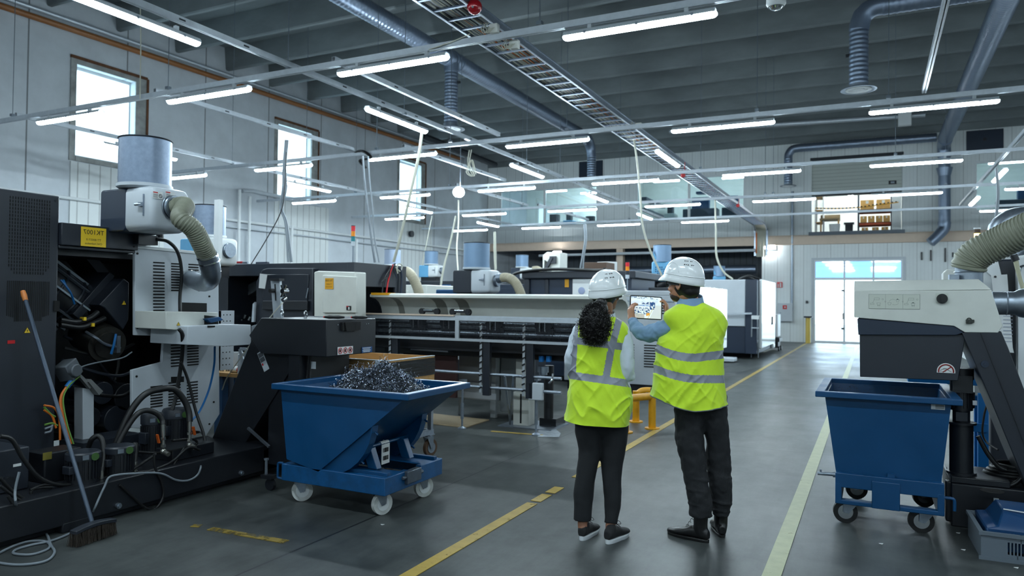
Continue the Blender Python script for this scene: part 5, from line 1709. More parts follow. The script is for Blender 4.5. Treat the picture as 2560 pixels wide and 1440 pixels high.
# sliding door, half open, with window and paper
b = MB(); b.prism(xz([(655, 674), (668, 670), (782, 670), (782, 830), (640, 830), (640, 705)], 6.9), 'y', 6.9, 7.02); dd = build('sliding_door', b, M_black2, m, bevel=0.012)
b = MB(); b.prism(xz([(662, 686), (772, 686), (768, 770), (655, 770)], 6.89), 'y', 6.885, 6.9); build('door_window', b, mat('dark_door_window', (34, 38, 46), 0.2), dd, bevel=0.006)
b = MB(); b.prism(xz([(650, 684), (668, 686), (662, 722), (647, 720)], 6.88), 'y', 6.878, 6.884); build('paper_note', b, M_paper, dd)
b = MB(); b.prism(xz([(657, 752), (768, 752), (768, 776), (655, 774)], 6.85), 'y', 6.85, 6.9); build('lower_ledge', b, M_black, dd, bevel=0.005)
b = MB(); b.bar(P(766, 745, y=6.86), P(771, 720, y=6.86), 0.012, 0.012); build('door_pull', b, M_chrome, dd)
b = MB(); b.prism(xz([(633, 760), (638, 755), (636, 805), (630, 805)], 6.85), 'y', 6.84, 6.87); build('rail_post', b, M_rail, m)
# light cabinet
b = MB(); b.prism(xz([(785, 680), (795, 677), (889, 680), (889, 862), (785, 862)], 6.80), 'y', 6.80, 7.0); cbn = build('light_cabinet', b, M_cream, m, bevel=0.012)
b = MB(); b.prism(xz([(808, 688), (893, 692), (893, 782), (808, 782)], 6.78), 'y', 6.77, 6.80); dr2 = build('cabinet_door', b, M_cream, cbn, bevel=0.006)
sticker(dr2, P(823, 709, y=6.765), 0.125, 0.13, M_olabel, FXr, UZ, 'sign', 'orange sign with mirrored TK1008', texts=(('TK1008', 0.034, 0, 0.035), ('TT1800SY', 0.02, 0, -0.008), ('CNC-baikeakus', 0.015, 0, -0.038)))
c = P(872, 770, y=6.765); b = MB(); b.box(c + Vector((-0.032, -0.006, -0.025)), c + Vector((0.032, 0, 0.025))); sw = build('main_switch', b, M_hole, dr2)
b = MB(); b.box(c + Vector((-0.03, -0.009, 0.012)), c + Vector((0.0, -0.005, 0.024))); build('red_header', b, M_red, sw)
b = MB(); b.box(c + Vector((0.008, -0.022, -0.02)), c + Vector((0.02, -0.005, 0.012))); build('lever', b, M_paper, sw)
# red and dark cables hung on the corner
for nm, L, r, mm in (('red_hose', [(982, 662), (976, 680), (970, 705), (965, 738)], 0.012, M_red), ('cable_loop', [(986, 660), (978, 668), (960, 700), (955, 735)], 0.01, M_black), ('blue_cable', [(988, 658), (986, 675), (992, 695)], 0.008, M_navy), ('black_hose', [(998, 668), (1004, 690), (1002, 738)], 0.016, M_navy), ('rope', [(988, 668), (1000, 678), (1005, 664), (996, 660), (992, 672), (994, 684)], 0.01, M_cable_w), ('arc_cable', [(975, 668), (972, 690), (960, 698), (955, 705)], 0.008, M_black)):
    b = MB(); b.tube([P(u, v, x=XM + 0.03) for u, v in L], r, n=8); build(nm, b, mm, m)
# signal tower
def tower(c, h, label, r=0.028, pole=0.3, order=(M_redglow, M_ambglow, M_teal)):
    t = thing('signal_tower', label, 'signal light', c)
    b = MB(); b.cyl(c, c + Vector((0, 0, pole)), r * 0.3, n=8); b.cyl(c, c + Vector((0, 0, 0.02)), r, n=12); build('pole', b, M_steel, t)
    z = pole
    b = MB(); b.cyl(c + Vector((0, 0, z)), c + Vector((0, 0, z + h * 0.22)), r, n=16); build('base', b, M_greyw, t)
    z += h * 0.22
    for k, mm in enumerate(order[::-1]):
        b = MB(); b.cyl(c + Vector((0, 0, z)), c + Vector((0, 0, z + h * 0.24)), r, n=16); build('lens', b, mm, t, label='%s lens' % ['teal', 'amber', 'red'][k])
        z += h * 0.25
    b = MB(); b.cyl(c + Vector((0, 0, z)), c + Vector((0, 0, z + 0.006)), r * 1.02, n=16); build('cap', b, M_black2, t)
    return t


c = P(882, 655, y=7.6); c.z = 1.99
tower(c, 0.27, 'signal tower with red, amber and teal lenses on the dark lathe', 0.027, 0.25)
b = MB(); c = P(655, 655, y=8.0); c.z = 1.99; b.box(c + Vector((-0.13, 0, 0)), c + Vector((0.1, 0.05, 0.09))); build('dark_display', b, M_navy, label='small dark display standing on the dark lathe roof', cat='display', bevel=0.005)
c = P(597, 673, y=7.05); t = thing('clamp_tool', 'small red and silver clamp resting on the dark lathe edge', 'tool', Vector((c.x, 7.05, 1.99)))
c.z = 2.0
b = MB(); b.box(c + Vector((-0.07, 0, 0.0)), c + Vector((0.05, 0.04, 0.03))); build('body', b, M_red, t, bevel=0.006)
b = MB(); b.cyl(c + Vector((0.05, 0.02, 0.012)), c + Vector((0.14, 0.02, 0.012)), 0.014, n=10); build('rod', b, M_steel, t)

for o_ in [q for q in bpy.data.objects if q.parent is None and (q.get('label') or '').startswith(('wide dark lathe', 'signal tower with red, amber', 'small dark display', 'small red and silver clamp'))]:
    o_.location = Vector((0, 0, CAMZ)) + (o_.location - Vector((0, 0, CAMZ))) * 1.054
    o_.scale = (1.054,) * 3

# monitor stand in front of it
ms = thing('monitor_stand', 'aluminium monitor post with slotted plate and bracket behind the conveyor', 'stand', (-5.4, 5.5, 0.9))
b = MB(); b.prism(xz([(676, 700), (699, 700), (704, 805), (684, 805)], 5.5), 'y', 5.5, 5.53); pl = build('slotted_plate', b, M_rail, ms, bevel=0.003)
b = MB(); b.prism(xz([(675, 696), (700, 696), (700, 702), (676, 702)], 5.48), 'y', 5.47, 5.54); build('top_cap', b, M_black, pl)
b = MB(); b.prism(xz([(686, 710), (688, 710), (690, 752), (688, 752)], 5.495), 'y', 5.494, 5.5); build('slot', b, M_hole, pl)
c = P(684, 727, y=5.49); b = MB(); b.cyl(c, c + Vector((0, -0.05, 0)), 0.022, n=8); b.cyl(c, c + Vector((-0.03, -0.03, 0)), 0.01, n=8); build('clamp_knob', b, M_rubber, pl)
b = MB(); q = P(709, 728, y=5.45)
for sx in (-1, 1):
    b.bar(q + Vector((0, 0, 0)), q + Vector((sx * 0.03, 0, 0.06)), 0.02, 0.012); b.bar(q, q + Vector((sx * 0.03, 0, -0.06)), 0.02, 0.012)
b.cyl(q + Vector((0, 0.05, 0)), q + Vector((0, -0.02, 0)), 0.026, n=16)
b.cyl(q + Vector((-0.0, 0.03, -0.07)), q + Vector((0.0, -0.01, -0.09)), 0.022, n=12)
build('vesa_bracket', b, M_chrome, ms)
b = MB(); b.prism(xz([(628, 815), (680, 799), (680, 808), (628, 832)], 5.45), 'y', 5.45, 5.5); build('cross_arm', b, M_rail, ms, bevel=0.003)
b = MB(); b.prism(xz([(684, 800), (704, 800), (690, 900), (672, 900)], 5.52), 'y', 5.52, 5.56); build('foot', b, M_rail, ms)
b = MB(); b.tube([P(707, 757, y=5.4), P(702, 762, y=5.35), P(670, 800, y=5.3), P(625, 862, y=5.3), P(570, 940, y=5.3), P(555, 975, y=5.3)], 0.006, n=6)
build('extension_cord', b, M_cable_w, label='pale cord running diagonally from the monitor bracket down to the bench', cat='cord')
b = MB()
for dx in (0, 0.09):
    b.bar(P(600, 872, y=5.45) + Vector((dx, 0, 0)), P(612, 930, y=5.45) + Vector((dx, 0, 0)), 0.012, 0.04)
for k in range(5):
    a = P(600, 872, y=5.45).lerp(P(612, 930, y=5.45), k / 4); b.bar(a, a + Vector((0.09, 0, 0)), 0.01, 0.03)
build('grey_rack', b, M_rail, label='small slanted grey ladder rack standing on the workbench', cat='rack')
# workbench
wb_ = thing('workbench', 'workbench with blue legs and wooden top cluttered with fittings behind the lathe', 'workbench', (-6.1, 5.9, 0))
c0 = P(548, 930, y=5.7).x; c1 = P(612, 930, y=5.7).x
b = MB(); b.box((c0 - 0.5, 5.62, 0.70), (c1 + 0.25, 6.3, 0.74)); build('bench_top', b, M_wood, wb_)
for x in (c0 - 0.02, c1 - 0.12, c1 + 0.15):
    b = MB(); b.box((x, 5.66, 0), (x + 0.12, 5.74, 0.70)); build('leg', b, M_blue if x < c1 else M_blue, wb_, bevel=0.004)
b = MB(); b.box((c1 - 0.05, 5.64, 0.62), (c1 + 0.1, 5.66, 0.95)); build('guard_plate', b, M_greyw, wb_, bevel=0.01)
for k in range(9):
    c = Vector((c0 - 0.15 + 0.055 * k, 5.72 + 0.03 * (k % 3), 0.74)); b = MB(); b.cyl(c, c + Vector((0.0, 0, 0.03 + 0.012 * (k % 3))), 0.018 + 0.004 * (k % 2), n=10)
    build('steel_fitting', b, M_chrome, label='small shiny steel fitting on the blue-legged workbench', cat='fitting', group='fittings on the workbench')
c = P(594, 900, y=5.7); t = thing('spray_can', 'red and white can lying on the workbench', 'can', Vector((c.x, 5.7, 0.74)))
b = MB(); b.cyl(Vector((c.x - 0.09, 5.7, 0.775)), Vector((c.x + 0.02, 5.7, 0.775)), 0.033, n=18); build('body', b, M_paper, t)
b = MB(); b.cyl(Vector((c.x + 0.02, 5.7, 0.775)), Vector((c.x + 0.07, 5.7, 0.775)), 0.033, n=18); build('cap', b, M_red, t)
b = MB(); b.prism(xz([(560, 880), (600, 880), (600, 920), (560, 920)], 5.9), 'y', 5.9, 5.95)
build('parts_bin', b, M_greyw, label='light grey parts bin on the workbench by the perforated post', cat='bin', bevel=0.004)

# ================================================================ crate on a trolley
cr = thing('wooden_crate', 'open pine crate, side wrapped in black film, behind the tipping hopper', 'crate', (-4.4, 5.75, 0.80))
A0, A1, B0, B1, Z0, Z1 = -4.98, -3.9, 5.38, 6.15, 0.68, 0.99
b = MB(); b.box((A0, B0, Z0), (A1, B0 + 0.025, Z1)); b.box((A0, B1 - 0.025, Z0), (A1, B1, Z1)); b.box((A0, B0, Z0), (A0 + 0.025, B1, Z1)); b.box((A1 - 0.025, B0, Z0), (A1, B1, Z1)); b.box((A0, B0, Z0), (A1, B1, Z0 + 0.02))
build('boards', b, M_wood, cr)
b = MB(); b.box((A1 + 0.001, B0 - 0.002, Z0 + 0.13), (A1 + 0.006, B1 + 0.002, Z1 - 0.015)); b.box((A1 - 0.12, B0 - 0.006, Z0 + 0.13), (A1 + 0.006, B0 - 0.001, Z1 - 0.015)); build('black_film', b, mat('black_stretch_film', (16, 16, 18), 0.22, bump=0.7, bscale=9, stretch=(1, 0.35, 3)), cr)
b = MB()
for z in (Z1,):
    b.box((A0, B0 - 0.004, z), (A1 + 0.004, B0 + 0.03, z + 0.006)); b.box((A1 - 0.03, B0, z), (A1 + 0.004, B1, z + 0.006))
b.box((A1 - 0.14, B0 - 0.008, Z0), (A1 - 0.09, B0 - 0.004, Z1))
build('clear_tape', b, mat('clear_packing_tape', (200, 206, 210), 0.2, bump=0.6, bscale=80), cr)
tl = thing('trolley', 'grey steel trolley with large brown castors under the pine crate', 'trolley', (-4.4, 5.75, 0))
b = MB()
for x in (A0 + 0.02, A1 - 0.02):
    for y in (B0 + 0.03, B1 - 0.03):
        b.box((x - 0.02, y - 0.02, 0.22), (x + 0.02, y + 0.02, 0.66))
build('posts', b, M_steel, tl)
b = MB()
for z in (0.22, 0.634):
    for y in (B0 + 0.03, B1 - 0.03):
        b.box((A0, y - 0.022, z), (A1, y + 0.022, z + 0.045))
    for x in (A0 + 0.02, A1 - 0.02):
        b.box((x - 0.022, B0, z), (x + 0.022, B1, z + 0.045))
build('frame', b, M_steel, tl)
M_brown = mat('brown_castor_tread', (84, 62, 46), 0.6)
for x, y, a in ((A1 - 0.03, B1 - 0.05, 1.4), (A1 - 0.03, B0 + 0.05, 1.3), (A0 + 0.03, B0 + 0.05, 1.3), (A0 + 0.03, B1 - 0.05, 1.3)):
    castor(tl, x, y, 0.085, 0.03, M_brown, M_steel, 0.035, 0.22, ang=a)

# ================================================================ bar feeder
bf = thing('bar_feeder', 'long cream bar feeder with curved lid and wire mesh guard before the people', 'machine', (-4.1, 7.9, 0))
FX0, FX1 = -5.86, -2.85
lid = [(7.66, 1.605), (7.66, 1.575), (7.70, 1.565), (7.78, 1.55), (7.85, 1.51), (7.90, 1.45), (7.925, 1.38), (7.93, 1.30), (7.95, 1.30), (7.955, 1.40), (7.93, 1.48), (7.88, 1.545), (7.80, 1.585), (7.80, 1.61), (8.25, 1.61), (8.25, 1.625), (7.70, 1.625)]
b = MB(); b.prism(lid, 'x', FX0, -2.45); ld = build('curved_lid', b, M_cream, bf)
for (a, c_) in ((-5.58, -5.44), (-4.65, -4.45), (-4.98, -4.78)):
    pr = [(y - 0.003, z) for y, z in lid[2:8]] + [(y + 0.002, z) for y, z in lid[2:8]][::-1]
    k = MB(); k.prism(pr, 'x', a, c_ - 0.05); build('worn_band', k, mat('worn_band_grey', (128, 128, 122), 0.45) if 'worn_band_grey' not in bpy.data.materials else bpy.data.materials['worn_band_grey'], ld)
k = MB(); k.box((FX0 + 0.02, 7.655, 1.6), (FX0 + 0.3, 7.80, 1.63)); build('yellow_tape', k, M_olabel, ld)
b = MB(); b.box((FX0, 7.62, 1.33), (FX1, 7.68, 1.36)); b.box((FX0 - 0.25, 7.60, 1.315), (FX1, 7.63, 1.345)); build('front_rail', b, M_rail, bf)
b = MB(); b.box((FX0 - 0.1, 7.585, 1.35), (-4.55, 7.63, 1.368)); build('wooden_strip', b, M_peach, bf)
b = MB(); b.box((FX0, 7.58, 1.055), (FX1, 7.61, 1.085)); b.box((FX0, 7.58, 1.30), (FX1, 7.61, 1.315))
for x in (FX0 + 0.02, -4.52, FX1 - 0.05):
    b.box((x, 7.58, 1.06), (x + 0.05, 7.61, 1.32))
build('guard_frame', b, M_rail, bf)
# woven mesh as one guard panel
b = MB()
x = FX0 + 0.07
while x < FX1 - 0.05:
    b.box((x, 7.594, 1.085), (x + 0.0022, 7.596, 1.30)); x += 0.019
z = 1.09
while z < 1.30:
    b.box((FX0 + 0.05, 7.592, z), (FX1, 7.594, z + 0.0022)); z += 0.019
build('wire_mesh', b, M_black2, bf, kind='stuff', recalc=False)
b = MB()
for z, y, r in ((1.27, 7.80, 0.018), (1.21, 7.86, 0.025), (1.14, 7.83, 0.03)):
    b.cyl((FX0, y, z), (FX1, y, z), r, n=10)
build('feed_tubes', b, M_steel, bf)
for x in (-5.2, -4.75, -4.1, -3.45, -2.9):
    b = MB(); b.cyl((x - 0.05, 7.74, 1.26), (x - 0.05, 7.78, 1.26), 0.045, n=18); b.cyl((x + 0.09, 7.74, 1.26), (x + 0.09, 7.78, 1.26), 0.045, n=18); b.box((x - 0.09, 7.78, 1.16), (x + 0.13, 7.82, 1.3)); build('roller_pair', b, M_black2, bf, bevel=0.004)
    b = MB(); b.cyl((x - 0.02, 7.73, 1.19), (x - 0.02, 7.73, 1.31), 0.009, n=8); b.cyl((x + 0.05, 7.73, 1.19), (x + 0.05, 7.73, 1.31), 0.009, n=8); build('pin', b, M_chrome, bf)
for x in (-5.0, -4.55):
    b = MB(); b.cyl((x - 0.1, 7.72, 1.40), (x - 0.1, 7.76, 1.40), 0.04, n=16); b.cyl((x + 0.12, 7.72, 1.40), (x + 0.12, 7.76, 1.40), 0.04, n=16); b.bar((x - 0.12, 7.74, 1.405), (x + 0.14, 7.74, 1.405), 0.05, 0.03); build('clamp_block', b, M_black, bf)
    b = MB(); b.cyl((x - 0.06, 7.71, 1.42), (x + 0.07, 7.71, 1.42), 0.009, n=8); build('bright_bar', b, M_chrome, bf)
b = MB(); b.box((FX0, 7.75, 0.92), (FX1, 8.25, 1.08)); b.box((FX0, 8.0, 1.08), (FX1, 8.25, 1.61)); b.box((FX0 + 0.03, 7.95, 0.84), (FX1, 8.2, 0.95)); build('beam', b, M_black, bf, bevel=0.006)
b = MB(); b.prism([(7.66, 1.6), (7.9, 1.44), (7.93, 1.3), (7.75, 1.08), (8.25, 1.08), (8.25, 1.62)], 'x', FX0 - 0.015, FX0); build('end_plate', b, M_black2, bf)
for u in (988, 1217, 1325):
    x = P(u, 900, y=7.62).x
    b = MB(); b.box((x - 0.045, 7.60, 0.42), (x + 0.045, 7.66, 1.06)); lg = build('leg', b, M_black2, bf, bevel=0.004)
    b = MB(); b.box((x - 0.085, 7.595, 0.45), (x - 0.055, 7.6, 1.28)); ch_ = build('scale_strip', b, M_rail, lg)
    b = MB()
    z = 0.5
    while z < 1.25:
        b.bar((x - 0.09, 7.592, z), (x - 0.05, 7.592, z + 0.02), 0.004, 0.018); z += 0.075
    build('chain_marks', b, M_black, ch_)
b = MB()
for v in (938, 972):
    z = P(1250, v, y=7.6).z
    b.cyl((-4.95, 7.64, z), (FX1 - 0.3, 7.64, z), 0.018, n=10)
build('cross_tubes', b, M_steel, bf)
for (u, vt, vb, yy) in ((1155, 955, 1072, 7.6), (1340, 945, 1088, 7.6)):
    f0 = P(u, vb, z=0.0); zt = P(u, vt, y=f0.y).z
    b = MB(); b.cyl((f0.x, f0.y, 0.03), (f0.x, f0.y, zt), 0.012, n=10); b.cyl((f0.x, f0.y, 0.12), (f0.x, f0.y, zt - 0.25), 0.02, n=12); b.lathe([(0, 0), (0.05, 0), (0.05, 0.012), (0.02, 0.03), (0, 0.03)], (f0.x, f0.y, 0), n=18); build('adjustable_foot', b, M_steel, bf)
    b = MB(); b.box((f0.x - 0.03, f0.y - 0.03, zt - 0.03), (f0.x + 0.03, f0.y + 0.06, zt + 0.03)); build('foot_clamp', b, M_steel, bf)
b = MB(); b.tube([P(1382, 935, y=7.55), P(1380, 950, y=7.5), P(1372, 958, y=7.5)], 0.012, n=8); build('small_handle', b, M_chrome, bf)
for u in (1262, 1283):
    b = MB(); c = P(u, 940, y=7.62); d = P(u + (14 if u < 1270 else -8), 1060, y=7.9); b.bar(c, d, 0.02, 0.03); build('brace', b, M_steel, bf)
# grey cabinet and pedestal behind it
t = thing('grey_cabinet', 'grey steel cabinet on feet beneath the bar feeder', 'cabinet', (-4.6, 8.9, 0))
q0, q1 = P(1147, 900, y=8.5).x, P(1240, 900, y=8.5).x
b = MB(); b.box((q0, 8.5, 0.22), (q1, 9.0, 0.92)); b.box((q0, 8.5, 0.0), (q0 + 0.06, 8.56, 0.22)); b.box((q1 - 0.08, 8.5, 0.0), (q1, 8.56, 0.22)); build('body', b, mat('grey_cabinet_paint', (150, 156, 160), 0.5), t, bevel=0.006)
b = MB(); b.box((q0 - 0.01, 8.49, 0.24), (q1 + 0.01, 8.5, 0.32)); build('lower_band', b, M_greyw, t)
b = MB(); b.box((q1 + 0.02, 8.6, 0.08), (q1 + 0.34, 9.0, 0.92)); build('side_box', b, mat('grey_side_paint', (128, 134, 138), 0.5), t, bevel=0.006)
b = MB(); b.box((q0 + 0.02, 8.495, 0.45), (q1 - 0.02, 8.5, 0.47)); build('seam', b, M_steel, t)
t = thing('machine_pedestal', 'cream steel pedestal column on a floor plate under the bar feeder', 'pedestal', (-3.85, 8.1, 0))
q0, q1 = P(1283, 1000, y=8.1).x, P(1322, 1000, y=8.1).x
b = MB(); b.box((q0, 8.1, 0.01), (q1, 8.35, 0.42)); b.box((q0 + 0.03, 8.1, 0.42), (q1 - 0.02, 8.3, 0.95)); build('column', b, M_cream, t, bevel=0.006)
b = MB()
for k in range(5):
    zz = 0.5 + 0.09 * k; b.cyl((q1 - 0.08, 8.098, zz), (q1 - 0.08, 8.10, zz), 0.012, n=8)
b.box(((q0 + q1) / 2 - 0.01, 8.095, 0.04), ((q0 + q1) / 2 + 0.01, 8.1, 0.4)); build('holes', b, M_hole, t)
b = MB(); b.box((q0 - 0.15, 7.98, 0.0), (q1 + 0.35, 8.55, 0.012)); build('floor_plate', b, M_steel, t)
b = MB(); b.box((q0 - 0.02, 8.06, 0.92), (q0 + 0.12, 8.09, 1.02)); build('top_bracket', b, M_greyw, t)
t = thing('filter_pump', 'pump with two blue caps and a steel bowl beneath the bar feeder', 'pump', P(1375, 1000, y=7.9))
for u in (1353, 1371):
    c = P(u, 897, y=7.85); b = MB(); b.cyl(c + Vector((0, 0, -0.035)), c + Vector((0, 0, 0.035)), 0.03, n=16); b.box(c + Vector((-0.03, 0, -0.03)), c + Vector((0.03, 0.03, 0.03))); build('blue_cap', b, mat('bright_blue_plastic', (24, 120, 196), 0.4) if 'bright_blue_plastic' not in bpy.data.materials else bpy.data.materials['bright_blue_plastic'], t)
c = P(1358, 922, y=7.82); b = MB(); b.cyl(c + Vector((0, 0, -0.04)), c + Vector((0, 0, 0.03)), 0.065, n=24); b.cyl(c + Vector((0, 0, -0.07)), c + Vector((0, 0, -0.04)), 0.05, n=20); build('steel_bowl', b, M_steel, t)
c = P(1372, 985, y=8.3); b = MB(); b.cyl(Vector((c.x, c.y, 0.1)), Vector((c.x, c.y, 0.75)), 0.06, n=16); b.box((c.x - 0.1, c.y - 0.05, 0.0), (c.x + 0.12, c.y + 0.25, 0.1)); build('pump_body', b, M_black, t)
c = P(1322, 978, y=7.6); b = MB(); b.box(c + Vector((-0.01, 0, -0.1)), c + Vector((0.17, 0.05, 0.1))); build('control_box', b, M_greyw, label='light grey box hung low on the bar feeder by its right foot', cat='electrical box', bevel=0.01)
b = MB(); b.prism([(-5.45, 7.72), (-4.40, 7.66), (-4.42, 8.3), (-5.4, 8.36)], 'z', 0.002, 0.014); build('plywood_sheet', b, M_ply, label='pale plywood sheet lying on the floor under the bar feeder', cat='board')
b = MB(); b.prism([(P(u, v, z=0).x, P(u, v, z=0).y) for u, v in ((1347, 1063), (1372, 1060), (1402, 1084), (1398, 1093), (1345, 1092))], 'z', 0.002, 0.004); build('plastic_sheet', b, mat('wet_white_sheet', (190, 198, 206), 0.2, var=0.2, vscale=12), label='shiny white sheet on the floor beside the feeder foot', cat='sheet')
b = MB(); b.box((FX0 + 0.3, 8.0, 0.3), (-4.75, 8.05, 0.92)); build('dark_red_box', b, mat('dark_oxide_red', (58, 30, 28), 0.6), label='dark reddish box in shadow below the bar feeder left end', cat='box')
b = MB(); b.bar(P(1035, 872, y=7.9), P(1128, 878, y=7.9), 0.16, 0.02); build('tray_shelf', b, M_steel, label='thin steel shelf tray below the mesh guard', cat='tray')

# ================================================================ yellow guard hoop
gd = thing('guard_rail', 'low yellow tubular guard rail with black bands between the two people', 'guard rail', (-2.5, 8.8, 0))
PY = 0.40
b = MB(); b.tube([(-2.62, 8.35, PY), (-2.50, 8.58, PY), (-2.38, 8.85, PY), (-2.25, 9.1, PY)], 0.045, n=16, k=5); build('rail', b, M_yellow, gd)
b = MB(); b.tube([(-2.73, 9.15, 0.02), (-2.73, 9.15, 0.28), (-2.70, 9.17, 0.37), (-2.62, 9.2, 0.405), (-2.4, 9.22, 0.405), (-2.1, 9.24, 0.405)], 0.045, n=16, k=5); build('rail', b, M_yellow, gd)
for x, y in ((-2.41, 8.76), (-2.73, 9.15), (-2.62, 8.35)):
    b = MB(); b.cyl((x, y, 0.0), (x, y, PY), 0.045, n=18); b.cyl((x, y, 0), (x, y, 0.015), 0.09, n=22)
    build('post', b, M_yellow, gd)
b = MB(); b.tube([(-2.47, 8.67, PY), (-2.455, 8.70, PY)], 0.047, n=16, k=1); b.tube([(-2.36, 8.9, PY), (-2.33, 8.96, PY)], 0.047, n=16, k=1); b.tube([(-2.55, 9.205, 0.405), (-2.45, 9.215, 0.405)], 0.047, n=16, k=1); build('black_band', b, M_black, gd)

# ================================================================ machines farther back
mist_filter('grey blue drum mist filter above the bar feeder lid, beige hose to its right', (-5.72, 10.3, 1.66), 1.08, rz=-0.02, drum=M_drumblue, body=M_black2, front=M_greyw)
ph = [P(1247, 696, y=10.15), P(1268, 694, y=10.1), P(1288, 706, y=10.1), P(1302, 735, y=10.1), P(1312, 775, y=10.1)]
t = thing('flexible_hose', 'beige hose bending down from the grey blue mist filter behind the bar feeder', 'hose', ph[2])
b = MB(); b.ribbed(ph, 0.07, 0.004, 0.02, n=20); build('hose', b, M_hose2, t)
b = MB(); b.tube([ph[0], ph[0].lerp(ph[1], 0.5)], 0.08, n=20, k=1); build('collar', b, M_steel, t)
M_brn = mat('brown_cardboard', (92, 72, 60), 0.7)


def machine(label, x0, x1, y0, y1, h, m1, m2, extras=(), name='machining_centre', cat='machine'):
    t = thing(name, label, cat, ((x0 + x1) / 2, (y0 + y1) / 2, 0))
    b = MB(); b.box((x0, y0, 0.12), (x1, y1, h)); build('housing', b, m1, t, bevel=0.015)
    b = MB(); b.box((x0 + 0.05, y0 + 0.05, 0), (x1 - 0.05, y1 - 0.05, 0.12)); build('plinth', b, M_black, t)
    w = x1 - x0
    b = MB(); b.box((x0 + w * 0.12, y0 - 0.02, 0.6), (x0 + w * 0.62, y0, h - 0.12)); dd = build('sliding_door', b, m2, t, bevel=0.006)
    b = MB(); b.box((x0 + w * 0.2, y0 - 0.026, 1.0), (x0 + w * 0.5, y0 - 0.02, h - 0.3)); build('door_window', b, M_hole, dd)
    b = MB(); b.box((x0 + w * 0.585, y0 - 0.06, 0.9), (x0 + w * 0.6, y0 - 0.02, 1.3)); build('door_handle', b, M_steel, dd)
    b = MB(); b.box((x0 + w * 0.70, y0 - 0.05, 0.95), (x0 + w * 0.95, y0, 1.55)); pn = build('control_panel', b, M_black2, t, bevel=0.008)
    b = MB(); b.box((x0 + w * 0.73, y0 - 0.055, 1.28), (x0 + w * 0.92, y0 - 0.05, 1.50)); build('screen', b, mat('dark_screen', (40, 60, 84), 0.2) if 'dark_screen' not in bpy.data.materials else bpy.data.materials['dark_screen'], pn)
    return t


t = machine('dark machine below the grey blue drum filter, mostly behind the bar feeder', -6.6, -4.9, 10.0, 11.2, 1.55, M_black2, M_greyw)
b = MB(); c = P(1113, 732, y=11.0); b.box(c + Vector((-0.2, 0, -0.3)), c + Vector((0.25, 0.3, 0.06))); build('blue_device', b, M_blue, t, bevel=0.02)
# navy machine with flat dark roof
x0, x1 = P(1315, 690, y=13).x, P(1592, 690, y=13).x
t = thing('machining_centre', 'navy machine with black roof and yellow label directly above the bar feeder lid', 'machine', (x0 + 1.2, 13.8, 0))
b = MB(); b.box((x0, 13.0, 0.1), (x1 - 0.1, 14.6, 2.0)); build('housing', b, M_navy, t, bevel=0.01)
b = MB(); b.box((x0 - 0.05, 12.9, 1.98), (x1, 14.7, 2.12)); b.box((x0 - 0.02, 12.93, 1.5), (x0 + 0.1, 13.0, 1.98)); b.box((x0 + 0.42, 12.96, 1.5), (x0 + 0.5, 13.0, 1.98)); build('roof', b, M_black2, t, bevel=0.03)
b = MB(); b.tube([(x0 - 0.35, 12.85, 1.96), (x0 - 0.1, 12.88, 2.1), (x0 + 0.6, 12.9, 2.16), (x0 + 1.6, 12.92, 2.13), (x1 - 0.6, 12.95, 2.15)], 0.05, n=8, flat=0.6); build('black_cover', b, M_rubber, t)
c = P(1417, 708, y=12.99); sticker(t, c, 0.085, 0.15, M_olabel, FXr, UZ)
b = MB(); q0, q1 = P(1432, 690, y=12.97).x, P(1478, 690, y=12.97).x; b.box((q0, 12.96, 1.4), (q1, 13.0, 1.97)); pn = build('paper_covered_panel', b, M_paper, t, bevel=0.004)
b = MB(); b.ball(((q0 + q1) / 2, 12.955, 1.75), (0.07, 0.004, 0.07), 12, 6); build('blue_print', b, mat('pale_blue_print', (150, 160, 190), 0.6), pn)
b = MB(); q0, q1 = P(1465, 670, y=13.3).x, P(1520, 670, y=13.3).x; b.box((q0, 13.2, 2.12), (q1, 13.7, 2.30)); build('cardboard_box', b, M_brn, label='brown box on the roof of the navy machine', cat='box', bevel=0.008)
b = MB(); b.cyl(((q0 + q1) / 2, 13.9, 2.12), ((q0 + q1) / 2, 13.9, 2.34), 0.2, n=24); build('white_tub', b, M_white, label='white round tub behind the brown roof box', cat='tub')
tower(P(1568, 741, y=12.6), 0.30, 'signal tower with red and amber lenses left of the man helmet', 0.035, 0.32, order=(M_redglow, M_ambglow, M_black2))
# white robot-like head with dark arm
c = P(1378, 662, y=17.0)
t = thing('loading_unit', 'white boxy loading unit with a dark slanted arm below the beam', 'machine', Vector((c.x, 17, 0)))
b = MB(); w_ = 0.24; b.prism([(c.x - w_, 1.9), (c.x - w_, 2.72), (c.x - w_ * 0.5, 2.8), (c.x + w_, 2.78), (c.x + w_, 1.9), (c.x, 1.9), (c.x, 2.45), (c.x - w_ * 0.8, 2.6), (c.x - w_ * 0.8, 1.9)], 'y', 17.0, 17.5); build('head', b, M_cream, t, bevel=0.01)
b = MB(); b.bar((c.x - 0.35, 16.95, 2.0), (c.x + 0.05, 16.95, 2.65), 0.1, 0.08); b.box((c.x - 0.02, 16.93, 2.5), (c.x + 0.15, 16.99, 2.68)); build('arm', b, M_black2, t)
b = MB(); b.box((c.x - 0.3, 17.0, 0), (c.x + 0.3, 17.6, 1.95)); build('column', b, M_navy, t)
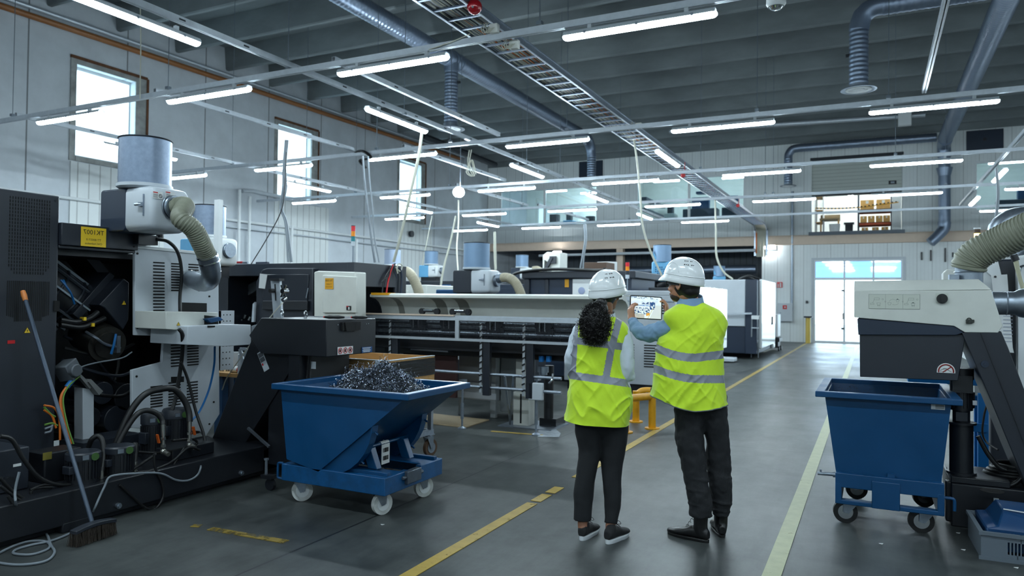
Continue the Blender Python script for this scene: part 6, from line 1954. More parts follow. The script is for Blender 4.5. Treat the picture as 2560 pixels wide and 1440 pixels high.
# blue-bodied filter B on tall navy machine
mist_filter('small blue drum mist filter with dark box and logo ring, under the peach beam', (P(1307, 700, y=20.5).x, 20.5, 2.22), 1.0, drum=M_drumblue, body=M_navy, front=M_white)
machine('navy machine under the small blue drum mist filter', -10.9, -9.0, 20.1, 21.6, 2.05, M_navy, M_navy)
ph = [P(1332, 672, y=20.3), P(1346, 672, y=20.3), P(1360, 684, y=20.3)]
b = MB(); b.ribbed(ph, 0.075, 0.004, 0.03, n=16); build('flexible_hose', b, M_hose2, label='short beige hose by the small blue drum filter', cat='hose')


def cfilter(label, c, s, ang=0.0):
    """square light-blue filter seen face on, drum above, arrow mark and grille"""
    t = thing('mist_filter', label, 'air filter', c, ang)
    b = MB(); b.M = Matrix.Scale(s, 4)
    b.box((-0.22, -0.17, 0), (0.22, 0.17, 0.44)); bx = build('blue_box', b, M_blue2, t, local=True, bevel=0.03 * s)
    b = MB(); b.M = Matrix.Scale(s, 4)
    for i in range(6):
        for j in range(6):
            if (i + j * 2) % 5 == 4: continue
            b.cyl((-0.13 + i * 0.045, -0.172, 0.09 + j * 0.045), (-0.13 + i * 0.045, -0.174, 0.09 + j * 0.045), 0.016, n=8)
    build('grille', b, M_blue, bx, local=True)
    b = MB(); b.M = Matrix.Scale(s, 4)
    b.lathe([(0, 0.44), (0.2, 0.44), (0.2, 0.82), (0, 0.82)], n=32); dr = build('drum', b, M_drumblue, t, local=True)
    b = MB(); b.M = Matrix.Scale(s, 4)
    b.prism([(-0.19, 0.5), (-0.10, 0.5), (-0.19, 0.68)], 'y', -0.16, -0.10); build('arrow_mark', b, M_blue2, dr, local=True)
    b = MB(); b.M = Matrix.Scale(s, 4); b.torus((0, 0, 0.82), 0.2, 0.008, n=32, k=6); build('drum_rim', b, M_black2, dr, local=True)
    b = MB(); b.M = Matrix.Scale(s, 4); b.cyl((-0.1, 0, -0.12), (0.1, 0, -0.0), 0.12, n=14); build('stand', b, M_black, t, local=True)
    return t


c = P(1655, 704, y=16.2); cfilter('light blue grille mist filter beside the man helmet', c, 1.0, 0.2)
c = P(1798, 722, y=25.4); cfilter('light blue mist filter far back above the tall white machine', c, 0.95, 0.2)
b = MB(); c = P(1605, 712, y=16.0); b.cyl(c + Vector((-0.3, 0, -0.05)), c + Vector((0.3, 0, -0.05)), 0.18, n=20); b.cyl(c + Vector((-0.15, -0.1, 0.14)), c + Vector((0.2, -0.1, 0.14)), 0.07, n=14)
build('coiled_duct', b, M_black, label='black motor drum left of the light blue grille filter', cat='motor')
# E and F on the window wall side
mist_filter('plain grey drum mist filter rising behind the dark lathe corner', (-10.4, 14.5, 2.0), 1.0, drum=mat('grey_drum', (134, 146, 166), 0.5), body=M_greyw, front=M_white)
ph = [P(1016, 678, y=11.5), P(1028, 688, y=11.4), P(1044, 720, y=11.4), P(1052, 760, y=11.4)]
b = MB(); b.ribbed(ph, 0.09, 0.004, 0.02, n=20); build('flexible_hose', b, M_hose2, label='wide beige hose arcing down just right of the dark lathe', cat='hose')
mist_filter('light blue box mist filter with white front, far left under white pipe', (P(1080, 693, y=18.6).x, 18.6, 2.22), 1.05, drum=M_drumblue, body=M_blue2, front=M_white)
machine('black machine beneath the far light blue box filter', -13.0, -10.9, 18.2, 19.6, 2.1, M_black2, M_blue2)
machine('cream machine with orange stickers, half hidden right of the dark lathe', -9.4, -8.2, 12.6, 13.9, 1.85, M_cream, M_cream)
c = P(1060, 725, y=16.5); t = thing('blue_press', 'small blue cylinder unit standing in the gap behind the bar feeder', 'machine', Vector((c.x, 16.5, 0)))
b = MB(); b.box((c.x - 0.3, 16.4, 0), (c.x + 0.6, 16.9, 1.85)); build('body', b, M_navy, t, bevel=0.02)
b = MB(); b.cyl((c.x + 0.7, 16.5, 1.0), (c.x + 0.7, 16.5, 1.95), 0.12, n=18); build('cylinder', b, M_blue, t)
# grey-white machine right behind the tablet
t = thing('machining_centre', 'light grey machine with vents and right door, directly behind the tablet', 'machine', (-3.6, 12.7, 0))
b = MB(); b.box((-4.9, 12.0, 0.15), (-2.92, 12.9, 1.66)); b.box((-4.0, 12.0, 1.66), (-2.92, 12.9, 1.74)); bd = build('housing', b, M_greyw, t, bevel=0.01)
b = MB(); b.box((-4.85, 12.05, 0), (-3.0, 12.85, 0.15)); build('plinth', b, M_black, t)
for z0, x0_ in ((0.45, -3.9), (0.45, -3.45), (1.35, -3.2)):
    b = MB()
    for k in range(9 if z0 < 1 else 5):
        b.box((x0_, 11.997, z0 + k * 0.045), (x0_ + (0.28 if z0 < 1 else 0.1), 12.0, z0 + 0.02 + k * 0.045))
    build('vent', b, M_hole, bd)
b = MB(); b.box((-4.9, 11.985, 1.55), (-2.95, 12.0, 1.57)); build('seam', b, M_steel, bd)
b = MB(); b.box((-4.6, 11.85, 0.5), (-4.2, 12.0, 1.2)); build('side_box', b, mat('white_box_paint', (214, 218, 220), 0.4), t, bevel=0.01)
# dark stand legs in front
b = MB(); b.bar((-3.55, 11.2, 0), (-3.9, 11.2, 1.2), 0.05, 0.05); b.bar((-3.95, 11.2, 0), (-3.9, 11.2, 1.2), 0.05, 0.05); build('tripod_stand', b, M_black2, label='dark slanted stand legs in front of the vented grey machine', cat='stand')
# white glossy doors to the right of the man
M_gl = mat('glossy_white_door', (222, 228, 230), 0.12, coat=0.6)
t = thing('machining_centre', 'machine with glossy white door right of the man shoulder', 'machine', (-3.7, 15, 0))
b = MB(); b.box((-3.75, 13.3, 0.15), (-2.98, 16.6, 1.82)); build('housing', b, M_black2, t, bevel=0.01)
b = MB(); b.box((-2.98, 13.5, 0.62), (-2.90, 15.1, 1.86)); build('door', b, M_gl, t, bevel=0.015)
b = MB(); b.box((-2.98, 15.12, 0.55), (-2.90, 16.65, 1.86)); d_2 = build('door', b, M_gl, t, bevel=0.015)
b = MB(); b.box((-2.9, 15.9, 0.72), (-2.895, 16.1, 0.98)); build('slot', b, M_hole, d_2)
b = MB(); b.box((-3.7, 13.4, 0), (-3.0, 16.5, 0.15)); build('plinth', b, M_black, t)
# far machine with ladder
t = thing('machining_centre', 'tall grey, dark and white machine at the far end of the aisle', 'machine', (-3.9, 23, 0))
b = MB(); b.box((-5.2, 20.9, 0.9), (-3.15, 24.5, 2.2)); build('grey_side', b, M_greyw, t, bevel=0.02)
b = MB(); b.box((-3.15, 20.88, 0.15), (-2.84, 24.5, 2.2)); b.box((-5.2, 20.95, 0.15), (-3.1, 24.5, 0.9)); build('dark_frame', b, M_navy, t, bevel=0.015)
b = MB(); b.box((-2.84, 21.3, 0.28), (-2.76, 24.4, 2.22)); b.box((-2.84, 24.0, 0.15), (-2.76, 24.4, 0.3)); wd = build('white_door', b, M_gl, t, bevel=0.02)
b = MB(); b.box((-2.76, 23.4, 0.9), (-2.755, 23.8, 1.15)); build('slot', b, M_hole, wd)
b = MB(); b.bar((-4.3, 20.8, 1.22), (-2.95, 20.7, 1.27), 0.05, 0.05); build('hand_rail', b, M_rail, t)
b = MB(); b.box((-4.15, 20.87, 1.1), (-3.95, 20.9, 1.75)); build('panel_outline', b, mat('panel_line_grey', (150, 156, 162), 0.5), t)
b = MB(); b.tube([(-3.0, 22, 2.22), (-3.3, 22.2, 2.35), (-3.5, 22, 2.24), (-3.2, 21.8, 2.34), (-2.95, 22.3, 2.26)], 0.03, n=6); build('roof_cable', b, M_rubber, t)
ld_ = thing('step_ladder', 'narrow steel ladder leaning at the corner of the far tall machine', 'ladder', (-3.0, 20.3, 0))
p0, p1 = P(1878, 893, z=0.04), P(1894, 792, y=20.6)
for dx in (0, 0.19):
    b = MB(); b.bar(p0 + Vector((dx, 0, 0)), Vector((p0.x + dx + 0.1, 20.6, 1.2)), 0.03, 0.04); build('rail', b, M_rail, ld_)
for k in (0.12, 0.42, 0.72, 0.97):
    a = p0.lerp(Vector((p0.x + 0.1, 20.6, 1.2)), k); b = MB(); b.bar(a, a + Vector((0.19, 0, 0)), 0.06 if k < 0.9 else 0.2, 0.03 if k < 0.9 else 0.1); build('step', b, M_rail if k < 0.9 else M_white, ld_)
b = MB(); b.box((-4.3, 19.4, 0.02), (-3.2, 19.9, 0.12)); build('low_platform', b, M_greyw, label='low pale grey platform on floor before the far machine', cat='platform', bevel=0.02)
t = thing('small_cart', 'small white cart on castors past the far tall machine', 'cart', (-2.9, 25.4, 0))
b = MB(); b.box((-3.1, 25.0, 0.45), (-2.75, 25.8, 1.2)); build('bin', b, M_white, t, bevel=0.03)
b = MB(); b.box((-3.1, 25.0, 0.3), (-2.7, 25.8, 0.42)); b.cyl((-2.75, 25.1, 0.08), (-2.7, 25.1, 0.08), 0.08, n=14); b.cyl((-2.75, 25.7, 0.08), (-2.7, 25.7, 0.08), 0.08, n=14); b.box((-3.05, 25.1, 0.1), (-2.75, 25.7, 0.3)); build('chassis', b, M_black, t)
# wall things by the door
def wallbox(name, u0, v0, u1, v1, m, label, cat, d=0.12, yy=31.45):
    a, c = P(u0, v1, y=yy), P(u1, v0, y=yy)
    b = MB(); b.box((a.x, yy - d, a.z), (c.x, yy + 0.04, c.z))
    return thing_box(name, b, m, label, cat)


def thing_box(name, b, m, label, cat):
    return build(name, b, m, label=label, cat=cat, bevel=0.01)


fs = thing('fire_sign', 'small red and white fire hose sign on the far wall', 'sign', P(1949, 712, y=31.4))
a, c = P(1942, 719, y=31.45), P(1956, 705, y=31.45)
b = MB(); b.box((a.x, 31.44, a.z), (c.x, 31.5, c.z)); build('plate', b, M_red, fs)
b = MB(); w_ = (c.x - a.x); b.box((a.x + w_ * 0.55, 31.435, a.z + 0.02), (a.x + w_ * 0.8, 31.44, c.z - 0.03)); b.box((a.x + w_ * 0.2, 31.435, a.z + 0.02), (a.x + w_ * 0.35, 31.44, c.z - 0.09)); build('symbol', b, M_paper, fs)
fc = thing('fire_cabinet', 'light grey fire hose cabinet on the far wall with red square', 'cabinet', P(1963, 804, y=31.4))
a, c = P(1945, 803, y=31.4), P(1982, 758, y=31.4)
b = MB(); b.box((a.x, 31.28, a.z), (c.x, 31.5, c.z)); build('case', b, M_greyw, fc, bevel=0.01)
q = P(1962, 768, y=31.28); b = MB(); b.box(q + Vector((-0.08, -0.01, -0.08)), q + Vector((0.08, 0, 0.08))); rs = build('red_square', b, M_red, fc)
b = MB(); b.ball(q + Vector((0.01, -0.012, 0)), (0.03, 0.004, 0.03), 10, 6); build('symbol', b, M_paper, rs)
q = P(1951, 782, y=31.28); b = MB(); b.cyl(q, q + Vector((0, -0.02, 0)), 0.03, n=12); build('lock', b, M_steel, fc)
b = MB(); q = P(2017, 755, y=31.4); b.box(q + Vector((-0.04, 0, -0.05)), q + Vector((0.04, 0.1, 0.05))); build('switch_box', b, M_black2, label='small dark switch box on the wall beside the door', cat='switch', bevel=0.005)
t = thing('bollard', 'yellow bollard with dark cap beside the bright door', 'bollard', P(2020, 858, z=0))
q = P(2020, 858, z=0); b = MB(); b.cyl(q, q + Vector((0, 0, 1.0)), 0.09, n=20); build('tube', b, mat('yellow_bollard_paint', (216, 186, 90), 0.4), t)
b = MB(); b.cyl(q + Vector((0, 0, 1.0)), q + Vector((0, 0, 1.06)), 0.16, n=20); build('cap', b, M_black2, t)
for k, (u, v0, v1) in enumerate(((2304, 630, 650), (2327, 625, 652), (2363, 620, 655), (2382, 631, 643), (2398, 630, 641))):
    a, c = P(u - 2, v1, y=31.45), P(u + 2, v0, y=31.45)
    b = MB(); b.box((a.x, 31.42, a.z), (c.x, 31.5, c.z)); build('wall_bracket', b, M_black, label='short black vertical bracket on the wall above the right hood, %s of five' % ORD[k], cat='bracket', group='wall brackets')

# storage seen through the half open shutter
M_rack = mat('orange_rack_beam', (176, 78, 44), 0.5)
M_box = mat('carton_board', (206, 158, 92), 0.7, var=0.1)
rk = thing('pallet_rack', 'pallet rack with orange beams in the storage room behind the shutter', 'shelf', (0.1, 32.9, 4.38))
b = MB()
for z in (4.75, 5.28):
    b.box((-0.5, 32.6, z), (0.65, 32.7, z + 0.09)); b.box((-0.5, 33.3, z), (0.65, 33.4, z + 0.09))
build('beams', b, M_rack, rk)
for x in (-0.55, 0.65):
    b = MB(); b.box((x, 32.6, 4.38), (x + 0.06, 33.4, 6.2)); build('upright', b, M_navy, rk)
for z in (4.84, 5.37):
    b = MB(); b.box((-0.5, 32.6, z), (0.65, 33.4, z + 0.02)); build('deck', b, M_black, rk)
n = 0
for z, xs in ((5.39, (-0.45, 0.13)), (4.86, (-0.45, -0.17, 0.12, 0.38)), (4.40, (-0.4, -0.02, 0.32))):
    for x in xs:
        w_ = 0.5 if z > 5 else 0.24; h = 0.38 if z > 5 else 0.26
        t = thing('carton', 'yellow-brown carton on the %s shelf of the pallet rack, %s there' % ({5.39: 'upper', 4.86: 'middle', 4.40: 'bottom'}[z], ORD[xs.index(x)]), 'box', (x + w_ / 2, 32.9, z), group='cartons in the pallet rack')
        b = MB(); b.box((x, 32.62, z), (x + w_, 33.2, z + h)); build('box_body', b, M_box, t, bevel=0.008)
        b = MB(); b.box((x + w_ * 0.4, 32.615, z + h * 0.6), (x + w_ * 0.6, 32.62, z + h * 0.9)); build('paper_label', b, M_paper, t)
b = MB(); b.tube([(-2.1, 32.0, 5.45), (-1.2, 32.0, 5.40), (-0.3, 32.0, 5.42), (0.9, 32.0, 5.55)], 0.02, n=6); tp = build('warning_tape', b, M_yellow, label='yellow and black warning tape across the raised opening', cat='tape')
b = MB()
for k in range(22):
    x = -2.05 + k * 0.135; z = 5.45 - 0.05 * math.sin(PI * min(1, (x + 2.1) / 2)) + (0.13 * (x + 0.3) / 1.2 if x > -0.3 else 0)
    b.box((x, 31.975, z - 0.022), (x + 0.06, 32.025, z + 0.022))
build('black_stripes', b, M_black, tp)
t = thing('wooden_table', 'wooden work table in the storage room behind the shutter', 'table', (-1.5, 32.6, 4.38))
b = MB(); b.box((-1.95, 32.2, 4.98), (-1.2, 32.9, 5.05)); b.box((-1.95, 32.85, 5.05), (-1.2, 32.9, 5.25)); build('table_top', b, M_ply, t)
for x in (-1.93, -1.27):
    b = MB(); b.box((x, 32.22, 4.38), (x + 0.06, 32.28, 4.98)); build('leg', b, M_wood, t)
b = MB(); b.lathe([(0, 0), (0.17, 0), (0.21, 0.4), (0, 0.4)], (-1.38, 32.1, 4.38), n=20); build('white_bin', b, M_white, label='white round bin under the storage room table', cat='bin')
b = MB(); b.box((-1.0, 32.4, 4.38), (-0.72, 32.7, 4.8)); b.box((-1.05, 32.35, 4.8), (-0.67, 32.75, 4.86)); build('stool', b, M_black2, label='dark stool beside the white bin upstairs', cat='stool')
for k in (0, 1):
    b = MB(); b.box((-0.9 + k * 0.12, 33.0, 5.75), (-0.84 + k * 0.12, 33.05, 6.6)); build('hanging_strip', b, M_far_tube, label='vertical lit white tube in the storage room, %s one' % ('left', 'right')[k], cat='light')
t = thing('shelf_unit', 'tall shelf with cartons at the left edge of the storage opening', 'shelf', (-2.05, 32.8, 4.38))
b = MB(); b.box((-2.15, 32.5, 4.38), (-2.1, 33.3, 6.6)); b.box((-1.85, 32.5, 4.38), (-1.8, 33.3, 6.6)); build('uprights', b, M_white, t)
for z in (4.9, 5.4, 5.95):
    b = MB(); b.box((-2.15, 32.5, z), (-1.8, 33.3, z + 0.04)); build('shelf', b, M_wood, t)
b = MB(); b.box((0.68, 32.2, 4.38), (1.0, 33.0, 6.2)); build('white_curtain', b, M_white, label='white panel at the right side of the storage opening', cat='panel')
# clutter inside the mezzanine rooms
r5 = random.Random(21)
for k, (x, y, w_, h, mm, lab, cat) in enumerate(((-14.6, 33.0, 0.9, 0.75, M_white, 'white cabinet in the left mezzanine room', 'cabinet'), (-13.7, 33.2, 0.5, 0.9, M_blue2, 'pale blue machine in the left mezzanine room', 'machine'),
        (-12.6, 32.8, 0.8, 0.5, M_greyw, 'grey bench machine in left mezzanine room', 'machine'), (-11.9, 33.0, 0.35, 0.8, M_navy, 'dark blue drill machine in left mezzanine room', 'machine'), (-11.45, 33.0, 0.3, 0.75, M_blue, 'blue drill machine in left mezzanine room', 'machine'),
        (-8.5, 32.6, 0.5, 1.0, M_cream, 'cream cylinder unit in the middle mezzanine room', 'machine'), (-7.6, 32.4, 1.5, 1.25, M_navy, 'dark screen wall in middle mezzanine room, left', 'panel'), (-5.9, 32.4, 0.9, 1.25, M_navy, 'dark screen wall in middle mezzanine room, right', 'panel'),
        (4.2, 32.5, 2.6, 0.9, M_navy, 'dark blue panel in the right mezzanine room', 'panel'))):
    t = thing('workshop_unit', lab, cat, (x + w_ / 2, y + 0.3, 4.38))
    b = MB(); b.box((x, y, 4.38), (x + w_, y + 0.6, 4.38 + 0.7 + h * 0.5)); build('body', b, mm, t, bevel=0.02)
    b = MB(); b.box((x + w_ * 0.25, y + 0.1, 4.38 + 0.7 + h * 0.5), (x + w_ * 0.75, y + 0.4, 4.38 + 0.9 + h * 0.75)); build('head', b, M_black2 if mm != M_navy else M_blue, t, bevel=0.02)
t = thing('shelf_unit', 'long loaded shelf slanting away inside the middle mezzanine room', 'shelf', (-9.2, 34, 4.38))
for z in (5.2, 5.7, 6.2):
    b = MB(); b.box((-9.5, 32.2, z), (-9.2, 35.6, z + 0.12)); build('shelf', b, M_navy, t)
for k in range(4):
    b = MB(); b.box((-5.5 + k * 0.22, 33.2, 5.15 + 0.25 * (k % 2)), (-5.32 + k * 0.22, 33.5, 5.35 + 0.25 * (k % 2))); build('carton', b, M_box, label='small carton stacked in middle mezzanine room, right end', cat='box', group='cartons upstairs')
b = MB(); b.box((-7.0, 32.3, 6.35), (-6.3, 32.7, 6.45)); build('blue_beam', b, M_blue, label='blue bar hanging inside the middle mezzanine room', cat='bar')
# wall box on left wall
b = MB(); b.box((-16.95, 14.3, 2.35), (-16.7, 15.1, 2.95)); build('wall_cabinet', b, M_greyw, label='light grey electrical cabinet on the left wall by the riser pipes', cat='cabinet', bevel=0.01)
c = P(1026, 585, x=-16.9); b = MB(); b.cyl(c, c + Vector((0.1, 0, 0)), 0.13, n=16); build('wall_camera', b, M_black2, label='small round dark camera on the ribbed wall infill', cat='camera')
# ================================================================ right foreground: blue bin
bn = thing('wheeled_bin', 'square blue steel bin on black castors at the right, nearly empty', 'bin', (0.09, 6.1, 0))
BX0, BX1, BY0, BY1 = -0.30, 0.47, 5.62, 6.58
b = MB()
T = 0.008
def taper(x0, x1, y0, y1, x2, x3, y2, y3, z0, z1):
    return [[(x0, y0, z0), (x1, y0, z0), (x1, y1, z0), (x0, y1, z0)], [(x2, y2, z1), (x3, y2, z1), (x3, y3, z1), (x2, y3, z1)]]
o = taper(-0.22, 0.41, 5.66, 6.5, BX0, BX1, BY0, BY1, 0.30, 0.90)
i_ = taper(-0.22 + T, 0.41 - T, 5.66 + T, 6.5 - T, BX0 + T, BX1 - T, BY0 + T, BY1 - T, 0.31, 0.90)
vs = o[0] + o[1] + i_[0] + i_[1]
b.add(vs, [(0, 3, 2, 1), (0, 1, 5, 4), (1, 2, 6, 5), (2, 3, 7, 6), (3, 0, 4, 7), (8, 9, 10, 11), (8, 12, 13, 9), (9, 13, 14, 10), (10, 14, 15, 11), (11, 15, 12, 8), (4, 5, 13, 12), (5, 6, 14, 13), (6, 7, 15, 14), (7, 4, 12, 15)])
build('tub', b, M_blue, bn)
b = MB(); RZ0, RZ1 = 0.895, 0.935
for a, c in (((BX0 - 0.06, BY0 - 0.06, RZ0), (BX1 + 0.06, BY0, RZ1)), ((BX0 - 0.06, BY1, RZ0), (BX1 + 0.06, BY1 + 0.06, RZ1)), ((BX0 - 0.06, BY0 - 0.06, RZ0), (BX0, BY1 + 0.06, RZ1)), ((BX1, BY0 - 0.06, RZ0), (BX1 + 0.06, BY1 + 0.06, RZ1))):
    b.box(a, c)
build('rim', b, M_blue, bn, bevel=0.005)
b = MB(); b.box((-0.23, 5.60, 0.27), (0.43, 5.66, 0.37)); b.box((-0.23, 6.5, 0.27), (0.43, 6.56, 0.37)); b.box((-0.23, 5.60, 0.155), (-0.19, 6.56, 0.30)); b.box((0.39, 5.60, 0.155), (0.43, 6.56, 0.30)); b.box((-0.23, 5.60, 0.155), (0.43, 5.66, 0.185)); b.box((-0.23, 6.5, 0.155), (0.43, 6.56, 0.185)); b.box((0.0, 5.59, 0.155), (0.17, 5.66, 0.34)); b.box((0.0, 5.6, 0.155), (0.03, 6.5, 0.29)); b.box((0.14, 5.6, 0.155), (0.17, 6.5, 0.29))
build('base_frame', b, M_blue, bn, bevel=0.005)
b = MB(); b.box((0.095, 5.615, 0.37), (0.14, 5.65, 0.395)); build('lug', b, M_blue, bn)
k = MB(); k.M = plane_M(P(2345, 1015, y=5.614), FXr, UZ); k.box((-0.04, -0.024, -0.002), (0.04, 0.026, 0.002)); pl = build('rating_plate', k, M_greyw, bn, label='small grey plate with fine print')
k = MB(); k.M = plane_M(P(2345, 1015, y=5.611), FXr, UZ)
for q in range(4): k.box((-0.015, -0.016 + q * 0.009, 0), (0.035, -0.013 + q * 0.009, 0.001))
k.cyl((0.025, 0.016, 0), (0.025, 0.016, 0.001), 0.006, n=12)
build('fine_print', k, M_ink, pl)
ce = text_mesh('CE', 0.016, plane_M(P(2345, 1015, y=5.611) + Vector((-0.027, 0, 0.014)), FXr, UZ)); build('ce_mark', ce, M_ink, pl, recalc=False)
k = MB(); k.tube([(0.43, 5.64, 0.27), (0.475, 5.64, 0.27), (0.49, 5.64, 0.255), (0.49, 5.64, 0.19)], 0.010, n=10, k=3); build('hook', k, M_blue, bn)
k = MB(); k.cyl((-0.35, 5.7, 0.33), (-0.22, 5.7, 0.335), 0.013, n=12); k.cyl((-0.25, 5.7, 0.333), (-0.22, 5.7, 0.335), 0.02, n=12); k.cyl((-0.33, 5.7, 0.33), (-0.33, 5.7, 0.36), 0.006, n=8); build('locking_pin', k, M_steel, bn)
M_tyre = mat('black_castor_tyre', (20, 21, 23), 0.5)
for x, y, a in ((-0.14, 5.72, 3.3), (0.33, 5.72, 3.3), (-0.14, 6.45, 0.2), (0.33, 6.45, 0.2)):
    castor(bn, x, y, 0.08, 0.03, M_tyre, M_chrome, 0.036, 0.155, ang=a)
r6 = random.Random(4)
k = MB()
for q in range(240):
    f = r6.random()
    if f < 0.75:
        z = r6.uniform(0.66, 0.9); y = BY1 - 0.012 - (0.9 - z) * 0.13; x = r6.uniform(BX0 + 0.05, BX1 - 0.05)
        p = Vector((x, y, z)); d = Vector((r6.gauss(0, 1), 0, r6.gauss(0, 1))).normalized()
    else:
        p = Vector((r6.uniform(BX0 + 0.1, BX1 - 0.1), r6.uniform(BY0 + 0.15, BY1 - 0.15), 0.325)); d = Vector((r6.gauss(0, 1), r6.gauss(0, 1), 0.2)).normalized()
    k.bar(p - d * 0.006, p + d * 0.006, 0.003, 0.002)
k.box((-0.18, 5.72, 0.312), (0.37, 6.45, 0.32))
build('metal_chips', k, mat('dark_chips', (58, 62, 70), 0.5, 0.5), label='dark scattered chips stuck inside the square blue bin', cat='metal chips', kind='stuff')

# ================================================================ right conveyor with white hood
rc = thing('chip_conveyor', 'chip conveyor with white hood and black incline above the square blue bin', 'conveyor', (0.9, 6.2, 0))
HY0, HY1 = 5.90, 6.46
hood = xz([(2135, 727), (2135, 793), (2150, 795), (2385, 815), (2412, 831), (2495, 832), (2507, 815), (2478, 725)], HY0)
b = MB(); b.prism(hood, 'y', HY0, HY1); hd2 = build('hood', b, M_cream, rc, bevel=0.004)
a0, a1 = P(2135, 727, y=HY0), P(2478, 724, y=HY0)
b = MB(); b.add([(a0.x, HY0, a0.z), (a1.x, HY0, a1.z), (a1.x - 0.06, HY0 + 0.12, a1.z + 0.075), (a0.x, HY0 + 0.12, a0.z + 0.075), (a0.x, HY1, a0.z), (a1.x, HY1, a1.z), (a1.x - 0.06, HY1 - 0.12, a1.z + 0.075), (a0.x, HY1 - 0.12, a0.z + 0.075)], [(0, 1, 2, 3), (4, 7, 6, 5), (3, 2, 6, 7), (0, 3, 7, 4), (1, 5, 6, 2), (0, 4, 5, 1)])
build('hood_top', b, M_cream, hd2)
# pictogram panel
M_pl = mat('pale_pictogram_panel', (196, 200, 190), 0.5)
q = P(2235, 754, y=HY0 - 0.001)
k = MB(); k.M = plane_M(q, FXr, UZ); k.box((-0.162, -0.052, 0), (0.162, 0.052, 0.0015)); pg = build('pictogram_panel', k, M_pl, hd2, label='panel with three line drawings of bin changing')
k = MB(); k.M = plane_M(q - Vector((0, 0.002, 0)), FXr, UZ)
def ln(pts, w=0.0012):
    for s_, e_ in zip(pts, pts[1:]):
        k.bar((s_[0], s_[1], 0), (e_[0], e_[1], 0), w, 0.0006)
ln([(-0.162, -0.052), (0.162, -0.052), (0.162, 0.052), (-0.162, 0.052), (-0.162, -0.052)])
ln([(-0.054, -0.052), (-0.054, 0.052)]); ln([(0.057, -0.052), (0.057, 0.052)])
for ox, full in ((-0.108, False), (0.11, True)):
    ln([(ox - 0.045, -0.022), (ox - 0.02, -0.022), (ox - 0.022, -0.012), (ox - 0.043, -0.012), (ox - 0.045, -0.022)]); ln([(ox - 0.03, -0.012), (ox - 0.018, 0.015)])
    ln([(ox - 0.02, 0.012), (ox - 0.018, 0.026), (ox + 0.014, 0.026), (ox + 0.014, 0.012), (ox - 0.02, 0.012)]); ln([(ox - 0.002, -0.01), (ox + 0.022, -0.01), (ox + 0.018, -0.026), (ox + 0.002, -0.026), (ox - 0.002, -0.01)])
    k.torus((ox + 0.005, -0.03, 0), 0.003, 0.0006, n=10, k=3); k.torus((ox + 0.016, -0.03, 0), 0.003, 0.0006, n=10, k=3)
    k.torus((ox + 0.036, 0.016, 0), 0.005, 0.0006, n=10, k=3); k.torus((ox + (0.052 if not full else -0.055), 0.0, 0), 0.004, 0.0006, n=10, k=3)
    if full: k.prism([(ox, -0.01), (ox + 0.01, -0.002), (ox + 0.02, -0.01)], 'z', 0, 0.0006)
ln([(-0.04, -0.008), (-0.018, -0.008), (-0.022, -0.024), (-0.036, -0.024), (-0.04, -0.008)]); ln([(0.012, 0.014), (0.034, 0.014), (0.03, -0.002), (0.016, -0.002), (0.012, 0.014)]); k.prism([(0.014, 0.014), (0.022, 0.022), (0.032, 0.014)], 'z', 0, 0.0006)
ln([(-0.032, 0.0), (-0.022, 0.012), (-0.008, 0.018), (0.008, 0.012)]); ln([(0.03, -0.01), (0.02, -0.02), (0.005, -0.024), (-0.01, -0.02)])
build('line_drawing', k, mat('grey_print', (96, 104, 100), 0.6), pg)
q = P(2355, 746, y=HY0 - 0.001)
k = MB(); k.M = plane_M(q, FXr, UZ); k.box((-0.038, -0.032, 0), (0.038, 0.036, 0.002)); sw = build('switch_plate', k, M_pl, hd2)
k = MB(); k.M = plane_M(q + Vector((0, 0, -0.002)), FXr, UZ); k.cyl((0, 0, 0.002), (0, 0, 0.02), 0.034, n=28); k.bar((0, -0.026, 0.024), (0, 0.026, 0.024), 0.016, 0.01, up=(0, 0, 1)); build('rotary_switch', k, M_rubber, sw)
q = P(2424, 802, y=HY0 - 0.001)
k = MB(); k.M = plane_M(q, FXr, UZ); k.torus((-0.004, 0.006, 0.008), 0.013, 0.004, n=18, k=6); k.box((-0.022, -0.018, 0), (0.014, 0.008, 0.016)); k.box((0.012, -0.012, 0.002), (0.026, 0.008, 0.012)); k.cyl((-0.004, -0.01, 0), (-0.004, -0.01, 0.03), 0.009, n=12); build('wing_latch', k, mat('dark_latch', (60, 64, 60), 0.4, 0.4), hd2, bevel=0.002)
# dark chute
b = MB(); b.prism(xz([(2143, 797), (2146, 837), (2150, 837), (2390, 838), (2410, 831), (2385, 815), (2150, 797)], HY0 + 0.01), 'y', HY0 + 0.01, HY1 - 0.01); build('chute_upper', b, M_navy, rc, bevel=0.003)
b = MB(); b.prism(xz([(2149, 836), (2150, 942), (2395, 952), (2412, 850), (2412, 836)], HY0 + 0.03), 'y', HY0 + 0.03, HY1 - 0.03); chl = build('chute_lower', b, M_black2, rc, bevel=0.004)
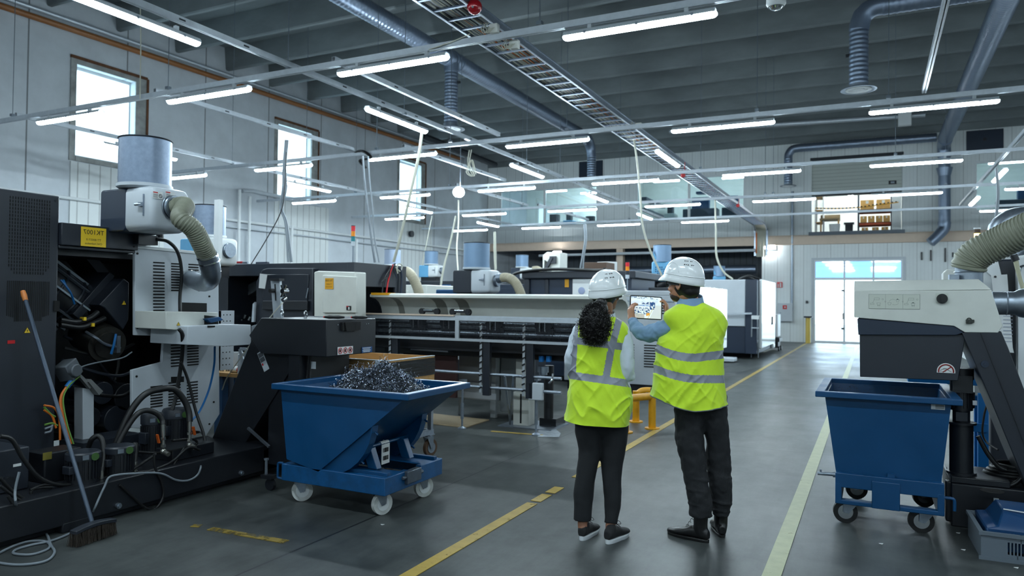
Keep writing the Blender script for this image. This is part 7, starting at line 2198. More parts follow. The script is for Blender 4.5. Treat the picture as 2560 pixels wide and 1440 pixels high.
# half-round no-hand sign
q = P(2365, 928, y=HY0 + 0.028)
def halfdisc(r, m_=12, cut=-0.012):
    return [(r * math.cos(PI * t_ / m_), max(cut, r * math.sin(PI * t_ / m_))) for t_ in range(m_ + 1)] + [(-r, cut), (r, cut)]
k = MB(); k.M = plane_M(q, FXr, UZ); k.prism(halfdisc(0.056), 'z', 0, 0.001); sn = build('hand_warning_sign', k, M_paper, rc, label='half-round white sign of red ring over hand')
k = MB(); k.M = plane_M(q - Vector((0, 0.002, 0)), FXr, UZ); k.torus((0, 0, 0), 0.045, 0.0045, n=20, k=4, a0=PI / 2 - 0.2, a1=PI * 1.5 + 0.2); k.bar((-0.02, -0.008, 0), (0.03, 0.03, 0), 0.007, 0.001); build('red_ring', k, mat('dark_red_print', (140, 34, 34), 0.5), sn)
k = MB(); k.M = plane_M(q - Vector((0, 0.002, 0)), FXr, UZ)
for pts in ([(-0.035, 0.004), (-0.02, 0.014), (0.0, 0.016), (0.02, 0.004), (0.034, -0.004)], [(-0.035, 0.004), (-0.034, -0.004), (-0.015, -0.004), (0.0, 0.0)], [(-0.022, 0.013), (-0.008, 0.02), (0.006, 0.018)]):
    for s_, e_ in zip(pts, pts[1:]): k.bar((s_[0], s_[1], 0), (e_[0], e_[1], 0), 0.002, 0.001)
build('hand_outline', k, M_ink, sn)
# incline
b = MB(); b.prism(xz([(2405, 832), (2503, 828), (2520, 868), (2600, 1075), (2700, 1320), (2610, 1320), (2530, 1130), (2470, 985)], HY0 + 0.005), 'y', HY0 + 0.005, HY1); inc = build('incline', b, M_black2, rc, bevel=0.005)
b = MB(); a_, c_ = P(2452, 833, y=HY0), P(2640, 1310, y=HY0); b.bar(a_, c_, 0.004, 0.006, up=(0, 1, 0)); build('fold_line', b, M_black, inc)
q = P(2462, 910, y=HY0 + 0.003); k = MB(); k.cyl(q, q + Vector((0, -0.008, 0)), 0.024, n=20); k.cyl(q + Vector((0, -0.008, 0)), q + Vector((0, -0.014, 0)), 0.009, n=6); build('pivot_bolt', k, M_navy, inc)
# base tank
b = MB(); b.box((0.50, 5.98, 0.0), (2.2, 6.7, 0.30)); b.box((0.47, 6.02, 0.02), (0.53, 6.1, 0.3)); bt = build('base_tank', b, M_black, rc, bevel=0.008)
b = MB(); b.box((0.5, 6.0, 0.30), (0.85, 6.35, 0.345)); build('pump_plate', b, M_black, rc, bevel=0.006)
q = P(2480, 1228, z=0.302); k = MB(); k.cyl(q, q + Vector((0, 0, 0.003)), 0.07, n=24); build('filler_hole', k, M_hole, bt)
q = P(2490, 1262, y=5.978); k = MB(); k.M = plane_M(q, FXr, UZ); k.box((-0.014, -0.045, 0), (0.016, 0.045, 0.006)); sg = build('level_gauge', k, M_greyw, bt)
k = MB(); k.M = plane_M(q, FXr, UZ); k.cyl((0, 0.03, 0.006), (0, 0.03, 0.012), 0.009, n=12); build('knob', k, M_black, sg)
k = MB(); k.M = plane_M(q, FXr, UZ); k.box((-0.006, -0.03, 0.006), (0.006, 0.01, 0.009)); build('sight_glass', k, M_paper, sg)
# vertical pump
q = P(2405, 1195, z=0.345)
px, py = 0.575, 6.14
k = MB(); k.cyl((px, py, 0.345), (px, py, 0.70), 0.075, n=28); k.cyl((px, py, 0.70), (px, py, 0.715), 0.095, n=28); k.cyl((px, py, 0.345), (px, py, 0.36), 0.095, n=24); vp = build('pump_column', k, M_black, rc)
k = MB(); k.cyl((px, py, 0.715), (px, py, 0.80), 0.055, n=24); k.box((px - 0.04, py - 0.08, 0.73), (px + 0.03, py - 0.05, 0.79)); build('coupling', k, M_black2, vp)
k = MB(); k.cyl((px, py, 0.80), (px, py, 1.02), 0.072, n=28); k.cyl((px, py, 1.02), (px, py, 1.10), 0.078, n=28); k.box((px - 0.06, py - 0.085, 0.93), (px + 0.06, py - 0.06, 1.05)); vm = build('pump_motor', k, M_black, rc)
k = MB()
for j in range(22):
    a = 2 * PI * j / 22; o_ = Vector((math.cos(a), math.sin(a), 0)); k.bar(Vector((px, py, 0.82)) + o_ * 0.078, Vector((px, py, 0.93)) + o_ * 0.078, 0.005, 0.012, up=o_)
build('fins', k, M_black, vm)
k = MB(); k.box((px - 0.085, py - 0.1, 0.85), (px - 0.05, py - 0.075, 0.88)); k.box((px + 0.06, py - 0.095, 0.85), (px + 0.085, py - 0.07, 0.88)); build('cable_gland', k, M_greyw, vm)
for L, r in (([(2445, 1090), (2470, 1135), (2495, 1165), (2515, 1175)], 0.016), ([(2435, 1212), (2470, 1222), (2530, 1212), (2560, 1190)], 0.014)):
    k = MB(); k.tube([P(u, v, y=6.05) for u, v in L], r, n=10); build('pump_hose', k, M_rubber, rc)
cl = thing('coiled_hose', 'coil of black hose lying on the right coolant tank', 'hose', (0.95, 6.3, 0.3))
k = MB()
pts = []
for j in range(56):
    a = 2 * PI * j / 14; R_ = 0.19 - 0.008 * (j / 14)
    pts.append((0.92 + R_ * math.cos(a) * (1 - 0.08 * (j // 14)), 6.28 + 0.13 * math.sin(a), 0.335 + 0.022 * j / 14))
pts += [(1.15, 6.2, 0.42), (1.3, 6.1, 0.36)]
k.tube(pts, 0.016, n=10, k=2); build('coil', k, M_rubber, cl)
k = MB(); k.tube([P(2536, 1080, y=6.4), P(2524, 1085, y=6.4), P(2520, 1098, y=6.4), P(2530, 1108, y=6.4)], 0.01, n=8); build('yellow_fitting', k, mat('dull_yellow', (150, 124, 60), 0.5), cl)
# blue stand behind
bsd = thing('blue_stand', 'bright blue steel stand with two legs behind the right conveyor', 'stand', (0.85, 7.2, 0))
qa = P(2440, 950, y=7.0)
for u0, u1, v0, v1, y_ in ((2445, 2472, 985, 1138, 7.0), (2436, 2446, 990, 1110, 7.1)):
    a, c = P(u0, v1, y=y_), P(u1, v0, y=y_); k = MB(); k.box((a.x, y_, 0), (c.x, y_ + 0.05, c.z)); build('leg', k, mat('bright_blue_frame', (16, 112, 180), 0.45) if 'bright_blue_frame' not in bpy.data.materials else bpy.data.materials['bright_blue_frame'], bsd, bevel=0.004)
a, c = P(2372, 960, y=7.05), P(2475, 940, y=7.05); k = MB(); k.box((a.x - 0.3, 7.02, a.z), (c.x, 7.4, c.z)); build('crossbar', k, bpy.data.materials['bright_blue_frame'], bsd, bevel=0.004)
a, c = P(2430, 1078, y=7.0), P(2470, 1060, y=7.0); k = MB(); k.box((a.x, 6.985, a.z), (c.x, 7.03, c.z)); build('lower_bar', k, bpy.data.materials['bright_blue_frame'], bsd)
k = MB(); k.tube([P(2466, 1015, y=6.9), P(2460, 1040, y=6.9), P(2456, 1080, y=6.9), P(2466, 1105, y=6.9), P(2495, 1125, y=6.8)], 0.008, n=7); build('power_cable', k, M_rubber, label='thin black cable hanging before the bright blue stand', cat='cable')
# big hose and ducts
t = thing('flexible_hose', 'thick ribbed olive hose rising from the white hood to the right edge', 'hose', P(2420, 690, y=6.15))
hp = [P(2421, 672, y=6.15), P(2427, 652, y=6.14), P(2450, 630, y=6.12), P(2500, 606, y=6.08), P(2560, 577, y=6.0), P(2640, 540, y=5.9)]
b = MB(); b.ribbed(hp, 0.108, 0.007, 0.024, n=32, k=10); build('hose', b, M_hose, t)
q = P(2422, 698, y=6.15); b = MB(); b.cyl((q.x, q.y, 1.69), (q.x, q.y, 1.845), 0.088, n=32); b.torus((q.x, q.y, 1.79), 0.09, 0.006, n=32, k=6); b.box((q.x - 0.13, q.y - 0.12, 1.70), (q.x - 0.07, q.y - 0.03, 1.77)); build('spigot', b, M_steel, t)
b = MB(); b.torus((q.x, q.y, 1.835), 0.1, 0.007, n=32, k=6); build('hose_clamp', b, M_chrome, t)
t = thing('metal_duct', 'stubby galvanised duct joining the white hood at its right end', 'duct', P(2520, 758, y=6.18))
b = MB(); a, c = P(2480, 758, y=6.18), P(2640, 758, y=6.18)
d = (c - a).normalized()
b.lathe([(0, 0), (0.082, 0), (0.082, 0.08), (0.086, 0.085), (0.082, 0.09), (0.082, 0.13), (0.098, 0.16), (0.104, 0.19), (0.098, 0.2), (0.098, 0.5), (0, 0.5)], a, axis=d, n=36); build('tube', b, M_steel, t)
t = thing('metal_duct', 'segmented galvanised elbow duct far right behind the olive hose', 'duct', P(2500, 570, y=8.6))
b = MB(); b.tube([P(2498, 592, y=8.6), P(2500, 572, y=8.6), P(2516, 556, y=8.6), P(2540, 545, y=8.6), P(2600, 540, y=8.6)], 0.105, n=24, k=2); build('elbow', b, M_steel, t, angle=20)
b = MB(); b.tube([P(2532, 645, y=8.4), P(2545, 630, y=8.4), P(2575, 610, y=8.4)], 0.07, n=20, k=2); build('lower_elbow', b, M_steel, t, angle=20)
b = MB(); q = P(2498, 592, y=8.6); b.box(q + Vector((-0.12, -0.1, -0.12)), q + Vector((0.12, 0.1, 0))); build('duct_base', b, M_white, t)
# machine body behind at the right edge
t = thing('cnc_lathe', 'white and dark machine at the right edge behind the conveyor', 'machine', (1.9, 8.4, 0))
b = MB(); b.prism(xz([(2358, 683), (2368, 673), (2390, 675), (2395, 700), (2358, 700)], 7.8), 'y', 7.8, 8.0); build('white_cap', b, M_cream, t, bevel=0.006)
b = MB(); b.box((0.98, 8.0, 0.1), (2.6, 9.2, 1.98)); build('housing', b, M_black2, t, bevel=0.02)
b = MB(); b.prism(xz([(2452, 668), (2472, 650), (2492, 640), (2505, 690), (2478, 690)], 7.95), 'y', 7.95, 8.05); b.prism(xz([(2415, 662), (2470, 655), (2486, 700), (2486, 900), (2415, 900)], 8.0), 'y', 8.0, 8.4); build('white_front', b, M_white, t, bevel=0.006)
b = MB(); b.prism(xz([(2545, 640), (2600, 630), (2600, 1000), (2548, 1000)], 7.85), 'y', 7.85, 8.0); wp = build('white_side', b, M_white, t, bevel=0.01)
b = MB(); b.tube([P(2548, 680, y=7.83), P(2552, 668, y=7.83), P(2560, 664, y=7.83)], 0.012, n=8); build('grab_handle', b, M_chrome, wp)
b = MB(); b.prism(xz([(2500, 700), (2518, 684), (2532, 880), (2532, 960)], 7.9), 'y', 7.9, 7.95); build('door_edge', b, M_black, t)
b = MB(); b.prism(xz([(2478, 688), (2518, 686), (2532, 870), (2535, 882), (2500, 880)], 7.86), 'y', 7.86, 7.864); pn = build('plastic_sleeve', b, M_paper, t, label='plastic sleeve with papers')
q = P(2488, 692, y=7.858); b = MB(); b.cyl(q, q + Vector((0, -0.01, 0)), 0.01, n=12); build('magnet', b, M_black, pn)
b = MB()
for j in range(9):
    a = P(2508, 782 + j * 9, y=7.859); b.box((a.x, 7.858, a.z), (a.x + 0.07, 7.86, a.z + 0.006))
build('printed_lines', b, mat('grey_text_print', (150, 156, 170), 0.6), pn)
b = MB(); b.tube([P(2538, 645, y=7.7), P(2548, 690, y=7.7), P(2562, 735, y=7.7)], [0.022, 0.016, 0.016], n=10); st = build('hanging_tube', b, mat('pale_yellow_tube', (180, 178, 150), 0.5), label='pale tube with black end hanging at the right edge', cat='tube')
b = MB(); b.cyl(P(2534, 637, y=7.7), P(2540, 652, y=7.7), 0.03, n=12); build('black_end', b, M_black, st)
q = P(2443, 615, y=8.3); q.z = 1.98
tw = thing('signal_tower', 'signal tower lit amber behind the olive hose', 'signal light', q)
top = P(2443, 572, y=8.3).z
b = MB(); b.box((q.x - 0.025, q.y - 0.02, q.z), (q.x + 0.025, q.y + 0.02, top - 0.12)); build('mount', b, M_white, tw)
for j, (mm, z0, z1) in enumerate(((M_brn, top - 0.12, top - 0.09), (mat('lit_amber_lens', (255, 200, 90), 0.3, emit=5.0), top - 0.09, top - 0.045), (M_brn, top - 0.045, top - 0.005))):
    b = MB(); b.cyl((q.x, q.y, z0), (q.x, q.y, z1), 0.026, n=16); build('lens', b, mm, tw)
b = MB(); b.cyl((q.x, q.y, top - 0.005), (q.x, q.y, top + 0.01), 0.03, n=16); build('cap', b, M_white, tw)

# ================================================================ crate with blue tray, bottom right
ct = thing('plastic_crate', 'grey slotted plastic crate on the floor at bottom right', 'crate', (0.85, 5.65, 0))
# rotated box: long side along the conveyor base
KX, KY, KR = 0.62, 5.32, math.radians(2)
def kb(mb, a, c): mb.box(a, c)
Mk = Matrix.Translation((0.60, 5.30, 0)) @ Matrix.Rotation(KR, 4, 'Z')
W, D_, H_ = 0.60, 0.50, 0.17
b = MB(); b.M = Mk
def slotted(x0, x1, y0, y1, z0, z1, ax):
    # frame wall with slots
    b.box((x0, y0, z0), (x1, y1, z0 + 0.035)); b.box((x0, y0, z1 - 0.05), (x1, y1, z1))
    if ax == 'x':
        b.box((x0, y0, z0), (x0 + 0.13, y1, z1)); b.box((x1 - 0.08, y0, z0), (x1, y1, z1))
        x = x0 + 0.13
        while x < x1 - 0.08:
            b.box((x, y0, z0), (x + 0.007, y1, z1)); x += 0.018
    else:
        b.box((x0, y0, z0), (x1, y1, z1))
slotted(0, W, 0, 0.012, 0.01, H_, 'x'); slotted(0, W, D_ - 0.012, D_, 0.01, H_, 'x'); slotted(0, 0.012, 0, D_, 0.01, H_, 'y'); slotted(W - 0.012, W, 0, D_, 0.01, H_, 'y')
b.box((0, 0, 0.0), (W, D_, 0.012)); b.box((-0.012, -0.012, H_ - 0.02), (W + 0.012, 0, H_)); b.box((-0.012, -0.012, H_ - 0.02), (0, D_, H_)); b.box((-0.012, -0.01, 0.0), (W, 0, 0.02))
build('crate_body', b, mat('grey_crate_plastic', (96, 106, 116), 0.5), ct, recalc=True)
by = thing('blue_tray', 'dark blue plastic tray lying in the grey crate', 'tray', (0.9, 5.55, 0.13))
b = MB(); b.M = Mk
b.loft([[(0.05, 0.03, 0.05), (0.58, 0.03, 0.05), (0.58, 0.45, 0.05), (0.05, 0.45, 0.05)], [(0.03, 0.02, 0.185), (0.62, 0.02, 0.185), (0.62, 0.46, 0.185), (0.03, 0.46, 0.185)], [(0.09, 0.03, 0.20), (0.62, 0.03, 0.20), (0.62, 0.44, 0.2), (0.09, 0.44, 0.2)], [(0.14, 0.16, 0.28), (0.62, 0.16, 0.27), (0.62, 0.42, 0.27), (0.14, 0.42, 0.28)]])
build('tray_body', b, mat('navy_plastic_tray', (14, 58, 100), 0.4), by, bevel=0.008)
b = MB(); b.M = Mk; b.bar((0.14, 0.15, 0.284), (0.62, 0.06, 0.268), 0.006, 0.006); build('white_edge', b, M_paper, by)
# small debris
for k_, (u, v) in enumerate(((2202, 1360), (2395, 1333), (2408, 1375), (955, 1312), (2540, 1420))):
    q = P(u, v, z=0.0); b = MB(); b.prism([(q.x - 0.012, q.y), (q.x + 0.008, q.y - 0.012), (q.x + 0.014, q.y + 0.01)], 'z', 0.001, 0.004)
    build('metal_scrap', b, M_paper, label='tiny bright metal scrap on the floor, %s' % ('below the blue bin', 'left of the grey crate', 'just left of the grey crate corner', 'in front of the tipping hopper', 'before the grey crate')[k_], cat='scrap')
# ================================================================ people
RZ = math.atan2(CR.y, CR.x)
LX = Vector((math.cos(RZ), math.sin(RZ), 0)); LY = Vector((-math.sin(RZ), math.cos(RZ), 0))


class Fig:
    def __init__(s, root, loc):
        s.root, s.loc = root, Vector(loc)

    def p(s, u, v, ly=0.0):
        d = ray(u, v); o = Vector((0, 0, CAMZ))
        t = (ly - (o - s.loc).dot(LY)) / d.dot(LY)
        w = o + d * t - s.loc
        return Vector((w.dot(LX), w.dot(LY), w.z))

    def uv(s, p):
        w = s.loc + LX * p[0] + LY * p[1] + Vector((0, 0, p[2])) - Vector((0, 0, CAMZ))
        f = w.dot(CF)
        return 1280 + FOC * w.dot(CR) / f, 720 - FOC * w.dot(CU) / f


def remesh(o, vox, smooth=3, clouds=None, strength=0.0):
    m = o.modifiers.new('remesh', 'REMESH'); m.mode = 'VOXEL'; m.voxel_size = vox; m.use_smooth_shade = True
    if clouds:
        t = bpy.data.textures.new('fold_' + o.name, 'CLOUDS'); t.noise_scale = clouds; t.noise_depth = 1
        d = o.modifiers.new('folds', 'DISPLACE'); d.texture = t; d.strength = strength; d.mid_level = 0.5; d.texture_coords = 'LOCAL'
    s = o.modifiers.new('smooth', 'SMOOTH'); s.iterations = smooth; s.factor = 0.5
    return o


def tap(b, pts, rads, n=18, flat=1.0, end=True):
    """tapered limb through joints; radii given per joint"""
    ps = [Vector(p) for p in pts]
    sm, rr = [], []
    K = 6
    full = smooth_path(ps, K)
    for i in range(len(full)):
        t = i / K; j = min(int(t), len(rads) - 2); f = t - j
        f = f * f * (3 - 2 * f)
        rr.append(rads[j] * (1 - f) + rads[j + 1] * f)
    rings = []; x = None; L = len(full)
    for i, p in enumerate(full):
        d = (full[min(i + 1, L - 1)] - full[max(i - 1, 0)]).normalized()
        if x is None: x, y, _ = frame_from(d)
        else:
            x = (x - d * x.dot(d)).normalized(); y = d.cross(x)
        rings.append([p + x * math.cos(2 * PI * q / n) * rr[i] + y * math.sin(2 * PI * q / n) * rr[i] * flat for q in range(n)])
    b.loft(rings)
    b.ball(full[0], rr[0] * 0.98, 14, 8)
    if end: b.ball(full[-1], rr[-1] * 0.98, 14, 8)


def hand(b, wrist, fd, pn, side, curls=(25, 35, 40, 45), thumb=(0.5, 0.75, 0.3), L=0.085, nails=None):
    """fd: finger direction, pn: palm normal (fingers curl that way), side: +1/-1 where the thumb sits along cross(fd,pn)"""
    fd = Vector(fd).normalized(); pn = Vector(pn); pn = (pn - fd * pn.dot(fd)).normalized(); sd = fd.cross(pn) * side
    w = Vector(wrist)
    rings = []
    for t, hw, hh in ((0, 0.026, 0.019), (0.03, 0.034, 0.018), (0.06, 0.041, 0.015), (0.088, 0.042, 0.012)):
        c = w + fd * t
        rings.append([c + sd * hw * math.cos(a) + pn * hh * math.sin(a) for a in [2 * PI * q / 16 for q in range(16)]])
    b.loft(rings)
    lens = (0.072, 0.080, 0.074, 0.058)
    for k in range(4):
        base = w + fd * (0.082 - 0.006 * abs(k - 1.3)) + sd * (0.033 - 0.0215 * k)
        d = fd.copy(); p = base; pts = [p - fd * 0.02]
        a = 0
        for seg in (0.45, 0.30, 0.25):
            a += math.radians(curls[k]) * (0.8 if seg == 0.45 else 1)
            dd = fd * math.cos(a) + pn * math.sin(a)
            pts.append(p); p = p + dd * lens[k] * seg
        pts.append(p)
        b.tube(pts, [0.0098, 0.0098, 0.0092, 0.0085, 0.0072], n=10, k=4); b.ball(p, 0.0072, 8, 6)
        if nails is not None: nails.append((p, dd, pn))
    tb = w + fd * 0.025 + sd * 0.03
    td = (sd * thumb[0] + fd * thumb[1] + pn * thumb[2]).normalized()
    t2 = (sd * thumb[0] * 0.3 + fd * thumb[1] * 1.2 + pn * thumb[2]).normalized()
    pts = [tb - td * 0.02, tb, tb + td * 0.035, tb + td * 0.035 + t2 * 0.028, tb + td * 0.035 + t2 * 0.05]
    b.tube(pts, [0.015, 0.0145, 0.0115, 0.0105, 0.0085], n=10, k=4); b.ball(pts[-1], 0.0085, 8, 6)


def head(b, c, f, s=1.0):
    """skull, jaw, nose, brow and ears; c skull centre, f facing"""
    f = Vector(f).normalized(); up = Vector((0, 0, 1)); l = up.cross(f).normalized(); f = l.cross(up)
    R = Matrix((f, l, up)).transposed()
    def at(x, y, z): return Vector(c) + (f * x + l * y + up * z) * s
    def bl(x, y, z, rx, ry, rz_): b.ball(at(x, y, z), (rx * s, ry * s, rz_ * s), 22, 14, R=R)
    bl(-0.008, 0, 0.02, 0.098, 0.077, 0.098); bl(0.035, 0, -0.05, 0.055, 0.056, 0.068); bl(0.055, 0, -0.095, 0.03, 0.034, 0.024)
    bl(0.078, 0, 0.015, 0.016, 0.05, 0.012); bl(0.064, 0.034, -0.035, 0.022, 0.024, 0.024); bl(0.064, -0.034, -0.035, 0.022, 0.024, 0.024)
    b.tube([at(0.086, 0, 0.008), at(0.098, 0, -0.016), at(0.104, 0, -0.034), at(0.092, 0, -0.042)], [0.009 * s, 0.010 * s, 0.014 * s, 0.010 * s], n=10)
    bl(0.084, 0, -0.062, 0.014, 0.024, 0.007); bl(0.082, 0, -0.073, 0.013, 0.021, 0.007)
    for q in (-1, 1):
        bl(-0.006, q * 0.077, -0.015, 0.015, 0.008, 0.029)
        b.torus(at(-0.008, q * 0.082, -0.012), 0.020 * s, 0.005 * s, axis=l * q + f * 0.25, n=18, k=6)
    return at, R


def helmet(fig, c, f, label='white safety helmet'):
    """c: centre of the rim plane; shell, peak, vents, inner band"""
    f = Vector(f).normalized(); up = Vector((0, 0, 1)); l = up.cross(f).normalized()
    fu = (up - f * 0.10).normalized(); ff = l.cross(fu)
    M = Matrix(((ff.x, l.x, fu.x, c[0]), (ff.y, l.y, fu.y, c[1]), (ff.z, l.z, fu.z, c[2]), (0, 0, 0, 1)))
    n = 64
    def outl(a):
        ca, sa = math.cos(a), math.sin(a)
        return ca * (0.136 if ca > 0 else 0.144), sa * 0.112
    b = MB(); b.M = M
    rings = []
    def ring(k, z, drop=0.0, peak=0.0, e=0.0):
        r = []
        for q in range(n):
            a = 2 * PI * q / n; x, y = outl(a); ca = math.cos(a)
            pk = peak * max(0, ca) ** 3
            sx = k + e
            r.append((x * sx + pk, y * sx, z - drop * (0.35 + 0.65 * (1 - ca) / 2) - peak * 0.35 * max(0, ca) ** 3))
        return r
    rings.append(ring(0.93, 0.0, 0.034)); rings.append(ring(0.985, -0.002, 0.038, 0.040)); rings.append(ring(1.015, 0.002, 0.037, 0.046)); rings.append(ring(1.02, 0.012, 0.034, 0.034)); rings.append(ring(1.0, 0.022, 0.030, 0.014)); rings.append(ring(0.985, 0.028, 0.026, 0.004))
    for k in range(1, 15):
        t = k / 14 * PI / 2
        rings.append(ring(0.985 * math.cos(t) ** 0.80 if k < 14 else 0.02, 0.028 + 0.117 * math.sin(t) ** 1.0, 0.026 * (1 - k / 14)))
    b.loft(rings, caps=True)
    sh = build('safety_helmet', b, M_helm, fig.root, local=True, label=label)
    def surf(a, t, o=0.0):
        x, y = outl(a); k = 0.985 * math.cos(t) ** 0.8
        return Vector((x * k, y * k, 0.028 + 0.117 * math.sin(t) - 0.026 * (1 - t / (PI / 2)) * (0.35 + 0.65 * (1 - math.cos(a)) / 2))) * (1 + o)
    b = MB(); b.M = M
    for sg in (-1, 1):
        for t0 in (0.98, 0.72):
            for k in range(6):
                a = sg * (1.95 + 0.11 * k)
                if k == 3: continue
                p, q = surf(a, t0, 0.004), surf(a + 0.055, t0, 0.004)
                b.bar(p, q, 0.004 if k % 2 else 0.007, 0.004, up=p)
    build('vent_slots', b, M_hole, sh, local=True)
    b = MB(); b.M = M
    for sg in (-1, 1):
        path = [surf(sg * a, t, 0.003) for a, t in ((0.55, 0.15), (0.75, 0.55), (1.15, 0.75), (1.55, 0.62), (1.75, 0.25))]
        b.tube(path, 0.003, n=6, k=5)
    b.tube([surf(a, 0.10, 0.004) for a in [2 * PI * q / 40 for q in range(41)]], 0.0028, n=6, k=1)
    build('moulded_ridge', b, M_helm, sh, local=True)
    b = MB(); b.M = M
    r_ = [[(math.cos(a) * 0.108 * k_, math.sin(a) * 0.086 * k_, z) for a in [2 * PI * q / 32 for q in range(32)]] for z, k_ in ((-0.045, 1.0), (-0.01, 1.03), (-0.01, 0.97), (-0.045, 0.95))]
    b.loft(r_, caps=False); build('headband', b, M_black, sh, local=True)
    return sh


def garment(fig, name, prof, bf, mats, stripe, label, seed=0, n=200, m=330, sag=None, wamp=0.010, top_open=True, sq=0.82, cy=0.0, lift=None):
    """lofted cloth: prof rows (v, uL, uR, half depth, cy)"""
    rows = []
    for r in prof:
        v, ul, ur, hb, oy = r
        a, c = fig.p(ul, v, 0), fig.p(ur, v, 0)
        rows.append(Vector(((a.x + c.x) / 2, (c.x - a.x) / 2, (a.z + c.z) / 2)).to_4d()); rows[-1] = [(a.x + c.x) / 2, (c.x - a.x) / 2, (a.z + c.z) / 2, hb, oy]
    def interp(t):
        t = t * (len(rows) - 1); i = min(int(t), len(rows) - 2); f = t - i
        g = lambda k: rows[max(0, min(len(rows) - 1, k))]
        p0, p1, p2, p3 = g(i - 1), g(i), g(i + 1), g(i + 2)
        return [0.5 * ((2 * p1[j]) + (p2[j] - p0[j]) * f + (2 * p0[j] - 5 * p1[j] + 4 * p2[j] - p3[j]) * f * f + (3 * p1[j] - p0[j] - 3 * p2[j] + p3[j]) * f ** 3) for j in range(5)]
    b = MB(); rings = []
    for i in range(m + 1):
        t = i / m; cx, a, z, hb, oy = interp(t)
        ring = []
        for q in range(n):
            th = 2 * PI * q / n; c_, s_ = math.cos(th), math.sin(th)
            x = cx + a * math.copysign(abs(c_) ** sq, c_); y = oy + hb * math.copysign(abs(s_) ** sq, s_)
            zz = z + (sag(c_, s_, t) if sag else 0)
            nrm = Vector((c_ * hb, s_ * a, 0)).normalized()
            w = noise.noise(Vector((x * 5.5 + seed, y * 5.5, zz * 3.2)))
            for fx, fz, tl, am in ((11, 4.5, 7, 0.8), (11, 4.5, -9, 0.7), (20, 7, 5, 0.2)):
                r_ = 1 - abs(noise.noise(Vector((x * fx + zz * tl + seed, y * fx * 0.7, zz * fz + tl)))) * 2.6
                w += am * max(0, r_) ** 2 * (0.5 + noise.noise(Vector((x * 4, seed + 3, zz * 4 + tl))))
            k = wamp * (0.45 + 0.9 * t) * (1.0 if t > 0.12 else t / 0.12)
            ring.append(Vector((x, y, zz)) + nrm * w * k)
        rings.append(ring)
    b.loft(rings, caps=False)
    if stripe:
        fi = 0
        nf = len(b.f)
        for i in range(m):
            for q in range(n):
                p = (rings[i][q] + rings[i + 1][(q + 1) % n]) / 2
                b.mi[fi] = stripe(p, math.sin(2 * PI * (q + 0.5) / n), fig.uv(p)); fi += 1
    o = build(name, b, mats, fig.root, local=True, label=label, angle=180)
    s = o.modifiers.new('cloth_thickness', 'SOLIDIFY'); s.thickness = 0.004; s.offset = -1
    return o, rings


M_helm = mat('white_helmet_plastic', (222, 226, 228), 0.22, coat=0.3)
M_hiviz = mat('hi_vis_yellow_fabric', (198, 230, 40), 0.75, var=0.05, vscale=9, bump=0.12, bscale=260, sheen=0.2)
M_reflect = mat('grey_reflective_tape', (138, 142, 152), 0.5, 0.15, var=0.06, vscale=16)
M_seam = mat('grey_edge_binding', (96, 104, 100), 0.7)
M_shirt_w = mat('white_cotton', (206, 216, 226), 0.8, var=0.03, bump=0.1, bscale=300)
M_shirt_b = mat('light_blue_cotton', (122, 154, 186), 0.8, var=0.05, bump=0.15, bscale=260)
M_trou = mat('black_trouser_cloth', (19, 22, 26), 0.85, var=0.10, vscale=8, bump=0.15, bscale=240)
M_jean = mat('charcoal_jeans', (25, 27, 31), 0.85, var=0.16, vscale=9, bump=0.2, bscale=200)
M_skin_m = mat('tan_skin', (176, 124, 96), 0.5, var=0.08, vscale=14)
M_skin_w = mat('brown_skin', (150, 102, 78), 0.5, var=0.08, vscale=14)
for _m in (M_skin_m, M_skin_w):
    _m.node_tree.nodes['Principled BSDF'].inputs['Subsurface Weight'].default_value = 0.12
    _m.node_tree.nodes['Principled BSDF'].inputs['Subsurface Radius'].default_value = (0.01, 0.004, 0.002)
M_hair = mat('black_hair', (16, 14, 15), 0.4, var=0.3, vscale=30)
M_leather = mat('black_leather', (18, 18, 20), 0.28, var=0.2, vscale=10, bump=0.15, bscale=50)
M_eye = mat('eye_white', (226, 224, 220), 0.2)
M_iris = mat('dark_iris', (40, 26, 18), 0.15)
M_lip = mat('lips', (140, 84, 76), 0.45)


def face_bits(fig, at, R, parent, lip=True):
    for q in (-1, 1):
        b = MB(); b.ball(at(0.078, q * 0.031, 0.0), 0.0125, 14, 8); e = build('eye', b, M_eye, parent, local=True)
        b = MB(); b.ball(at(0.0865, q * 0.031, 0.0), 0.0055, 10, 6); build('iris', b, M_iris, e, local=True)
        b = MB(); b.tube([at(0.088, q * 0.016, 0.022), at(0.09, q * 0.032, 0.027), at(0.078, q * 0.05, 0.02)], 0.003, n=6); build('eyebrow', b, M_hair, parent, local=True)
    b = MB(); b.tube([at(0.088, -0.022, -0.066), at(0.097, 0, -0.063), at(0.088, 0.022, -0.066)], 0.0045, n=8); b.tube([at(0.087, -0.018, -0.071), at(0.095, 0, -0.074), at(0.087, 0.018, -0.071)], 0.005, n=8)
    build('mouth', b, M_lip, parent, local=True)


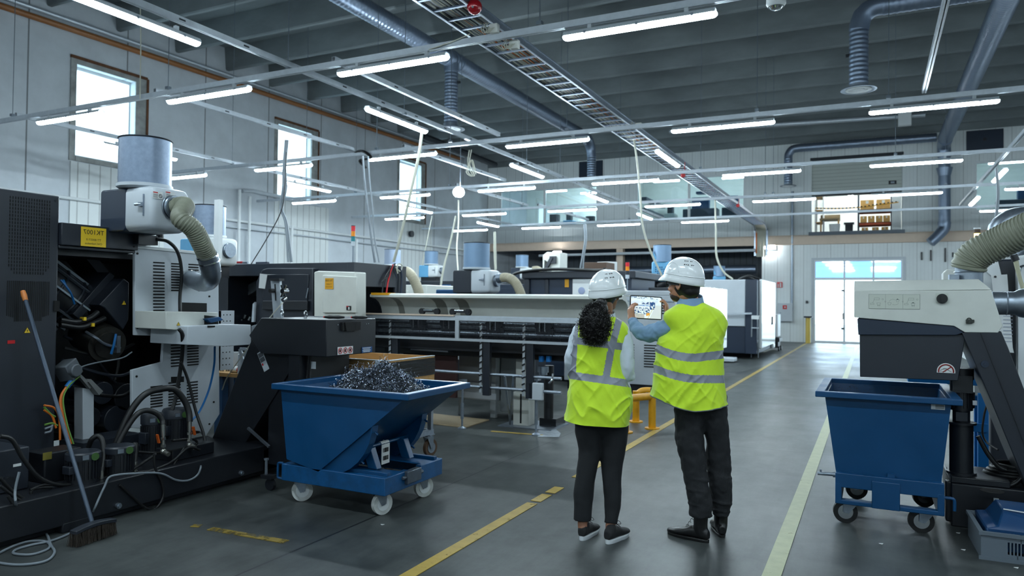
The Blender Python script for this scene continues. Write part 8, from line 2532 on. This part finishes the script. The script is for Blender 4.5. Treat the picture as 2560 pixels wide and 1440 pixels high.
def shoe(fig, heel, toe, L, mats, name, label, shaft=0.0, sole_t=0.028, lace=True):
    """heel/toe: local ground points; upper and sole; the toe points along them"""
    d = Vector((toe[0] - heel[0], toe[1] - heel[1], 0)).normalized(); s = Vector((-d.y, d.x, 0)); h = Vector((heel[0], heel[1], 0))
    def at(x, y, z): return h + d * x + s * y + Vector((0, 0, z))
    sec = [(0.0, 0.024, 0.060), (0.02, 0.033, 0.082), (0.07, 0.036, 0.085), (0.12, 0.037, 0.078), (0.17, 0.043, 0.056), (0.22, 0.045, 0.044), (0.26, 0.038, 0.036), (0.285, 0.022, 0.026)]
    k = L / 0.285
    b = MB(); rings = []
    for x, w, z in sec:
        ring = []
        for q in range(20):
            a = 2 * PI * q / 20; c_, s_ = math.cos(a), math.sin(a)
            ring.append(at(x * k, w * math.copysign(abs(c_) ** 0.8, c_), sole_t * 0.7 + (z * (0.5 + 0.5 * s_) if s_ > -0.6 else z * 0.12)))
        rings.append(ring)
    b.loft(rings)
    if shaft:
        tap(b, [at(0.05, 0, 0.06), at(0.058, 0, 0.11), at(0.055, 0, shaft)], [0.042, 0.045, 0.052], n=18)
    else:
        tap(b, [at(0.05, 0, 0.06), at(0.052, 0, 0.088)], [0.036, 0.035], n=16)
    u = build(name, b, mats[0], fig.root, local=True, label=label)
    remesh(u, 0.005, 3)
    b = MB()
    out = []
    for q in range(28):
        a = 2 * PI * q / 28; c_, s_ = math.cos(a), math.sin(a)
        x = 0.1425 + 0.144 * math.copysign(abs(c_) ** 0.9, c_); w = (0.043 if c_ > 0 else 0.035) * math.copysign(abs(s_) ** 0.8, s_)
        out.append((x * k, w))
    for z0, z1, e in ((0.0, sole_t, 1.0),):
        b.loft([[at(x, y * 0.94, 0.0) for x, y in out], [at(x, y, 0.006) for x, y in out], [at(x, y * 1.04, sole_t * 0.8) for x, y in out], [at(x, y * 0.9, sole_t) for x, y in out]])
    if shaft:
        b.box((0, 0, 0), (0.0001, 0.0001, 0.0001))
    build('sole', b, mats[1], u, local=True)
    if lace:
        b = MB()
        n_ = 5 if shaft else 3
        for q in range(n_):
            x = (0.150 if shaft else 0.135) - q * 0.015; z = (0.082 if shaft else 0.085) + q * 0.008 + (0.014 * q if shaft else 0)
            b.tube([at(x, -0.022, z - 0.004), at(x + 0.004, 0, z + 0.006), at(x, 0.022, z - 0.004)], 0.002, n=5)
        zt = 0.075 + n_ * 0.012 + (0.012 * n_ if shaft else 0.002)
        for q in (-1, 1):
            b.tube([at(0.08, 0, zt), at(0.09, q * 0.028, zt + 0.022), at(0.095, q * 0.045, zt + 0.004), at(0.085, q * 0.012, zt)], 0.002, n=5)
        build('laces', b, M_rubber, u, local=True)
    return u


def torso(b, fig, rows):
    rings = []
    for v, ul, ur, hb in rows:
        a, c = fig.p(ul, v), fig.p(ur, v); m_ = (a + c) / 2; hw = (c.x - a.x) / 2
        rings.append([m_ + Vector((hw * math.cos(t), 0.01 + hb * math.sin(t), 0)) for t in [2 * PI * q / 28 for q in range(28)]])
    b.loft(rings)


# ---------------------------------------------------------------- woman on the left
wl = P(1500, 1345, z=0)
wo = thing('person', 'person in white helmet with curly ponytail, white sleeves and yellow vest, left', 'person', wl, RZ)
F = Fig(wo, wl)
fdir = Vector((0.70, 0.71, 0))
hc = F.p(1515, 731, 0.0)
b = MB()
at, R_ = head(b, hc, fdir, 0.98)
tap(b, [hc + Vector((-0.02, -0.03, -0.06)), F.p(1512, 775, -0.01), F.p(1508, 800, -0.01)], [0.056, 0.052, 0.06])
# torso under the clothes
torso(b, F, [(795, 1480, 1530, .04), (820, 1452, 1552, .06), (870, 1452, 1550, .07), (930, 1455, 1545, .07), (1000, 1450, 1555, .07), (1050, 1455, 1553, .06)])
shR, elR, wrR = F.p(1556, 832, 0.0), F.p(1562, 932, -0.02), F.p(1528, 900, 0.24)
shL, elL, wrL = F.p(1452, 832, 0.0), F.p(1434, 898, 0.01), F.p(1478, 905, 0.25)
tap(b, [shR, elR, wrR], [0.045, 0.037, 0.024]); tap(b, [shL, elL, wrL], [0.045, 0.037, 0.024])
nl = []
hand(b, wrR, (-0.75, 0.45, 0.1), (0, -0.2, 1), 1, (20, 25, 25, 30)); hand(b, wrL, (0.75, 0.45, 0.1), (0, -0.2, 1), -1, (20, 25, 25, 30))
LLw = [(1472, 1050), (1472, 1130), (1467, 1180), (1460, 1240), (1457, 1300), (1458, 1322)]
RLw = [(1536, 1050), (1532, 1130), (1529, 1185), (1530, 1250), (1527, 1305), (1526, 1328)]
lyL = [0, 0, -0.01, 0, -0.02, -0.03]; lyR = [0, -0.01, -0.02, -0.03, -0.06, -0.07]
pl_ = [F.p(u, v, y) for (u, v), y in zip(LLw, lyL)]; pr_ = [F.p(u, v, y) for (u, v), y in zip(RLw, lyR)]
tap(b, pl_, [0.06, 0.05, 0.045, 0.04, 0.033, 0.034]); tap(b, pr_, [0.06, 0.05, 0.045, 0.04, 0.033, 0.034])
body = build('body', b, M_skin_w, wo, local=True); remesh(body, 0.0045, 3)
face_bits(F, at, R_, wo)
b = MB(); b.ball(at(-0.006, -0.083, -0.045), 0.005, 8, 6); build('earring', b, M_chrome, wo, local=True)
# trousers
b = MB()
LW = [(1472, 1040, 36), (1472, 1075, 35), (1473, 1130, 28), (1468, 1170, 25), (1460, 1225, 24.5), (1456, 1300, 22)]
RW = [(1536, 1040, 36), (1537, 1075, 34), (1532, 1130, 30), (1529, 1180, 25), (1531, 1250, 21), (1527, 1308, 16)]
S_ = 379.0
tap(b, [F.p(u, v, y) for (u, v, r), y in zip(LW, (0, 0, 0, -0.01, -0.01, -0.02))], [r / S_ for _, _, r in LW], n=24, end=False); tap(b, [F.p(u, v, y) for (u, v, r), y in zip(RW, (0, 0, -0.01, -0.02, -0.04, -0.06))], [r / S_ for _, _, r in RW], n=24, end=False)
b.ball(F.p(1504, 1040, 0), (0.165, 0.11, 0.15), 24, 14)
tr = build('trousers', b, M_trou, wo, local=True); remesh(tr, 0.007, 3, 0.09, 0.012)
# shirt
b = MB()
torso(b, F, [(796, 1474, 1540, .05), (812, 1448, 1560, .07), (845, 1440, 1560, .085), (930, 1438, 1555, .09), (1000, 1440, 1562, .09)])
tap(b, [F.p(1552, 826, 0.0), F.p(1562, 870, -0.02), F.p(1564, 915, -0.03), F.p(1560, 938, 0.0), F.p(1540, 925, 0.14), F.p(1530, 905, 0.20)], [0.055, 0.058, 0.056, 0.052, 0.042, 0.036], n=22)
tap(b, [F.p(1452, 826, 0.0), F.p(1440, 865, 0.0), F.p(1431, 895, 0.01), F.p(1436, 912, 0.05), F.p(1465, 910, 0.2)], [0.054, 0.056, 0.054, 0.052, 0.04], n=22)
b.torus(F.p(1572, 938, -0.01), 0.03, 0.016, axis=(0.5, 0.8, 0.4), n=20, k=8)
sh = build('shirt', b, M_shirt_w, wo, local=True); remesh(sh, 0.006, 3, 0.05, 0.014)
b = MB()
rings = []
for z_, k_ in ((0.0, 1.25), (0.035, 1.05), (0.06, 1.0), (0.055, 0.93), (0.02, 0.95)):
    c = F.p(1512, 802, 0) + Vector((0, 0, z_)); rings.append([c + Vector((math.cos(a) * 0.066 * k_, math.sin(a) * 0.062 * k_, 0.018 * math.sin(a))) for a in [2 * PI * q / 28 for q in range(28)]])
b.loft(rings, caps=False); build('collar', b, M_shirt_w, wo, local=True)
# vest
def stripe_w(p, s, uv):
    u, v = uv
    if s > 0.15:
        z = p.z
        return 1 if (1.06 < z < 1.11 or 1.30 < z < 1.35) else 0
    t = (u - 1430) / 120.0
    if 929 + 17 * t < v < 948 + 17 * t: return 1
    ul0, ul1 = 1433 - (v - 800) * 0.05, 1447 - (v - 800) * 0.055
    if v < 940 + 17 * t and (u < ul1): return 1
    ur0 = 1537 - (v - 805) * 0.26 if v < 870 else 1520 - (v - 870) * 0.19
    if v < 948 + 17 * t and ur0 < u < ur0 + 18: return 1
    if 841 + 16 * t < v < 859 + 16 * t and u > ul1 - 2: return 1
    return 0
WV = [(790, 1492, 1534, 0.055, 0.0), (797, 1468, 1548, 0.075, 0.0), (806, 1446, 1562, 0.09, 0.0), (820, 1436, 1570, 0.105, 0.0), (845, 1431, 1566, 0.122, 0.0), (870, 1429, 1558, 0.128, 0.0), (900, 1427, 1556, 0.13, 0.0), (935, 1425, 1562, 0.135, 0.0), (965, 1424, 1574, 0.145, 0.0), (1000, 1422, 1579, 0.155, 0.0), (1030, 1420, 1577, 0.16, 0.0), (1056, 1418, 1573, 0.163, 0.0)]
vw, _ = garment(F, 'hi_vis_vest', WV, None, [M_hiviz, M_reflect], stripe_w, 'yellow vest with grey reflective bands', seed=3, sag=lambda c, s, t: -0.012 * t * c, wamp=0.015)
b = MB(); b.M = None
pk = [F.p(1563, 958, -0.08), F.p(1572, 980, -0.07), F.p(1572, 1010, -0.07), F.p(1568, 1030, -0.08)]
b.tube(pk, [0.006, 0.014, 0.012, 0.006], n=8, flat=0.5); build('pocket_flap', b, M_hiviz, vw, local=True)
# hair
b = MB(); Rm = R_
b.ball(at(-0.022, 0, 0.0), (0.096, 0.082, 0.100), 24, 14, R=R_)
hr = build('hair', b, M_hair, wo, local=True)
b = MB(); r7 = random.Random(9)
pc = F.p(1487, 806, -0.15); tie = F.p(1503, 757, -0.10)
b.ball(pc, (0.088, 0.055, 0.118), 20, 14); b.ball(tie.lerp(pc, 0.35), (0.06, 0.045, 0.06), 16, 10); b.ball(tie, 0.04, 14, 10)
for k in range(1300):
    a = r7.uniform(0, 2 * PI); t = math.acos(r7.uniform(-1, 1))
    d = Vector((math.sin(t) * math.cos(a), math.sin(t) * math.sin(a), math.cos(t)))
    if d.y > 0.5: continue
    p = pc + Vector((d.x * 0.092, d.y * 0.058, d.z * 0.125)) * r7.uniform(0.86, 1.0)
    dn = (Vector((d.x * 0.4, d.y * 0.2, -0.8)) + Vector((r7.gauss(0, .5), r7.gauss(0, .4), r7.gauss(0, .4)))).normalized()
    x_, y_, _ = frame_from(dn); R0 = r7.uniform(0.004, 0.009); Lc = r7.uniform(0.04, 0.075); pts = []
    for q in range(19):
        f_ = q / 18; an = f_ * 2 * PI * 2.6 + a
        pts.append(p + dn * Lc * (f_ - 0.3) + x_ * math.cos(an) * R0 + y_ * math.sin(an) * R0)
    b.tube(pts, 0.0013, n=3, k=1)
build('curly_ponytail', b, M_hair, hr, local=True, label='curly black ponytail', recalc=False)
helmet(F, F.p(1519, 728, 0.0), fdir)
shoe(F, F.p(1453, 1347, -0.06), F.p(1487, 1324, 0.13), 0.245, (mat('black_knit', (22, 23, 25), 0.8, bump=0.3, bscale=200), mat('white_sole', (204, 208, 212), 0.5)), 'shoe', 'black running shoe with white sole', 0.0)
_bk = bpy.data.materials['black_knit']; _ws = bpy.data.materials['white_sole']
shoe(F, F.p(1517, 1355, -0.12), F.p(1562, 1334, 0.05), 0.25, (_bk, _ws), 'shoe', 'black running shoe with white sole', 0.0)

# ---------------------------------------------------------------- man on the right
ml = P(1748, 1347, z=0)
ma = thing('person', 'person in white helmet and glasses, blue sleeves and yellow vest, holding a tablet, right', 'person', ml, RZ)
G = Fig(ma, ml)
md = Vector((-0.72, 0.69, 0))
hc = G.p(1709, 710, 0.0)
b = MB()
at, R_ = head(b, hc, md, 1.0)
tap(b, [hc + Vector((0.02, -0.02, -0.06)), G.p(1724, 748, -0.01), G.p(1732, 775, -0.01)], [0.058, 0.056, 0.066])
torso(b, G, [(768, 1700, 1765, .05), (800, 1680, 1798, .07), (850, 1682, 1792, .08), (930, 1690, 1790, .08), (1000, 1700, 1800, .07)])
shL, elL, wrL = G.p(1682, 815, 0.02), G.p(1606, 836, 0.16), G.p(1582, 800, 0.34)
shR, elR, wrR = G.p(1795, 815, 0.04), G.p(1745, 850, 0.28), G.p(1668, 790, 0.42)
tap(b, [shL, elL, wrL], [0.052, 0.042, 0.028]); tap(b, [shR, elR, wrR], [0.052, 0.042, 0.028])
hand(b, wrL + Vector((-0.004, 0.004, 0.0)), (-0.10, 0.25, 0.95), (0.95, 0.35, 0.0), 1, (38, 40, 36, 34), thumb=(0.75, 0.7, 0.35))
hand(b, wrR, (0.0, 0.2, 0.95), (-0.95, 0.3, 0.0), -1, (38, 40, 36, 34), thumb=(0.75, 0.7, 0.35))
LLm = [(1724, 1000), (1724, 1100), (1736, 1170), (1744, 1230), (1750, 1265)]; RLm = [(1785, 1000), (1795, 1100), (1798, 1170), (1801, 1225), (1802, 1260)]
tap(b, [G.p(u, v, y) for (u, v), y in zip(LLm, (0, -0.01, -0.02, -0.06, -0.07))], [0.06, 0.055, 0.045, 0.04, 0.028]); tap(b, [G.p(u, v, y) for (u, v), y in zip(RLm, (0, 0.01, 0.02, 0.04, 0.05))], [0.06, 0.055, 0.045, 0.04, 0.028])
body = build('body', b, M_skin_m, ma, local=True); remesh(body, 0.0045, 3)
face_bits(G, at, R_, ma)
b = MB(); b.ball(at(-0.024, 0, -0.004), (0.092, 0.080, 0.096), 24, 14, R=R_); b.ball(at(-0.050, 0, -0.045), (0.060, 0.068, 0.062), 24, 14, R=R_); hh = build('hair', b, M_hair, ma, local=True, label='short black hair'); remesh(hh, 0.006, 3)
b = MB(); b.ball(at(0.042, 0, -0.080), (0.051, 0.052, 0.036), 22, 12, R=R_); build('beard', b, mat('short_beard', (58, 44, 38), 0.8), ma, local=True)
b = MB()
for q in (-1, 1):
    c = at(0.103, q * 0.032, 0.0)
    lx = R_ @ Vector((0, 1, 0)); b.torus(c, 0.019, 0.003, axis=R_ @ Vector((1, q * 0.15, 0)), n=20, k=6)
    b.tube([at(0.100, q * 0.05, 0.006), at(0.05, q * 0.080, 0.006), at(0.0, q * 0.084, 0.002), at(-0.012, q * 0.083, -0.012)], 0.003, n=6)
b.tube([at(0.106, -0.013, 0.004), at(0.110, 0, 0.008), at(0.106, 0.013, 0.004)], 0.0025, n=6)
gl = build('glasses', b, M_black, ma, local=True, label='black-framed glasses')
b = MB()
for q in (-1, 1):
    c = at(0.103, q * 0.032, 0.0); b.cyl(c, c + (R_ @ Vector((0.001, 0, 0))), 0.018, n=18)
build('lens', b, M_glass, gl, local=True)
S_ = 381.0
b = MB()
LW = [(1724, 990, 37), (1723, 1040, 36), (1724, 1100, 35), (1733, 1150, 32), (1740, 1200, 30), (1750, 1250, 28), (1751, 1290, 27)]
RW = [(1782, 990, 34), (1786, 1040, 33), (1795, 1110, 29), (1797, 1160, 29), (1801, 1210, 28), (1803, 1250, 26), (1801, 1288, 21)]
tap(b, [G.p(u, v, y) for (u, v, r), y in zip(LW, (0, 0, -0.01, -0.02, -0.03, -0.05, -0.05))], [r / S_ for _, _, r in LW], n=26, end=False); tap(b, [G.p(u, v, y) for (u, v, r), y in zip(RW, (0, 0, 0.01, 0.02, 0.02, 0.03, 0.03))], [r / S_ for _, _, r in RW], n=26, end=False)
b.ball(G.p(1752, 995, 0), (0.16, 0.11, 0.16), 24, 14)
for (u, v, r, y) in ((1752, 1283, 27, -0.05), (1748, 1262, 28, -0.05), (1801, 1275, 24, 0.03), (1802, 1255, 27, 0.03), (1741, 1196, 31, -0.03), (1800, 1190, 29, 0.02), (1744, 1225, 30, -0.04)):
    b.torus(G.p(u, v, y), r / S_ * 0.94, 0.008, axis=(0.15, 0.1, 1), n=24, k=8)
tr = build('trousers', b, M_jean, ma, local=True); remesh(tr, 0.007, 2, 0.06, 0.02)
b = MB()
torso(b, G, [(764, 1694, 1770, .055), (785, 1672, 1800, .08), (830, 1678, 1804, .095), (930, 1672, 1796, .10), (985, 1680, 1800, .10)])
tap(b, [G.p(1700, 808, 0.0), G.p(1668, 822, 0.04), G.p(1632, 832, 0.10), G.p(1603, 832, 0.16), G.p(1592, 820, 0.22), G.p(1583, 804, 0.31)], [0.066, 0.066, 0.060, 0.054, 0.046, 0.036], n=22)
tap(b, [G.p(1780, 808, 0.0), G.p(1770, 835, 0.12), G.p(1745, 850, 0.28), G.p(1690, 810, 0.38), G.p(1672, 795, 0.41)], [0.066, 0.060, 0.054, 0.042, 0.036], n=22)
sh = build('shirt', b, M_shirt_b, ma, local=True); remesh(sh, 0.006, 2, 0.045, 0.020)
b = MB(); rings = []
for z_, k_ in ((-0.01, 1.3), (0.03, 1.12), (0.062, 1.02), (0.057, 0.95), (0.02, 0.97)):
    c = G.p(1727, 762, 0) + Vector((0, 0, z_)); rings.append([c + Vector((math.cos(a) * 0.074 * k_, math.sin(a) * 0.070 * k_, 0.02 * math.sin(a))) for a in [2 * PI * q / 28 for q in range(28)]])
b.loft(rings, caps=False); build('collar', b, M_shirt_b, ma, local=True)
def stripe_m(p, s, uv):
    u, v = uv
    if s > 0.35:
        z = p.z
        return 1 if (1.02 < z < 1.07 or 1.18 < z < 1.23) else 0
    t = (u - 1640) / 165.0
    f = 1 - (1 - min(1, t / 0.6)) ** 2 if t < 0.6 else 1 - 0.32 * ((t - 0.6) / 0.4)
    if 859 + 25 * f < v < 880 + 25 * f: return 1
    f2 = 1 - (1 - min(1, max(0, t) / 0.7)) ** 2
    if 912 + 26 * f2 < v < 932 + 26 * f2: return 1
    if v > 1000 + 14 * math.sin(PI * min(1, max(0, t)) * 0.6) + 4: return 2 if False else 0
    return 0
MV = [(755, 1700, 1756, 0.06, 0.0), (762, 1692, 1770, 0.075, 0.0), (771, 1679, 1789, 0.095, 0.0), (782, 1666, 1803, 0.11, 0.0), (797, 1661, 1813, 0.12, 0.0), (815, 1666, 1817, 0.128, 0.0), (832, 1670, 1812, 0.132, 0.0), (848, 1664, 1806, 0.135, 0.0), (862, 1652, 1804, 0.138, 0.0), (890, 1646, 1804, 0.142, 0.0), (930, 1641, 1805, 0.15, 0.0), (965, 1636, 1809, 0.16, 0.0), (990, 1632, 1812, 0.167, 0.0), (1008, 1630, 1813, 0.17, 0.0)]
def sagm(c, s, t):
    return (0.045 * max(0, -c) ** 1.5 - 0.03 * max(0, -s) * (1 - abs(c))) * min(1, t * 1.4) * (t > 0.3) * min(1, (t - 0.3) * 4) if t > 0.3 else 0
vm, rg = garment(G, 'hi_vis_vest', MV, None, [M_hiviz, M_reflect], stripe_m, 'yellow vest with two grey reflective hoops', seed=11, sag=sagm, wamp=0.016)
b = MB(); rr = rg[-1]; b.tube(rr + [rr[0]], 0.004, n=6, k=1); build('hem_binding', b, M_seam, vm, local=True)
helmet(G, G.p(1709, 697, 0.0), md)
M_bsole = mat('black_sole', (16, 16, 17), 0.5)
shoe(G, G.p(1772, 1352, -0.08), G.p(1674, 1334, 0.1), 0.29, (M_leather, M_bsole), 'boot', 'black leather lace-up boot', 0.23, 0.020)
shoe(G, G.p(1806, 1338, 0.02), G.p(1790, 1318, 0.25), 0.28, (M_leather, M_bsole), 'boot', 'black leather lace-up boot', 0.21, 0.020)

# ---------------------------------------------------------------- tablet
tc = [G.p(1572, 737, 0.40), G.p(1656, 742, 0.44), G.p(1653, 801, 0.42), G.p(1579, 796, 0.38)]
cen = (tc[0] + tc[1] + tc[2] + tc[3]) / 4
tx = (tc[1] - tc[0] + tc[2] - tc[3]).normalized(); ty = (tc[0] - tc[3] + tc[1] - tc[2]); ty = (ty - tx * ty.dot(tx)).normalized(); tn = tx.cross(ty)
tw = ma
Mw = ROOTM[ma.name]
wc = Mw @ cen
tb = thing('tablet', 'black-edged tablet held up by the person on the right, screen lit', 'tablet', wc)
R3 = Mw.to_3x3(); wx, wy, wn = R3 @ tx, R3 @ ty, R3 @ tn
M_t = Matrix(((wx.x, wy.x, wn.x, wc.x), (wx.y, wy.y, wn.y, wc.y), (wx.z, wy.z, wn.z, wc.z), (0, 0, 0, 1)))
TW, TH = 0.242, 0.168
b = MB(); b.M = M_t
def rrect(w, h, r, z):
    o = []
    for cx_, cy_, a0 in ((w / 2 - r, h / 2 - r, 0), (-w / 2 + r, h / 2 - r, 90), (-w / 2 + r, -h / 2 + r, 180), (w / 2 - r, -h / 2 + r, 270)):
        for k in range(5):
            a = math.radians(a0 + k * 22.5); o.append((cx_ + r * math.cos(a), cy_ + r * math.sin(a), z))
    return o
b.loft([rrect(TW, TH, 0.012, -0.006), rrect(TW, TH, 0.012, 0.0)]); bd_ = build('tablet_case', b, M_black, tb)


def screen_mat():
    """what the tablet shows: a pale camera view of the hall, drawn with soft blocks"""
    m = bpy.data.materials.new('lit_tablet_screen'); m.use_nodes = True
    nt = m.node_tree; bs = nt.nodes['Principled BSDF']
    tcn = node(nt, 'ShaderNodeTexCoord'); sp = node(nt, 'ShaderNodeSeparateXYZ'); nt.links.new(tcn.outputs['Generated'], sp.inputs[0])
    uv = node(nt, 'ShaderNodeAttribute', attribute_name='screen_col')
    nt.links.new(uv.outputs['Color'], bs.inputs['Emission Color']); nt.links.new(uv.outputs['Color'], bs.inputs['Base Color'])
    bs.inputs['Emission Strength'].default_value = SCREEN; bs.inputs['Roughness'].default_value = 0.1
    return m


# the displayed picture as a grid of coloured cells
NXs, NYs = 120, 80
r8 = random.Random(2)
def scol(x, y):
    n_ = noise.noise(Vector((x * 9, y * 9, 0.3))); n2 = noise.noise(Vector((x * 22, y * 16, 1.3))) * 0.8
    base = [225, 232, 236]
    if y > 0.62:
        base = [214 + 20 * n_, 224 + 18 * n_, 232 + 10 * n_]
        if y > 0.9 and n2 > 0.1: base = [120, 140, 165]
    if 0.62 > y > 0.56 and x < 0.8: base = [150 + 60 * n2, 175 + 50 * n2, 205]
    if 0.44 < y < 0.60 and 0.04 < x < 0.12: base = [40, 60, 100]
    if 0.66 < y < 0.76 and 0.35 < x < 0.8 and n2 > 0.02: base = [70, 90, 130]
    if 0.16 < y < 0.5 and 0.10 < x < 0.62:
        base = [90 + 130 * (n2 > 0.05), 120 + 110 * (n2 > 0.05), 160 + 70 * (n2 > 0.05)]
        if 0.36 < y < 0.46: base = [206, 212, 218]
        if n2 < -0.26: base = [50, 80, 130]
    if 0.42 < y < 0.78 and 0.62 < x < 0.8 and n2 < 0.12: base = [40 + 60 * abs(n_), 80, 130]
    if 0.10 < y < 0.26 and 0.50 < x < 0.62 and n2 > -0.05: base = [226, 160, 60]
    if y < 0.2 and x < 0.45: base = [190 + 20 * n2, 186, 182]
    if x > 0.62 + 0.32 * y and y < 0.62: base = [206, 210, 214]
    if abs(x - (0.56 + 0.36 * y)) < 0.008 and y < 0.5: base = [196, 180, 120]
    return [max(0, min(255, q)) for q in base]
b = MB(); b.M = M_t
sw_, sh_ = TW - 0.014, TH - 0.014
vs = [(-sw_ / 2 + sw_ * i / NXs, -sh_ / 2 + sh_ * j / NYs, 0.0006) for j in range(NYs + 1) for i in range(NXs + 1)]
b.add(vs, [(j * (NXs + 1) + i, j * (NXs + 1) + i + 1, (j + 1) * (NXs + 1) + i + 1, (j + 1) * (NXs + 1) + i) for j in range(NYs) for i in range(NXs)])
scr = build('screen', b, screen_mat(), bd_, label='lit screen showing the machine hall', recalc=False)
ca = scr.data.color_attributes.new('screen_col', 'FLOAT_COLOR', 'POINT')
buf = []
for j in range(NYs + 1):
    for i in range(NXs + 1):
        buf += list(lin(scol(i / NXs, j / NYs)))
ca.data.foreach_set('color', buf)
if (M_t.to_3x3() @ Vector((0, 0, 1))).dot(CF) > 0:
    print('SCREEN FACES AWAY')
# ---------------------------------------------------------------- camera, sky, view
cd = bpy.data.cameras.new('camera')
cam = bpy.data.objects.new('camera', cd)
COL.objects.link(cam)
cd.sensor_width = 36.0
cd.lens = 36.0 * FOC / 2560.0
cd.clip_end = 200
mw = Matrix(((CR.x, CU.x, -CF.x, 0), (CR.y, CU.y, -CF.y, 0), (CR.z, CU.z, -CF.z, CAMZ), (0, 0, 0, 1)))
cam.matrix_world = mw
cd.dof.use_dof = True
cd.dof.focus_distance = 4.9
cd.dof.aperture_fstop = 2.6
sc.camera = cam

w = bpy.data.worlds.new('daylight')
sc.world = w
w.use_nodes = True
bg = w.node_tree.nodes['Background']
bg.inputs[0].default_value = (0.80, 0.92, 1.0, 1)
bg.inputs[1].default_value = 3.2

sc.view_settings.view_transform = 'Standard'
sc.view_settings.look = 'None'
sc.view_settings.gamma = 1
sc.view_settings.use_curve_mapping = False
sc.view_settings.exposure = EXPOSURE
sc.cycles.use_denoising = True
sc.cycles.use_adaptive_sampling = True
sc.cycles.adaptive_threshold = 0.03
sc.cycles.max_bounces = 4
sc.cycles.diffuse_bounces = 3
sc.cycles.glossy_bounces = 2
sc.cycles.transparent_max_bounces = 6
sc.cycles.sample_clamp_indirect = 4.0
sc.cycles.caustics_reflective = False
sc.cycles.caustics_refractive = False
